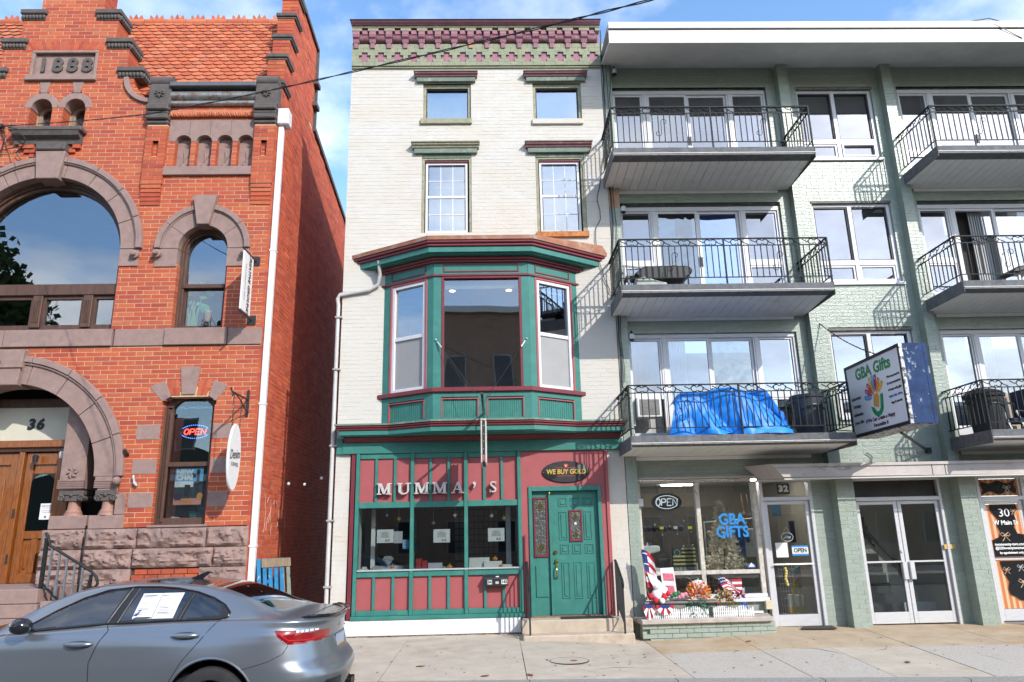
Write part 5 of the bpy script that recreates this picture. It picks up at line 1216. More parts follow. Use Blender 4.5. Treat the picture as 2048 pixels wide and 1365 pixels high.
BOX('radiator', m_white, dd, 7.5, 8.1, .8, .9, 0, .25); BOX('yellow_panel', M('ochre', (.35,.25,.06), rough=.8), dd, 7.6, 8.1, 1.5, 1.54, .3, .9)
# shop no. 30
s3 = MB()
for (a,b,z0,z1) in ((8.79,8.85,-.1,2.47),(9.62,9.70,-.1,2.47),(8.85,9.62,2.03,2.10),(8.85,9.62,2.42,2.47),(9.70,12.7,2.42,2.47),(9.70,12.7,.0,.1)): s3.box(a,b,.12,.26,z0,z1)
s3 = s3.build('corner_shop_front', m_alum, grn, bev=.005)
m_peach = M('peach_film', (.70,.42,.24), rough=.4, var=.05, scale=3); m_orange = M('orange_stripe', (.50,.17,.06), rough=.4); m_film = M('black_film', (.014,.015,.017), rough=.15)
g30 = glass_door(8.855, 9.615, 2.025, s3, .17, pane=False)
def film(x0, x1, z0, z1, y, shape, par):
    BOX('film', m_peach, par, x0, x1, y, y+.004, z0, z1)
    n = int((x1-x0)/.1)
    for k in range(n): BOX('stripe', m_orange, par, x0+(k+.25)*(x1-x0)/n, x0+(k+.75)*(x1-x0)/n, y-.002, y-.0005, z0, z1)
    MB().prism(shape, y-.005, y-.0025, 'y').build('black_shape', m_film, par)
    k = len(shape)
    MB().tube([(p[0], y-.005, p[1]) for p in shape], .006, 4, closed=True).build('outline', m_orange, par)
def wavy(x0, x1, z0, z1, ax, az, nw):
    P = []
    for k in range(24): t = k/24; P.append((x0+(x1-x0)*t, z1-az*(.5-.5*math.cos(t*nw*2*math.pi))))
    for k in range(24): t = k/24; P.append((x1-ax*(.5-.5*math.cos(t*2*math.pi*1.5)), z1-(z1-z0)*t))
    for k in range(24): t = k/24; P.append((x1-(x1-x0)*t, z0+az*(.5-.5*math.cos(t*nw*2*math.pi))))
    for k in range(24): t = k/24; P.append((x0+ax*(.5-.5*math.cos(t*2*math.pi*1.5)), z0+(z1-z0)*t))
    return P
film(8.925, 9.545, 1.03, 1.955, .175, [(9.0,1.955),(8.98,1.85),(9.10,1.68),(9.06,1.58),(9.10,1.47),(9.06,1.38),(8.93,1.33),(8.93,1.035),(9.54,1.035),(9.54,1.42),(9.42,1.44),(9.38,1.55),(9.44,1.66),(9.42,1.78),(9.5,1.86),(9.48,1.955)], g30)
film(8.925, 9.545, .17, .975, .175, [(9.0,.975),(9.0,.9),(9.04,.75),(9.10,.62),(9.06,.50),(9.08,.40),(9.16,.36),(9.24,.30),(9.34,.28),(9.42,.34),(9.54,.40),(9.54,.975)], g30)
film(8.86, 9.61, 2.11, 2.41, .19, wavy(8.90,9.57,2.135,2.385,.03,.05,2), s3)
for k in range(3): film(9.72+.9*k, 10.58+.9*k, .12, 2.41, .19, wavy(9.78+.9*k,10.5+.9*k,.2,2.3,.08,.1,2), s3)
m_wprint = M('white_print', (.78,.78,.76), rough=.5)
text('door_number', '30', .20, m_wprint, g30, (9.24,.168,1.80), ex=.001, sx=1.1)
text('door_lettering', 'W Main St', .105, m_wprint, g30, (9.24,.168,1.63), ex=.001, off=.003)
for s_, z, sz in (('twotwenty-two.com',1.255,.068),('@220twentytwomade',1.19,.062),('by appointment only',1.11,.052)): text('door_lettering', s_, sz, m_wprint, g30, (9.25,.168,z), ex=.001, off=.002)
def bow(x, z, s_, par, mat):
    b = MB(); y = .166
    for k in (-1, 1):
        b.tube([(x,y,z),(x+k*.05*s_,y,z+.035*s_),(x+k*.075*s_,y,z+.005*s_),(x+k*.045*s_,y,z-.02*s_),(x,y,z)], .006*s_, 4); b.tube([(x,y,z),(x+k*.02*s_,y,z-.05*s_),(x+k*.055*s_,y,z-.09*s_)], .006*s_, 4)
    b.build('bow', mat, par)
m_bow = M('bow_print', (.72,.50,.34), rough=.5); m_wbow = M('pale_bow', (.6,.58,.54), rough=.5)
for (x, z, s_) in ((9.42,1.84,.8),(9.19,1.42,1.2),(9.10,.83,.9),(9.36,.62,1.2)): bow(x, z, s_, g30, m_bow)
bow(9.36,.87,.9,g30,m_wbow); bow(9.38,2.26,1.0,s3,m_wbow)
# planter ledge below the gift window
lg = MB().prism([(2.34,-.02),(2.40,-.47),(4.60,-.42),(4.72,.12),(2.36,.12)], .13, .21, 'z').build('ledge', M('ledge_stone', (.42,.37,.32), rough=.85, var=.2, scale=6, bump=.3, stain=[((.2,.17,.14),4,.58,.12,.6)]), grn, bev=.012)
for r in range(5):
    z = -.235+.073*r
    for k in range(9):
        a = 2.42+.247*k+(.12 if r % 2 else 0); c = min(a+.239, 4.66); a = max(a, 2.42)
        if c-a > .03 and (z > gz((a+c)/2,-.4)-.08): BOX('brick', m_gbrick, lg, a, c, -.40+.05*(a-2.4)/2.3, -.2, z, z+.065)
BOX('ledge_core', m_gmort, lg, 2.43, 4.66, -.34, .14, -.25, .128)
# gift shop room
m_shopwall = M('shop_wall', (.20,.17,.135), rough=.9, var=.12, scale=1.2)
BOX('shop_wall', m_shopwall, sh, 2.5, 6.1, 3.4, 3.45, -.1, 2.6); BOX('shop_floor', m_dim, sh, 2.5, 6.1, .3, 3.4, -.1, -.04); BOX('shop_ceiling', M('shop_ceiling', (.7,.68,.63), rough=.9), sh, 2.5, 6.1, .28, 3.4, 2.56, 2.6); BOX('shop_wall', m_shopwall, sh, 5.95, 6.0, .3, 3.4, -.1, 2.6); BOX('shop_wall', m_shopwall, sh, 2.45, 2.5, .3, 3.4, -.1, 2.6)
for (x, y) in ((3.2,1.2),(4.3,1.3),(3.9,2.4),(5.3,1.2)): BOX('ceiling_light', EMIT('shop_tube', (1,.96,.88), 20), sh, x-.35, x+.35, y-.06, y+.06, 2.535, 2.556)
BOX('display_shelf', m_oldwood, sh, 2.6, 4.68, .27, 1.0, .86, .9)

# ================================================================== PARKED CAR
import numpy as np
car = thing('parked_car', 'grey blue four-door sedan parked at the kerb with papers taped in its rear window', 'car', (-3.9, -4.85, -.195))
CX0, CY0, CZ0 = -1.54, -4.85, -.195
m_paint = M('satin_grey_blue_paint', (.225,.25,.28), rough=.30, metal=.72, var=.02, scale=2, coat=.25)
m_cglass = GLASS('tinted_car_glass', (.05,.055,.06), .13, .004, 3)
m_cblack = M('gloss_black_trim', (.012,.012,.014), rough=.12, var=.02, coat=.5)
m_satin = M('satin_black_trim', (.012,.012,.013), rough=.45, var=.02)
m_rubber = M('tyre_rubber', (.022,.022,.023), rough=.85, var=.2, scale=20)
m_wheel = M('black_alloy', (.02,.02,.022), rough=.3, metal=.5)
def it(tab): 
    xs = [p[0] for p in tab]; ys = [p[1] for p in tab]
    return lambda x: np.interp(x, xs, ys)
def smooth_it(tab, k=.12):
    f = it(tab); g = np.linspace(-1, 6, 1401); y = f(g); w = int(k/.005); ker = np.hanning(2*w+1); ker /= ker.sum()
    y2 = np.convolve(np.pad(y, w, mode='edge'), ker, mode='valid'); return lambda x: np.interp(x, g, y2)
c_w = smooth_it([(.2,.84),(.32,.895),(.5,.915),(.7,.922),(.88,.915),(.955,.90),(1.0,.872),(1.08,.85)], .03)
c_xr = smooth_it([(.2,.16),(.34,.06),(.55,.0),(.62,.02),(.70,.09),(.87,.135),(1.0,.12),(1.06,.07),(1.1,.06)], .03)
c_xf = smooth_it([(.2,4.62),(.4,4.79),(.6,4.78),(.75,4.7),(.88,4.5),(1,4.3)], .05)
c_zb = smooth_it([(0,1.02),(.3,1.05),(.6,1.065),(1.1,1.07),(1.6,1.06),(2.2,1.04),(2.9,1.0),(3.5,.96),(4.1,.88),(4.5,.78),(4.75,.66)], .2)
c_zt = smooth_it([(0,1.07),(.25,1.09),(.55,1.115),(.87,1.265),(1.18,1.375),(1.5,1.425),(1.9,1.452),(2.3,1.44),(2.65,1.385),(2.95,1.28),(3.35,1.08),(3.6,1.02),(4.1,.95),(4.5,.84),(4.78,.68)], .12)
c_zr = smooth_it([(0,1.045),(.28,1.075),(.52,1.10),(.72,1.16),(.94,1.255),(1.16,1.335),(1.35,1.38),(1.7,1.415),(2.1,1.425),(2.35,1.41),(2.6,1.36),(2.86,1.26),(3.08,1.14),(3.3,1.0),(3.6,.975),(4.1,.90),(4.5,.80),(4.78,.66)], .08)
c_yr = smooth_it([(0,.62),(.45,.66),(.9,.60),(1.4,.575),(2.2,.575),(2.7,.60),(3.1,.655),(3.4,.72),(4.0,.70),(4.7,.5)], .2)
NU, NV, NS = 560, 70, 84
uu = np.linspace(0, 1, NU)
def plan(z, zfix=None):
    th = np.clip(uu/.2, 0, 1)*math.pi/2; n = 2.7; Lr = .62
    tf = np.clip((uu-.86)/.14, 0, 1)*math.pi/2; Lf = .9
    xr = c_xr(z); xf = c_xf(z); w = c_w(z)
    x = np.where(uu < .2, xr+Lr*(1-np.maximum(np.cos(th),0)**(2/n)), xr+Lr+(xf-Lf-xr-Lr)*np.clip((uu-.2)/.66, 0, 1))
    x = np.where(uu > .86, xf-Lf+Lf*np.sin(tf)**(2/2.4), x)
    y = np.where(uu < .2, w*np.maximum(np.sin(th),1e-6)**(2/n), w); y = np.where(uu > .86, w*np.maximum(np.cos(tf),0)**(2/2.4), y)
    fl = (.032*np.exp(-((x-1.12)/.45)**2)+.02*np.exp(-((x-3.98)/.45)**2))*np.exp(-((z-.72)/.20)**2) - .018*np.exp(-((x-2.5)/.7)**2)*np.exp(-((z-.55)/.25)**2)
    y = y*(1+fl/ .9)
    return x, y
zb_u = c_zb(plan(np.full(NU, 1.03))[0])
lower = np.zeros((NU, NV, 3))
for j in range(NV):
    z = .2+(zb_u-.2)*(j/(NV-1)); x, y = plan(z); lower[:, j, 0] = x; lower[:, j, 1] = y; lower[:, j, 2] = z
upper = np.zeros((NU, NS, 3)); xs, ys = lower[:, -1, 0], lower[:, -1, 1]; zb_ = lower[:, -1, 2]
yr = np.minimum(c_yr(xs), ys*.86); yb = np.maximum(ys-.045, yr); zr_ = np.maximum(c_zr(xs), zb_+.008); zt_ = np.maximum(c_zt(xs), zr_+.004)
for k in range(NS):
    s = k/(NS-1)
    if s < .1: t = s/.1; y = ys+(yb-ys)*t; z = zb_+.018*np.sin(t*math.pi/2)*np.ones(NU)
    elif s < .5: t = (s-.1)/.4; y = yb+(yr-yb)*t + .012*math.sin(t*math.pi)*(ys > .3); z = zb_+.018+(np.maximum(zr_, zb_+.019)-zb_-.018)*t
    else: t = (s-.5)/.5; y = yr*(1-t); z = zr_+(zt_-zr_)*(1-(1-t)**2.2)
    upper[:, k, 0] = xs; upper[:, k, 1] = y; upper[:, k, 2] = z
ker = np.array([1,2,3,4,3,2,1.]); ker /= ker.sum()
up2 = upper.copy()
for c in (1, 2):
    pad = np.pad(upper[:, :, c], ((0,0),(3,3)), mode='edge'); sm_ = sum(ker[q]*pad[:, q:q+NS] for q in range(7)); up2[:, 3:-3, c] = sm_[:, 3:-3]
upper = up2
def inpoly(px, py, poly):
    r = np.zeros(px.shape, bool); n = len(poly)
    for i in range(n):
        x0, y0 = poly[i]; x1, y1 = poly[(i+1) % n]
        c = ((y0 > py) != (y1 > py)) & (px < (x1-x0)*(py-y0)/(y1-y0+1e-12)+x0); r ^= c
    return r
DLO = [(3.02,1.015),(2.71,1.20),(2.49,1.305),(2.28,1.37),(2.01,1.395),(1.8,1.392),(1.61,1.375),(1.40,1.335),(1.23,1.28),(1.10,1.215),(1.03,1.15),(1.04,1.11),(1.12,1.095),(1.48,1.09),(2.17,1.075),(2.83,1.03)]
DF = [(2.93,1.045),(2.71,1.185),(2.49,1.285),(2.28,1.345),(2.08,1.37),(2.19,1.085),(2.8,1.055)]
DR = [(1.96,1.37),(1.61,1.352),(1.46,1.325),(1.525,1.105),(2.06,1.10)]
DQ = [(1.41,1.32),(1.24,1.262),(1.13,1.205),(1.12,1.13),(1.47,1.108)]
def grid_faces(G, cls_fn):
    a, b = G.shape[:2]; ctr = (G[:-1,:-1]+G[1:,:-1]+G[1:,1:]+G[:-1,1:])/4
    return cls_fn(ctr)
def cls_low(c):
    x, y, z = c[..., 0], c[..., 1], c[..., 2]; k = np.full(x.shape, 'body', object)
    k[((x-1.12)**2+(z-.355)**2 < .415**2) & (y > .5)] = ''
    k[((x-3.98)**2+(z-.355)**2 < .40**2) & (y > .5)] = ''
    lamp = inpoly(x, z, [(.56,.985),(.40,.985),(.30,.95),(.0,.945),(.0,.87),(.36,.85),(.44,.862),(.53,.93)]) & (y > .36) & (x < .6); k[lamp] = 'tail_light'
    k[(x < .34) & (z < .50-.25*np.maximum(0, x-.1)) & (z > .2) & (y < .80)] = 'diffuser'
    k[(z < .255)] = 'skirt'
    return k
def cls_up(c):
    x, y, z = c[..., 0], c[..., 1], c[..., 2]; k = np.full(x.shape, 'body', object)
    side = (y > c_yr(x)*.93)
    d = inpoly(x, z, DLO) & side; k[d] = 'window_trim'
    for nm, P in (('front_window', DF), ('rear_window', DR), ('quarter_window', DQ)): k[inpoly(x, z, P) & side] = nm
    k[(x > .60) & (x < 1.30) & (y < .52-.10*(x-.6)) ] = 'rear_screen'
    k[(x > 1.32) & (x < 2.62) & (y < .50)] = 'roof_panel'
    k[(x > 2.70) & (x < 3.42) & (y < .53+.1*(x-2.7))] = 'windscreen'
    return k
groups = {}
def absorb(G, K):
    a, b = G.shape[:2]
    for sgn in (-1, 1):
        V = G.reshape(-1, 3).copy(); V[:, 1] *= sgn; V = np.stack([CX0-V[:, 0], CY0+V[:, 1], CZ0+V[:, 2]], 1)
        ii, jj = np.meshgrid(np.arange(a-1), np.arange(b-1), indexing='ij'); Q = np.stack([ii*b+jj, (ii+1)*b+jj, (ii+1)*b+jj+1, ii*b+jj+1], -1)
        if sgn > 0: Q = Q[..., ::-1]
        for nm in set(K.reshape(-1)):
            if not nm: continue
            groups.setdefault(nm+('' if nm in ('body','skirt','diffuser','rear_screen','roof_panel','windscreen') else '|%d' % sgn), []).append((V, Q[K == nm]))
absorb(lower, grid_faces(lower, cls_low)); absorb(upper, grid_faces(upper, cls_up))
m_red = M('red_lamp_lens', (.22,.003,.006), rough=.12, var=.05, coat=.6)
CM = {'body': m_paint, 'skirt': m_cblack, 'diffuser': m_cblack, 'rear_screen': m_cglass, 'roof_panel': m_cblack, 'windscreen': m_cglass, 'tail_light': m_red, 'window_trim': m_satin, 'front_window': m_cglass, 'rear_window': m_cglass, 'quarter_window': m_cglass}
for nm, lst in groups.items():
    base = nm.split('|')[0]; vs = []; fs = []; off_ = 0
    for V, Q in lst:
        used, inv = np.unique(Q.reshape(-1), return_inverse=True); fs += (inv.reshape(-1, 4)+off_).tolist(); vs += V[used].tolist(); off_ += len(used)
    m_ = MB(); m_.v = [tuple(v) for v in vs]; m_.f = fs; m_.m = [0]*len(fs)
    me = bpy.data.meshes.new(base); o0 = org(car); me.from_pydata([(v[0]-o0.x, v[1]-o0.y, v[2]-o0.z) for v in vs], [], fs); me.materials.append(CM[base])
    bm = bmesh.new(); bm.from_mesh(me); bmesh.ops.remove_doubles(bm, verts=bm.verts, dist=.0006); bmesh.ops.recalc_face_normals(bm, faces=bm.faces); bm.to_mesh(me); bm.free()
    me.polygons.foreach_set('use_smooth', [True]*len(me.polygons)); me.update()
    o = bpy.data.objects.new(base, me); C.objects.link(o); o.parent = car; ORG[o.name] = o0
allp = np.concatenate([lower.reshape(-1, 3), upper.reshape(-1, 3)])
def on_side(x, z, out=.0, sgn=-1):
    sel = allp[allp[:, 1] > .5]; i = np.argmin((sel[:, 0]-x)**2+(sel[:, 2]-z)**2); return (CX0-x, CY0+sgn*(sel[i, 1]+out), CZ0+z)
def on_top(x, y, out=0):
    sel = upper.reshape(-1, 3); i = np.argmin((sel[:, 0]-x)**2+(sel[:, 1]-abs(y))**2); return (CX0-x, CY0+y, CZ0+sel[i, 2]+out)
def densify(P, k=8): 
    return [(a[0]+(b[0]-a[0])*t/k, a[1]+(b[1]-a[1])*t/k) for a, b in zip(P, P[1:]) for t in range(k)]+[P[-1]]
m_gap = M('panel_gap', (.008,.008,.009), rough=.8)
lines = MB()
for sgn in (-1, 1):
    for P in ([(2.17,1.075),(2.12,1.03),(2.19,.91),(2.25,.75),(2.24,.5),(2.22,.28)], [(1.09,1.095),(1.16,1.03),(1.24,.92),(1.39,.74),(1.50,.56),(1.53,.4),(1.53,.28)], [(3.1,1.01),(3.2,.95),(3.28,.8),(3.28,.4),(3.25,.28)]):
        lines.tube([on_side(x, z, -.0005, sgn) for x, z in densify(P)], .0042, 5)
    lines.tube([on_side(x, z, -.0005, sgn) for x, z in densify([(.83,.66),(.6,.72),(.47,.78),(.43,.85)])], .0035, 5)
lines.build('panel_gaps', m_gap, car)
tl = MB(); tl.tube([on_top(.30, y) for y in np.linspace(-.66, .66, 20)], .004, 5); tl.build('boot_gap', m_gap, car)
for sgn in (-1, 1):
    t = MB(); t.tube([on_side(x, z, .002, sgn) for x, z in densify(DLO+DLO[:1], 4)], .009, 5); t.build('window_trim', m_cblack, car)
    for (a, b) in (((2.05,1.385),(2.17,1.085)),((1.98,1.38),(2.075,1.085)),((1.435,1.325),(1.50,1.10))): 
        t = MB(); t.tube([on_side(a[0]+(b[0]-a[0])*k/6, a[1]+(b[1]-a[1])*k/6, .001, sgn) for k in range(7)], .007, 5); t.build('pillar_trim', m_satin, car)
    for (hx, hz) in ((2.36,.915),(1.385,.968)):
        h = MB(); 
        P = [on_side(hx+.125*c, hz+.0*c, .012+.028*(1-c*c), sgn) for c in np.linspace(-1, 1, 11)]
        h.tube(P, [.010+.014*math.sqrt(max(0, 1-c*c)) for c in np.linspace(-1, 1, 11)], 10)
        h.build('door_handle', m_paint, car, smooth=True)
        c_ = MB(); cc = [on_side(hx+.13*math.cos(a), hz+.034*math.sin(a)-.004, .0015, sgn) for a in np.linspace(0, 2*math.pi, 24)[:-1]]; c_.add(cc, [tuple(range(len(cc)))]); c_.build('handle_shade_patch', M('recess_shade', (.10,.12,.145), rough=.4, metal=.7), car)  # flat patch; the shade of the handle hollow is in its colour
    # arch lips and wheels
    for wx, R__ in ((1.12,.415),(3.98,.40)):
        t = MB(); t.tube([on_side(wx+R__*math.cos(a), .355+R__*math.sin(a), -.008, sgn) for a in np.linspace(-.25, math.pi+.25, 40)], .014, 6); t.build('arch_lip', m_paint, car, smooth=True)
        wl = MB(); wl.lathe([(.0,-.35),(.42,-.34),(.42,.02)], (CX0-wx, CY0+sgn*.80, CZ0+.355), 'y', 36, cap=False) if sgn > 0 else wl.lathe([(.0,.35),(.42,.34),(.42,-.02)], (CX0-wx, CY0+sgn*.80, CZ0+.355), 'y', 36, cap=False)
        wl.build('wheel_well', m_black_flat, car)
        c0 = (CX0-wx, CY0+sgn*.80, CZ0+.345)
        w = MB().lathe([(.235,-.12),(.30,-.13),(.335,-.115),(.345,-.06),(.345,.06),(.335,.115),(.30,.13),(.235,.12)], c0, 'y', 48, cap=False).build('wheel', m_rubber, car, smooth=40)
        MB().lathe([(.243,-.11),(.228,-.10),(.222,.09),(.243,.11)], c0, 'y', 40, cap=False).build('rim', m_wheel, w, smooth=40)
        hb = MB(); yo = sgn*.085
        for k in range(10):
            a = 2*math.pi*k/10
            for da in (-.075, .075):
                hb.bar((c0[0]+.05*math.cos(a), c0[1]+yo, c0[2]+.05*math.sin(a)), (c0[0]+.232*math.cos(a+da), c0[1]+yo+sgn*.01, c0[2]+.232*math.sin(a+da)), .016, .02)
        hb.lathe([(0,-.02),(.055,-.02),(.055,.02),(0,.02)], (c0[0], c0[1]+yo, c0[2]), 'y', 16); hb.build('spokes', m_wheel, w)
        MB().lathe([(0,-.012),(.17,-.012),(.17,.012),(0,.012)], (c0[0], c0[1]+sgn*.03, c0[2]), 'y', 30).build('brake_disc', M('brake_steel', (.2,.2,.2), rough=.35, metal=.9), w)
    # tail light inner pieces
    t = MB(); t.tube([on_side(x, z, .004, sgn) for x, z in densify([(.52,.955),(.43,.89),(.30,.88),(.17,.885)], 6)], .008, 5); t.build('light_bar', M('bright_red_lens', (.42,.008,.010), rough=.2, coat=.5), car)
    for k in range(5):
        x = .36-.035*k; t = MB(); cc = [on_side(x+a, z, .004, sgn) for a, z in ((-.012,.955),(.012,.955),(.012,.975),(-.012,.975))]; t.add(cc, [(0,1,2,3)]); t.build('reverse_lens', m_white, car)
    # side mirror
    mr = MB().ball((0,0,0), 1, 14).xf(lambda v: Vector((CX0-2.86+v.x*.10, CY0+sgn*1.0+v.y*.095, CZ0+1.095+v.z*.075))); mr.bar((CX0-2.84, CY0+sgn*.85, CZ0+1.04), (CX0-2.86, CY0+sgn*.95, CZ0+1.06), .05, .03)
    mr.build('side_mirror', m_cblack, car, smooth=True)
    BOX('fender_side_mark', m_red, car, CX0-.36, CX0-.345, CY0+sgn*.86, CY0+sgn*.87, CZ0+.42, CZ0+.6)
sp = MB()
P = [on_top(.10+.22*(abs(y)/.7)**3, y, .012) for y in np.linspace(-.70, .70, 25)]
for p, q in zip(P, P[1:]):
    pass
sp.tube(P, .014, 6); sp.tube([(p[0]+.03, p[1], p[2]+.008) for p in P], .012, 6); sp.tube([(p[0]-.03, p[1], p[2]-.003) for p in P], .012, 6); sp.build('boot_spoiler', m_cblack, car, smooth=True)
rx = CX0-.13
pl = BOX('number_plate', M('plate_blue_white', (.30,.34,.44), rough=.4), car, rx+.005, rx+.025, CY0-.17, CY0+.17, CZ0+.74, CZ0+.86); BOX('plate_band', M('plate_amber', (.5,.3,.05), rough=.4), pl, rx+.0255, rx+.027, CY0-.15, CY0+.15, CZ0+.745, CZ0+.765)
MB().lathe([(0,0),(.04,0),(.04,.012),(0,.012)], (rx-.005, CY0, CZ0+.97), 'x', 20).build('badge', M('badge_grey', (.25,.26,.28), rough=.3, metal=.8), car)
for y in (-.42,-.30,.30,.42): MB().lathe([(.035,-.1),(.042,-.1),(.042,.03),(.035,.03)], (CX0-.06, CY0+y, CZ0+.33), 'x', 16).build('exhaust_pipe', m_wheel, car)
fn = MB().prism([(CX0-1.75,CZ0+1.43),(CX0-1.62,CZ0+1.425),(CX0-1.52,CZ0+1.50),(CX0-1.56,CZ0+1.505)], CY0-.02, CY0+.02, 'y').build('roof_aerial', m_cblack, car)
# interior: dark seats and tub so the glass has something behind it
BOX('cabin_floor', m_black_flat, car, CX0-3.3, CX0-.75, CY0-.78, CY0+.78, CZ0+.45, CZ0+.62)
for x in (1.35, 2.3):
    for y in (-.38, .38): MB().prism([(CX0-x-.1,CZ0+.6),(CX0-x+.05,CZ0+.6),(CX0-x+.18,CZ0+1.15),(CX0-x+.08,CZ0+1.22),(CX0-x+.0,CZ0+1.15)], CY0+y-.22, CY0+y+.22, 'y').build('seat', M('black_leather', (.015,.015,.016), rough=.5), car, bev=.03)
BOX('parcel_shelf', M('shelf_grey', (.30,.29,.27), rough=.8), car, CX0-1.05, CX0-.62, CY0-.55, CY0+.55, CZ0+1.03, CZ0+1.045)
# papers in the rear side window
def decal(x0, x1, z0, z1, out): return [on_side(x0, z0, out), on_side(x1, z0, out), on_side(x1, z1, out), on_side(x0, z1, out)]
def quadp(name, x0, x1, z0, z1, out, mat, par):
    n = 4; mb = MB(); vs = []
    for j in range(n+1):
        for i in range(n+1):
            sk = .03*(1-j/n)
            vs.append(on_side(x0+(x1-x0)*i/n+sk, z0+(z1-z0)*j/n, out))
    mb.add(vs, [(j*(n+1)+i, j*(n+1)+i+1, (j+1)*(n+1)+i+1, (j+1)*(n+1)+i) for j in range(n) for i in range(n)]); return mb.build(name, mat, par, smooth=True)
for (a, b, lb) in ((1.92,1.735,'printed dealer sheet with blue corner taped to the car window'),(1.73,1.53,'white text sheet taped in the car window beside the price sheet')):
    pp = quadp('window_sheet', a, b, 1.115, 1.335, .006, m_white, None); tag(pp, lb, 'paper', 'papers in the car window')
    for k in range(13):
        ln = .05+.09*random.random(); quadp('print_line', a-.02, a-.02-ln, 1.31-.013*k, 1.31-.013*k+(.008 if k == 0 else .003), .0075, pm_, pp)
    if a > 1.8:
        quadp('blue_corner', 1.915, 1.88, 1.14, 1.19, .0075, M('print_blue', (.03,.05,.25), rough=.6), pp); quadp('black_footer', 1.915, 1.75, 1.118, 1.13, .0075, m_black, pp)

# ================================================================== THINGS AROUND THE RED BUILDING
st = thing('stone_stoop', 'brownstone stoop with side steps below the oak doors of the red building', 'steps', (-8, -.5, 0))
for (x0, x1, z0, z1) in ((-11.6,-7.16,.73,.95),(-11.6,-7.15,.52,.725),(-11.6,-7.14,.30,.515),(-11.6,-7.13,.02,.295)):
    for k in range(3): BOX('step_stone', m_brown, st, x0+(x1-x0)*k/3+.004, x0+(x1-x0)*(k+1)/3-.004, -1.0, .75, z0, z1, bev=.012)
for k in range(4): BOX('tread', m_brown, st, -7.12+.27*k, -6.86+.27*k, -.98, -.13, .01, .76-.19*k, bev=.012)
sr = thing('stair_railing', 'black iron stair railing with a scrolled end on the brownstone stoop', 'railing', (-6.7, -.9, .9))
rl = MB(); rl.tube([(-7.22,-.9,1.80),(-7.19,-.9,1.77),(-7.12,-.9,1.60),(-6.42,-.9,1.19),(-6.33,-.9,1.10),(-6.30,-.9,1.00),(-6.36,-.9,.93),(-6.44,-.9,.96),(-6.44,-.9,1.04),(-6.40,-.9,1.06)], .022, 6); rl.build('handrail', m_iron, sr, smooth=True)
rl = MB(); rl.bar((-7.17,-.9,1.02),(-6.42,-.9,.36),.03); rl.build('rail', m_iron, sr)
BOX('post', m_iron, sr, -7.21, -7.16, -.925, -.875, .95, 1.72)
for k in range(6):
    x = -7.08+.13*k; BOX('baluster', M('worn_grey_iron', (.17,.18,.20), rough=.45, metal=.3, var=.3, scale=12), sr, x-.014, x+.014, -.914, -.886, .95-.88*(x+7.17)+.02, 1.58-.585*(x+7.12))
BOX('post', m_iron, sr, -6.44, -6.40, -.92, -.88, .1, 1.14)
# hanging oval coffee sign (blade, seen from its +x side)
cs = thing('hanging_sign', 'white oval coffee shop sign hanging from a scrolled iron bracket', 'sign', (-4.45, -.5, 2.45))
ov = MB().lathe([(0,-.02),(.99,-.02),(1,-.012),(1,.012),(.99,.02),(0,.02)], (0,0,0), 'x', 48).xf(lambda v: Vector((-4.45+v.x, -.53+v.y*.285, 3.0+v.z*.565)))
ov.build('board', m_white, cs, smooth=50)
text('lettering', 'Denim', .225, m_black, cs, (-4.427, -.53, 3.04), ex=.002, rotz=R_(90), shear=.3, off=.001, tilt=.10, sx=.78)
text('lettering', 'COFFEE', .088, m_black, cs, (-4.427, -.52, 2.87), ex=.002, rotz=R_(90), off=.001, sp=1.35, sx=.85)
b = MB(); b.bar((-4.45,-.01,3.78),(-4.45,-.01,4.26),.035); b.bar((-4.45,0,4.08),(-4.45,-.85,4.08),.022); b.tube([(-4.45,-.03,3.85)]+[(-4.45,-.05-.7*t, 3.85+.22*math.sin(t*math.pi/2)) for t in [k/10 for k in range(11)]], .011, 5)
for (y, z, r) in ((-.12,4.02,.05),(-.80,4.03,.05),(-.08,3.84,.045)): b.tube([(-4.45,y+r*(1-.07*k)*math.cos(k*.7),z+r*(1-.07*k)*math.sin(k*.7)) for k in range(11)], .008, 4)
b.tube([(-4.45,-.84,4.08),(-4.45,-.90,4.14),(-4.45,-.92,4.10)], .012, 5); b.build('bracket', m_black, cs)
for y in (-.34, -.72):
    ch = MB()
    for k in range(9): z = 4.06-.062*k; ch.tube([(-4.45+(.012 if k % 2 else 0)*math.cos(a), y+(.012 if k % 2 == 0 else .004)*math.cos(a), z-.03+.034*math.sin(a)) for a in [q*math.pi/4 for q in range(8)]], .004, 4, closed=True)
    ch.build('chain', m_black, cs)
# upper blade sign
bs_ = thing('blade_sign', 'narrow white vertical blade sign between two black wall brackets', 'sign', (-4.5, -.4, 5.6))
BOX('board', m_white, bs_, -4.515, -4.485, -.66, -.16, 5.62, 6.74, bev=.004)
BOX('border', M('sign_grey_line', (.45,.45,.45), rough=.5), bs_, -4.4845, -4.4835, -.66, -.15, 5.62, 5.63)
text('lettering', 'CREATIVE GROUNDS', .155, m_black, bs_, (-4.482, -.33, 6.17), ex=.0015, rotz=R_(90), tilt=R_(-90), shear=.2, off=.005, sp=1.05, sx=.80)
text('lettering', 'COLLABORATIVE SPACE', .05, pm_, bs_, (-4.482, -.53, 6.17), ex=.001, rotz=R_(90), tilt=R_(-90), sp=1.35)
for z in (6.77, 5.59):
    BOX('arm', m_black, bs_, -4.512, -4.488, -.74, -.01, z-.014, z+.014); BOX('wall_plate', m_black, bs_, -4.58, -4.42, -.016, .0, z-.09, z+.09)
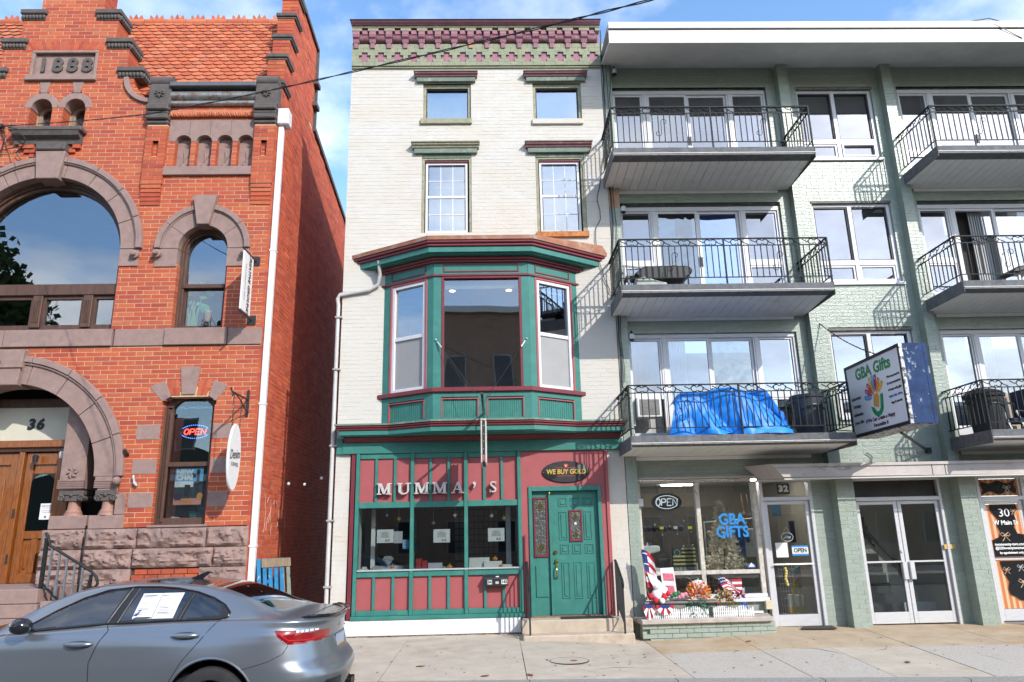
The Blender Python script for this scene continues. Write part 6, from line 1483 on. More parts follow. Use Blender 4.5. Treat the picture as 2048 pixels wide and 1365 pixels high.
# neon open sign in the low window
def neon_open(nm, label, cx_, y, cz_, w, h, colr, ring, back, st_=2.0, slant=.18):
    t = thing(nm, label, 'sign', (cx_, y, cz_-h/2))
    if back: 
        MB().lathe([(0,0),(1,0),(1,.02),(0,.02)], (0,0,0), 'y', 40).xf(lambda v: Vector((cx_+v.x*w/2, y+.03+v.y, cz_+v.z*h/2))).build('backing', back, t)
    MB().tube([(cx_+w*.5*math.cos(a), y, cz_+h*.5*math.sin(a)) for a in [k*math.pi/24 for k in range(48)]], .010, 5, closed=True).build('tube_ring', ring, t)
    lw, lh = w*.145, h*.40
    def Lt(i, pts):
        x0 = cx_ - w*.36 + i*w*.19
        return [(x0+(px_+slant*(pz_-.5))*lw, y-.01, cz_-lh/2+pz_*lh) for px_, pz_ in pts]
    O = [(.5+.5*math.cos(a), .5+.5*math.sin(a)) for a in [k*math.pi/9 for k in range(19)]]
    for i, pts in enumerate((O, [(0,0),(0,1),(.7,1),(.95,.85),(.95,.62),(.7,.48),(.02,.48)], [(.95,1),(0,1),(0,.5),(.8,.5),(0,.5),(0,0),(.95,0)], [(0,0),(0,1),(1,0),(1,1)])):
        MB().tube(Lt(i, pts), .011 if w < .55 else .012, 5).build('tube_letter', colr, t)
    return t
t = neon_open('neon_sign', 'red and blue oval neon OPEN sign in the cafe window', -5.50, .36, 3.57, .54, .25, EMIT('neon_red', (1,.06,.04), 3.0), M('dull_blue_tube', (.05,.08,.25), rough=.3), None)
for k in range(44):
    a = k*math.pi/22
    if abs(math.sin(a)) > .45: MB().ball((-5.50+.265*math.cos(a), .345, 3.57+.122*math.sin(a)), .007, 5).build('blue_light', EMIT('led_blue', (.06,.25,1), 4), t)
for x in (-5.62, -5.38): MB().tube([(x,.36,3.68),(x,.36,4.05)], .003, 4).build('hanging_wire', m_black, t)
# poster: generic drink still life with the words NEW CHAI
po = BOX('poster', M('poster_navy', (.03,.045,.07), rough=.3), None, -5.73, -5.235, .236, .242, 2.25, 2.90); tag(po, 'drinks poster reading NEW CHAI behind the low cafe window', 'poster')
for (a,b,c,d,cl,nm) in ((-5.73,-5.235,2.66,2.90,(.12,.42,.75),'poster_blue'),(-5.73,-5.235,2.25,2.36,(.75,.30,.24),'poster_table'),(-5.73,-5.4,2.56,2.66,(.8,.82,.85),'poster_pale'),(-5.45,-5.36,2.72,2.80,(.3,.5,.65),'poster_sky')): BOX('print', M(nm, cl, rough=.4, var=.25, scale=6), po, a,b,.2325,.2355,c,d)
MB().lathe([(0,0),(.045,0),(.05,.01),(.05,.19),(.04,.2),(0,.2)], (-5.50,.229,2.40), n=12).xf(lambda v: Vector((v.x, .229+(v.y-.229)*.04, v.z))).build('print_can', M('can_grey', (.02,.02,.025), rough=.3), po)
MB().prism([(-5.36,2.38),(-5.29,2.38),(-5.285,2.6),(-5.30,2.72),(-5.29,2.85),(-5.33,2.88),(-5.355,2.84),(-5.345,2.70)], .228, .232, 'y').build('print_mill', m_black, po)
MB().prism([(-5.71,2.33),(-5.60,2.33),(-5.58,2.46),(-5.72,2.46)], .228, .232, 'y').build('print_cup', M('cup_dark', (.06,.02,.06), rough=.3), po)
for k, (x, z) in enumerate(((-5.56,2.33),(-5.50,2.31),(-5.43,2.34),(-5.47,2.29),(-5.27,2.40))): MB().ball((x,.229,z),.03 if k < 4 else .06,10).xf(lambda v: Vector((v.x, .229+(v.y-.229)*.05, v.z))).build('print_fruit', M('fruit_orange', (.75,.30,.03), rough=.5), po)
for s_, z in (('NEW', 2.82), ('CHAI', 2.725)): text('print_word', s_, .125, m_wprint, po, (-5.565, .230, z), ex=.001, off=.007)
fb_ = MB()
for k in range(5): fb_.box(-5.45-.02*k, -5.06+.0*k, .36+.02*k, .6, 1.985+.032*k, 2.012+.032*k)
fb_.prism([(-5.36,2.14),(-5.20,2.13),(-5.26,2.24),(-5.36,2.26)], .40, .55, 'y')
fb_.build('folded_cloth', M('teal_cloth', (.05,.19,.19), rough=.95, var=.3, scale=8), None, label='folded teal cloths stacked on the cafe window shelf', cat='cloth', bev=.008)
MB().prism([(-5.84,1.99),(-5.66,1.99),(-5.70,2.04),(-5.78,2.055)], .36, .5, 'y').build('crumpled_paper', m_white, None, label='crumpled white paper in the corner of the cafe window', cat='paper')
# plant and spotlight at the arched window
pl_ = thing('potted_plant', 'leafy green plant standing inside the narrow arched window', 'plant', (-5.85, .45, 5.5))
m_stem = M('plant_stem', (.30,.42,.10), rough=.6); m_leafg = M('plant_leaf', (.12,.40,.07), rough=.4, var=.3, scale=8)
rnd = random.Random(4)
for k in range(9):
    x = -5.84+.02*k; stp = [(x,.38,5.52),(x+.01*rnd.uniform(-1,1),.38,5.8),(x+.10*rnd.uniform(-.6,1),.37,5.95+.03*k)]
    MB().tube(stp, .011, 5).build('stem', m_stem, pl_)
for (x, z, a, s_) in ((-5.75,6.47,-1.4,.13),(-5.82,6.45,-1.7,.14),(-5.68,6.50,-.6,.12),(-5.55,6.34,-.7,.16),(-5.66,6.18,-.1,.12),(-5.80,6.22,2.6,.1),(-5.60,6.06,-1.0,.2),(-5.50,5.93,-1.2,.14),(-5.84,6.02,1.2,.08),(-5.72,6.02,.4,.1)):
    s_ *= 1.35; n = 8; P = [(x+s_*t*math.cos(a)-s_*.32*math.sin(math.pi*t)*q*math.sin(a), .35+.02*rnd.uniform(-1,1), z+s_*t*math.sin(a)+s_*.32*math.sin(math.pi*t)*q*math.cos(a)) for q, ts in ((1,[i/n for i in range(n+1)]),(-1,[1-i/n for i in range(1,n)])) for t in ts]
    MB().add(P, [tuple(range(len(P)))]).build('leaf', m_leafg, pl_)
BOX('pot', m_terra, pl_, -5.92, -5.72, .38, .55, 5.40, 5.54)
sp_ = thing('spotlight', 'grey outdoor spotlight on the stone sill of the arched window', 'lamp', (-5.34, -.02, 5.45))
MB().lathe([(.02,0),(.05,.01),(.065,.06),(.07,.20),(.055,.22),(.02,.23)], (0,0,0), 'z', 14).xf(lambda v: Vector((-5.33+v.x+.12*v.z, -.0+v.y-.15*v.z, 5.56+v.z))).build('lamp_head', M('spot_grey', (.24,.24,.25), rough=.4), sp_, smooth=40)
q = MB(); q.tube([(-5.41,-.0,5.62),(-5.42,-.0,5.46),(-5.26,-.0,5.46),(-5.25,.0,5.62)], .012, 5); q.lathe([(0,0),(.05,0),(.05,.05),(0,.06)], (-5.34,0,5.50), n=12); q.tube([(-5.28,.0,5.70),(-5.22,.02,5.60),(-5.16,.05,5.48),(-5.05,.08,5.47)], .005, 4); q.build('yoke', m_black, sp_)
# painted pallets leaning in the passage
m_pal = M('weathered_pallet_wood', (.24,.19,.13), rough=.9, var=.35, scale=9, stretch=(3,3,.5), bump=.4, stain=[((.06,.06,.05),4,.56,.12,.6)])
m_bluep = M('worn_blue_paint', (.02,.20,.42), rough=.7, var=.3, scale=9, stain=[((.45,.50,.52),9,.60,.06,.8),((.05,.04,.03),6,.64,.06,.8)])
def pallet(loc, lab, mats, tilt, rot):
    t = thing('wooden_pallet', lab, 'pallet', loc, 'pallets leaning in the passage')
    t.rotation_euler = (R_(tilt), 0, R_(rot))
    o = Vector(loc)
    for k in range(5): x = .01+.135*k; BOX('plank', mats[k % len(mats)], t, o.x+x, o.x+x+.085, o.y, o.y+.022, o.z+.0, o.z+1.28, bev=.004)
    for z in (.03, .55, 1.14): BOX('batten', m_pal, t, o.x, o.x+.645, o.y+.024, o.y+.10, o.z+z, o.z+z+.12, bev=.004)
    BOX('end_board', m_pal, t, o.x+.1, o.x+.645, o.y-.02, o.y-.002, o.z+1.12, o.z+1.275, bev=.004)
    for k, (x, z, c) in enumerate(((.2,.85,(.03,.15,.35)),(.22,.62,(.45,.10,.05)),(.3,.5,(.02,.2,.09)),(.05,.7,(.02,.02,.02)))): BOX('paint_patch', M('patch_%d' % k, c, rough=.8), t, o.x+x, o.x+x+.07, o.y-.0015, o.y-.0005, o.z+z, o.z+z+.06)
    return t
pallet((-4.06, .56, .02), 'grey weathered pallet with worn blue planks leaning in the passage', [m_bluep, m_pal, m_bluep, m_pal, M('grey_green_wood', (.22,.26,.22), rough=.9, var=.3, scale=8)], -9, 56)
pallet((-4.10, .32, .02), 'bright blue pallet leaning beside the white downspout', [m_bluep, m_bluep], -7, 60)
sheet('passage', WX0-1.5, WX0+.05, .3, 8.6, 2, 10, lambda x, y: .01, m_conc[0], .03, kind='structure')
# small things on the red front
cl = MB(); cl.ball((-6.30,-.05,2.62),.03,8); cl.bar((-6.36,-.01,2.76),(-6.34,-.05,2.70),.03); cl.tube([(-6.33,-.05,2.70),(-6.31,-.06,2.62),(-6.26,-.05,2.58)], .02, 6); cl.build('wall_light', M('grey_fitting', (.42,.44,.46), rough=.4), None, label='small grey flood lamp on the quoin beside the cafe window', cat='lamp')
cl = MB(); cl.bar((-6.50,-.0,3.12),(-6.50,-.08,3.16),.04); cl.ball((-6.52,-.09,3.20),.035,8); cl.build('wall_light', m_black, None, label='tiny black lamp on brick beside the big door arch', cat='lamp')
cl = MB(); cl.tube([(-8.98,-.19,4.83),(-8.98,-.24,4.86),(-8.94,-.22,4.92),(-8.90,-.2,4.83)], .012, 5); cl.box(-9.02,-8.88,-.20,-.18,4.78,4.84); cl.build('wall_hook', m_black, None, label='black hook lamp on the keystone above the oak doors', cat='lamp')

# ================================================================== THINGS AT THE JEWELRY SHOP
m_nick = M('brushed_nickel', (.58,.55,.53), rough=.42, metal=.35, var=.15, scale=12)
ls = thing('letter_sign', 'row of separate raised grey serif letters across the maroon shopfront panels', 'sign', (-1.0, -.06, 2.34))
def serif(parts, cx_, w, h=.195):
    # strokes in unit square; extruded and joined as one letter
    mb = MB(); z0 = 2.338
    for k, pts in enumerate(parts): mb.prism([(cx_+(p[0]-.5)*w, z0+p[1]*h) for p in pts], -.125-.0006*k, -.055+.0004*k, 'y')
    return mb.build('letter', m_nick, ls)
def rect(a,b,c,d): return [(a,c),(b,c),(b,d),(a,d)]
LM = [rect(.0,.30,0,.09), rect(.62,1.0,0,.09), rect(.0,.24,.91,1), rect(.76,1,.91,1), rect(.09,.20,.05,.95), rect(.72,.91,.05,.95), [(.12,1),(.30,1),(.55,.28),(.47,.04),(.42,.04)], [(.88,1),(.74,1),(.47,.20),(.50,.04),(.54,.04)]]
LU = [rect(.0,.40,.91,1), rect(.62,1,.91,1), rect(.10,.30,.28,.95), rect(.74,.86,.28,.95)] + [[(.48+.38*math.cos(R_(a)), .30+.32*math.sin(R_(a))),(.48+.38*math.cos(R_(a+20)), .30+.32*math.sin(R_(a+20))),(.52+.22*math.cos(R_(a+20)), .30+.20*math.sin(R_(a+20))),(.52+.22*math.cos(R_(a)), .30+.20*math.sin(R_(a)))] for a in range(180,360,20)]
LA = [rect(.0,.32,0,.09), rect(.58,1.0,0,.09), [(.12,.05),(.22,.05),(.52,.88),(.46,1)], [(.46,1),(.62,1),(.92,.05),(.70,.05),(.46,.80)], rect(.28,.70,.30,.40)]
LS = [rect(.10,.17,.0,.28), rect(.78,.85,.72,1.0)] + [[(.5+.36*math.cos(R_(a)), .74+.26*math.sin(R_(a))),(.5+.36*math.cos(R_(a+25)), .74+.26*math.sin(R_(a+25))),(.5+.20*math.cos(R_(a+25)), .74+.15*math.sin(R_(a+25))),(.5+.20*math.cos(R_(a)), .74+.15*math.sin(R_(a)))] for a in range(40,240,25)] + [[(.5+.38*math.cos(R_(a)), .27+.27*math.sin(R_(a))),(.5+.38*math.cos(R_(a+25)), .27+.27*math.sin(R_(a+25))),(.5+.20*math.cos(R_(a+25)), .27+.15*math.sin(R_(a+25))),(.5+.20*math.cos(R_(a)), .27+.15*math.sin(R_(a)))] for a in range(-140,60,25)] + [[(.22,.60),(.36,.72),(.80,.42),(.66,.30)]]
LQ = [[(.35,.95),(.5,1.0),(.7,.92),(.72,.75),(.6,.55),(.4,.42),(.36,.46),(.52,.62),(.5,.70),(.36,.78)]]
for L_, c_, w_ in ((LM,-1.93,.255),(LU,-1.585,.24),(LM,-1.275,.255),(LM,-.955,.255),(LA,-.645,.225),(LQ,-.35,.14),(LS,-.015,.15)): serif(L_, c_, w_)
op_ = thing('oval_plaque', 'black oval plaque with gold WE BUY GOLD lettering above the shop door', 'sign', (1.29, -.03, 2.49))
MB().lathe([(0,-.03),(.95,-.03),(1,-.02),(1,.0),(0,.0)], (0,0,0), 'y', 48).xf(lambda v: Vector((1.29+v.x*.43, -.022+v.y, 2.675+v.z*.19))).build('board', m_black, op_, smooth=40)
text('lettering', 'WE BUY GOLD', .118, M('gold_leaf', (.72,.50,.12), rough=.35, metal=.6), op_, (1.29, -.055, 2.675), ex=.004, off=.004, sx=.88, shear=.08)
for z in (2.745, 2.60): BOX('red_line', M('sign_red', (.5,.05,.02), rough=.5), op_, 1.12, 1.46, -.055, -.0525, z, z+.007)
MB().prism([(1.245,2.80),(1.27,2.815),(1.31,2.815),(1.335,2.80),(1.29,2.735)], -.06, -.0525, 'y').build('gem_emblem', M('sign_red', (.5,.05,.02), rough=.5), op_)
MB().prism([(1.262,2.797),(1.30,2.797),(1.29,2.75)], -.063, -.0602, 'y').build('gem_glint', M('pale_pink', (.75,.45,.38), rough=.5), op_)
for x in (.885, 1.695): MB().ball((x,-.054,2.672),.007,6).build('dot', m_gold, op_)
# projecting sign seen edge-on
ps = thing('projecting_sign', 'narrow framed shop sign seen edge-on below a black pole with two guy wires', 'sign', (-.16, -1.2, 2.7))
MB().tube([(-.16,-.58,3.66),(-.165,-1.15,3.72),(-.175,-1.72,3.81)], .022, 8).build('pole', m_black, ps)
for s_ in (-.034, .034): BOX('frame', m_oldwood, ps, -.155+s_-.011, -.155+s_+.011, -1.66, -.72, 2.715, 3.40, bev=.003)
BOX('edge_channel', m_black, ps, -.177, -.133, -1.65, -.73, 2.73, 3.39)
for z in (2.82, 2.93, 3.05, 3.17, 3.30): MB().ball((-.155,-1.652,z),.008,6).build('bolt', m_nick, ps)
BOX('red_end', m_maroon, ps, -.172, -.138, -1.656, -1.651, 2.74, 2.84); BOX('cross_tie', m_oldwood, ps, -.20, -.11, -1.668, -1.64, 3.385, 3.41)
for y in (-1.55, -.85): BOX('hanger', m_black, ps, -.163, -.147, y-.01, y+.01, 3.39, 3.76)
for (x, y) in ((-1.0,-.61),(.62,-.61)):
    g_ = MB(); g_.tube([(x,y,5.0),(-.16,-1.08,3.74)], .0036, 4); g_.build('guy_wire', m_black, ps)
    g_ = MB(); g_.ball((x,y-.01,5.0),.018,8); d_ = (Vector((-.16,-1.08,3.74))-Vector((x,y,5.0))).normalized(); g_.tube([Vector((x,y,5.0))+d_*.05, Vector((x,y,5.0))+d_*.2], .013, 6); g_.build('turnbuckle', m_nick, ps)
# mailbox
mbx = thing('mailbox', 'black metal mailbox with white number labels on the shopfront', 'mailbox', (.02, -.13, .77))
MB().prism([(-.05,.77),(-.165,.77),(-.175,.90),(-.05,.95)], -.175, .215, 'x').build('box', m_black, mbx, bev=.008)
MB().prism([(-.05,.955),(-.185,.905),(-.19,.885),(-.178,.885)], -.185, .225, 'x').build('lid', m_black, mbx)
for (a,b,s_) in ((-.135,-.06,'54'),(.10,.20,'142')):
    BOX('number_label', m_white, mbx, a, b, -.1785, -.1735, .805, .875); text('number', s_, .062, m_black, mbx, ((a+b)/2, -.1805, .84), ex=.0005, off=.003)
BOX('number_label', m_white, mbx, .005, .06, -.15, -.148, .918, .935); BOX('lock_plate', m_nick, mbx, .0, .055, -.177, -.172, .81, .85)
# papers, star ornaments and stock in the display windows
for i, (a, b, z0, z1, lb) in enumerate(((-2.06,-1.77,1.52,1.745,'white printed notice in the jewelry window nearest the passage'),(-1.075,-.785,1.505,1.73,'white printed notice in the middle jewelry window'),(-.12,.17,1.505,1.73,'white printed notice in the jewelry window beside the door'))):
    p = BOX('notice', m_white, None, a, b, .037, .039, z0, z1); tag(p, lb, 'notice', 'notices in the jewelry windows')
    for k in range(6): w_ = random.uniform(.04,.09); BOX('print_line', pm_, p, (a+b)/2-w_, (a+b)/2+w_, .0285, .0295, z1-.045-.017*k, z1-.041-.017*k)
    for (q, r) in ((.55,.62),(.70,.77)): BOX('print_block', pm_, p, a+(b-a)*q-.01, a+(b-a)*r, .0285, .0295, z0+.025, z0+.06)
    for o_ in p.children: o_.location.y += 0
tag(BOX('notice', M('grey_notice', (.42,.43,.45), rough=.6), None, -1.765, -1.615, .042, .044, 1.51, 1.71), 'plain grey leaflet behind glass next to a white notice', 'notice')
stk = BOX('window_sticker', M('sticker_blue', (.30,.42,.52), rough=.5), None, -1.61, -1.505, .037, .039, 1.41, 1.565); tag(stk, 'small pale blue window sticker with a torch emblem', 'sticker')
MB().prism([(-1.575,1.47),(-1.54,1.47),(-1.55,1.50),(-1.53,1.53),(-1.555,1.55),(-1.585,1.53),(-1.568,1.50)], .0285, .0295, 'y').build('torch_emblem', M('sticker_dark', (.02,.10,.22), rough=.5), stk); BOX('print_bar', M('sticker_dark', (.02,.10,.22)), stk, -1.60, -1.515, .0285, .0295, 1.42, 1.445)
for i, (x, z, s_, c, lb) in enumerate(((-2.12,1.845,.055,m_gold,'gold star ornament at the far edge of the jewelry window'),(-1.69,1.925,.06,m_gold,'gold star ornament above the grey leaflet'),(-1.90,1.99,.035,m_nick,'smallest faint silver star ornament in the jewelry windows'),(-1.08,1.84,.055,m_nick,'silver star ornament hanging low in the middle jewelry window'),(-.70,1.965,.055,m_nick,'silver star ornament hanging high in the middle jewelry window'),(-.05,1.945,.055,m_nick,'silver star ornament above the door-side white notice'),(.17,1.90,.065,m_gold,'large gold star ornament close to the door-side window post'))):
    y = .10; mb = MB(); pts = []
    for k in range(16):
        r = s_ if k % 4 == 0 else s_*.8 if k % 2 == 0 else s_*.22; a = k*math.pi/8+.2; pts.append((x+r*math.cos(a), z+r*math.sin(a)))
    mb.prism(pts, y, y+.006, 'y'); b = mb.build('star_ornament', c, None, label=lb, cat='ornament', group='star ornaments in the jewelry windows')
    MB().tube([(x,y+.002,z+s_*.8),(x,y+.002,2.11)], .0012, 3).build('thread', m_nick, b)
gm_ = thing('crystal_gem', 'large faceted glass diamond on the display shelf', 'ornament', (-1.88, .2, 1.12))
MB().lathe([(0,0),(.10,.11),(.10,.125),(.06,.17),(0,.17)], (-1.88,.2,1.125), n=10).build('gem', M('glass_gem', (.55,.58,.60), rough=.05, metal=.6), gm_)
def stock(nm, lb, cat, boxes, mat, group=None):
    mb = MB()
    for q in boxes: mb.box(*q)
    return mb.build(nm, mat, None, label=lb, cat=cat, group=group, bev=.004)
m_redbox = M('red_gift_box', (.30,.01,.015), rough=.45); m_ivory = M('ivory_box', (.66,.65,.62), rough=.6)
stock('glass_case','low grey glass jewelry case below the crystal gem','display case',[(-2.16,-1.62,.24,.42,1.05,1.13)], M('case_grey', (.35,.36,.37), rough=.3))
stock('display_block','white display block in front of the crystal gem','display block',[(-2.05,-1.72,.10,.2,1.05,1.085)], m_ivory)
stock('display_block','white tiered block at the passage end of the display shelf','display block',[(-2.36,-2.22,.08,.2,1.05,1.09),(-2.34,-2.26,.22,.3,1.05,1.12)], m_ivory)
stock('gift_box','taller upright red gift box in the middle jewelry window','gift box',[(-1.385,-1.29,.12,.22,1.05,1.24)], m_redbox, 'red gift boxes'); stock('gift_box','shorter upright red gift box next to the taller one','gift box',[(-1.28,-1.19,.12,.22,1.05,1.205)], m_redbox, 'red gift boxes')
stock('jewelry_box','long lavender box beside the red gift boxes','box',[(-1.18,-.93,.18,.3,1.05,1.16)], M('lavender_box', (.40,.40,.50), rough=.6)); stock('jewelry_box','dark brown box at the edge of the middle window','box',[(-.68,-.55,.15,.3,1.05,1.15)], M('brown_box', (.05,.03,.02), rough=.5))
stock('display_riser','wide white display riser nearest the door with stepped tops','display block',[(-.46,-.10,.20,.40,1.05,1.23),(-.20,.12,.14,.22,1.05,1.17)], m_ivory); stock('display_riser','flat white display tray below the door-side notice','display block',[(.12,.30,.10,.25,1.05,1.11)], m_ivory); stock('display_riser','low white box against the window mullion','display block',[(-.46,-.38,.08,.16,1.05,1.14)], m_ivory)
def gourd(x, y, z, r, lb):
    t = thing('ornamental_gourd', lb, 'pumpkin', (x, y, z), 'small orange pumpkins in the jewelry windows')
    mb = MB(); n = 20; vs = []
    for i in range(7):
        for j in range(n):
            ph = math.pi*i/6; th = 2*math.pi*j/n; rr = r*math.sin(ph)*(1+.09*math.cos(5*th)); vs.append((x+rr*math.cos(th), y+rr*math.sin(th), z+r*.75-r*.75*math.cos(ph)))
    mb.add(vs, [(i*n+j, i*n+(j+1)%n, (i+1)*n+(j+1)%n, (i+1)*n+j) for i in range(6) for j in range(n)]); mb.build('fruit', M('pumpkin_orange', (.60,.20,.02), rough=.5, var=.2, scale=20), t, smooth=True)
    MB().tube([(x,y,z+r*1.4),(x+r*.2,y,z+r*2)], .008, 5).build('stalk', m_stem, t)
gourd(-1.80,.12,1.086,.035,'orange mini pumpkin on the white block by the crystal gem'); gourd(-.80,.12,1.052,.05,'orange mini pumpkin with green leaves in the middle window'); gourd(-.005,.18,1.172,.045,'orange mini pumpkin on top of the stepped riser'); gourd(.10,.10,1.052,.04,'yellowish mini pumpkin in front of the flat tray')
MB().tube([(-.95,.12,1.06),(-.9,.12,1.09),(-.86,.12,1.07)], .02, 6).build('leaf_sprig', m_leafg, None, label='green leaf sprig lying by the middle mini pumpkin', cat='plant')
# concrete steps, mat and handrails
m_step = M('step_concrete', (.46,.38,.29), rough=.92, var=.16, scale=4, bump=.35, bscale=110, stain=[((.20,.16,.12),2.2,.56,.15,.55),((.12,.10,.08),30,.66,.06,.6)])
cst = thing('concrete_steps', 'two worn concrete steps below the green shop door', 'steps', (1.3, -.5, -.12))
MB().prism([(.44,.0),(.42,-.43),(2.26,-.43),(2.28,.0)], .03, .24, 'z').build('upper_step', m_step, cst, bev=.015)
MB().prism([(.43,.0),(.43,-.78),(2.22,-.76),(2.30,.0)], -.2, .048, 'z').build('lower_step', m_step, cst, bev=.018)
MB().prism([(1.10,-.06),(1.08,-.38),(1.96,-.36),(1.94,-.04)], .241, .252, 'z').build('door_mat', M('black_mat', (.02,.02,.022), rough=.95, var=.3, scale=60), None, label='thin black rubber mat on the upper step of the jewelry shop', cat='mat')
def rail(x, lb, side):
    t = thing('handrail', lb, 'handrail', (x, -.4, .05), 'iron handrails flanking the shop door')
    mb = MB(); mb.tube([(x,-.05,1.14),(x,-.16,1.15),(x,-.28,1.10),(x,-.75,.86),(x,-.80,.80),(x,-.78,.74)], .018, 6); mb.build('top_rail', m_black, t, smooth=True)
    MB().bar((x,-.12,.42),(x,-.74,.18),.016).build('lower_rail', m_black, t)
    for (y, z0, z1) in ((-.74,.045,.86),(-.12,.24,1.14)): BOX('post', m_black, t, x-.014, x+.014, y-.014, y+.014, z0, z1)
    for k in range(5):
        y = -.22-.10*k; BOX('baluster', m_black, t, x-.007, x+.007, y-.007, y+.007, .42-.39*(-.12-y)*1.0+.0, 1.10-.51*(-.28-y) if y < -.28 else 1.11)
    MB().tube([(x,-.74+.05*math.cos(k*.6)*(1-.06*k),.80+.05*math.sin(k*.6)*(1-.06*k)) for k in range(10)], .008, 4).build('scroll', m_black, t)
rail(.545, 'black iron handrail between the jewelry window and the door', -1); rail(2.07, 'black iron handrail on the steps beside the gift shop', 1)
MB().tube([(.52,-.07,.24),(.52,-.07,1.60)], .014, 6).build('conduit', m_trim, None, label='thin maroon conduit pipe up the door frame of the jewelry shop', cat='pipe')

# marks and string lights in the passage
gf = MB(); rnd = random.Random(21)
for (y, z, L) in ((.75,1.75,.5),(.95,1.95,.45),(1.25,1.7,.5),(1.6,1.85,.6),(2.1,1.8,.5)):
    a = rnd.uniform(0, 6); P = [(RX+.003, y, z)]
    for k in range(16): a += rnd.uniform(-.2,.9)*(1 if k % 5 else -1); q = P[-1]; P.append((RX+.003, q[1]+.045*math.cos(a), q[2]+.06*math.sin(a)))
    gf.tube(P, .006, 4)
gf.build('chalk_scrawl', M('faded_chalk', (.50,.34,.28), rough=1), red)
sl2 = thing('string_lights', 'small white bulbs on a wire across the passage between the buildings', 'lights', (-3.5,.6,2.7))
MB().tube([(RX,1.2,2.82)]+[(RX+1.45*k/8, 1.2-.9*k/8, 2.82+.12*(k/8)-.22*math.sin(math.pi*k/8)) for k in range(1, 9)], .004, 4).build('wire', m_black, sl2)
for k in (2, 4, 6): MB().ball((RX+1.45*k/8, 1.2-.9*k/8, 2.80+.12*(k/8)-.22*math.sin(math.pi*k/8)-.04), .03, 8).build('bulb', m_white, sl2)

# ================================================================== THINGS AT THE GREEN BUILDING
gs = thing('lightbox_sign', 'large white lightbox shop sign with blue metal sides beside the lowest balcony', 'sign', (6.6, -1.35, 3.1))
SX, SY0, SY1, SZ0, SZ1, ST_ = 6.38, -2.25, -.42, 3.13, 4.40, .44
m_bluem = M('scuffed_blue_metal', (.032,.058,.135), rough=.8, metal=0, spec=.15, var=.3, scale=5, stain=[((.40,.44,.48),7,.60,.05,.7,(1,1,.6)),((.03,.04,.07),3,.55,.15,.6)])
m_scuff = M('scraped_edge', (.40,.40,.40), rough=.5, metal=.4, var=.5, scale=20, stain=[((.02,.02,.03),14,.50,.05,.9)])
BOX('side_panel', m_bluem, gs, SX+.055, SX+ST_-.06, SY0, SY0+.02, SZ0, SZ1); BOX('edge_strip', m_scuff, gs, SX+.001, SX+.054, SY0-.004, SY0+.02, SZ0, SZ1); BOX('edge_strip', m_bluem, gs, SX+ST_-.059, SX+ST_, SY0-.004, SY0+.02, SZ0, SZ1)
BOX('cabinet', m_bluem, gs, SX+.03, SX+ST_-.03, SY0+.021, SY1, SZ0+.01, SZ1-.01)
BOX('face', M('sign_face', (.74,.74,.78), rough=.25, var=.03, scale=2), gs, SX+.012, SX+.028, SY0+.05, SY1-.04, SZ0+.05, SZ1-.05)
for (a,b,c,d) in ((SY0+.021,SY1,SZ1-.05,SZ1),(SY0+.021,SY1,SZ0,SZ0+.05),(SY0+.021,SY0+.055,SZ0+.05,SZ1-.05),(SY1-.045,SY1,SZ0+.05,SZ1-.05)): BOX('frame', m_black, gs, SX, SX+.03, a, b, c, d)
BOX('base_plate', m_scuff, gs, SX+.01, SX+ST_-.01, SY0+.02, SY1, SZ0-.012, SZ0-.001)
for k in range(4):
    for x in (SX+.09, SX+ST_-.09): MB().ball((x, SY0-.004, SZ0+.1+.35*k), .008, 6).build('rivet', m_scuff, gs)
def sface(u, z, d=.002): return (SX+.011-d, SY1-.045-u, z)       # u runs from the wall outwards (reads left to right on the -x face)
SCY = (SY0+SY1)/2
m_sgreen = M('sign_green', (.015,.22,.06), rough=.4)
text('lettering', 'GBA Gifts', .27, m_sgreen, gs, (SX+.008, SCY-.02, SZ1-.22), ex=.002, rotz=R_(-90), off=.008, sp=1.02)
cy, cz = .88, SZ0+.55
def spoly(pts, nm, mat): MB().add([sface(u, z, .003) for u, z in pts], [tuple(range(len(pts)))]).build(nm, mat, gs)
cols = [(.10,.35,.62),(.45,.02,.16),(.55,.05,.06),(.70,.42,.03),(.10,.35,.62),(.35,.02,.12),(.70,.20,.03),(.75,.42,.03)]
angs = [168,148,128,110,95,80,62,42]
for k, (a, c) in enumerate(zip(angs, cols)):
    m_ = M('emblem_%d' % k, c, rough=.4); a = R_(a); L = .40 if 2 < k < 6 else .36
    ca, sa = math.cos(a), math.sin(a); w = .045
    spoly([(cy+.12*ca+w*.3*sa, cz+.12*sa-w*.3*ca),(cy+L*.65*ca+w*sa, cz+L*.65*sa-w*ca),(cy+L*1.02*ca+w*.8*sa, cz+L*1.02*sa-w*.8*ca),(cy+L*.75*ca, cz+L*.75*sa),(cy+L*1.02*ca-w*.8*sa, cz+L*1.02*sa+w*.8*ca),(cy+L*.65*ca-w*sa, cz+L*.65*sa+w*ca),(cy+.12*ca-w*.3*sa, cz+.12*sa+w*.3*ca)], 'emblem_figure', m_)
    spoly([(cy+L*.95*ca+.028*math.cos(t), cz+L*.95*sa+.028*math.sin(t)) for t in [q*math.pi/5 for q in range(10)]], 'emblem_head', m_)
m_bag = M('emblem_bag', (.60,.33,.06), rough=.4)
spoly([(cy-.10,cz-.11),(cy+.06,cz-.16),(cy+.12,cz+.02),(cy+.05,cz+.09),(cy-.06,cz+.07)], 'emblem_bag', m_bag)
MB().tube([sface(cy+.01+.05*math.cos(t), cz+.07+.07*math.sin(t), .004) for t in [q*math.pi/8 for q in range(9)]], .008, 4).build('bag_handle', m_bag, gs)
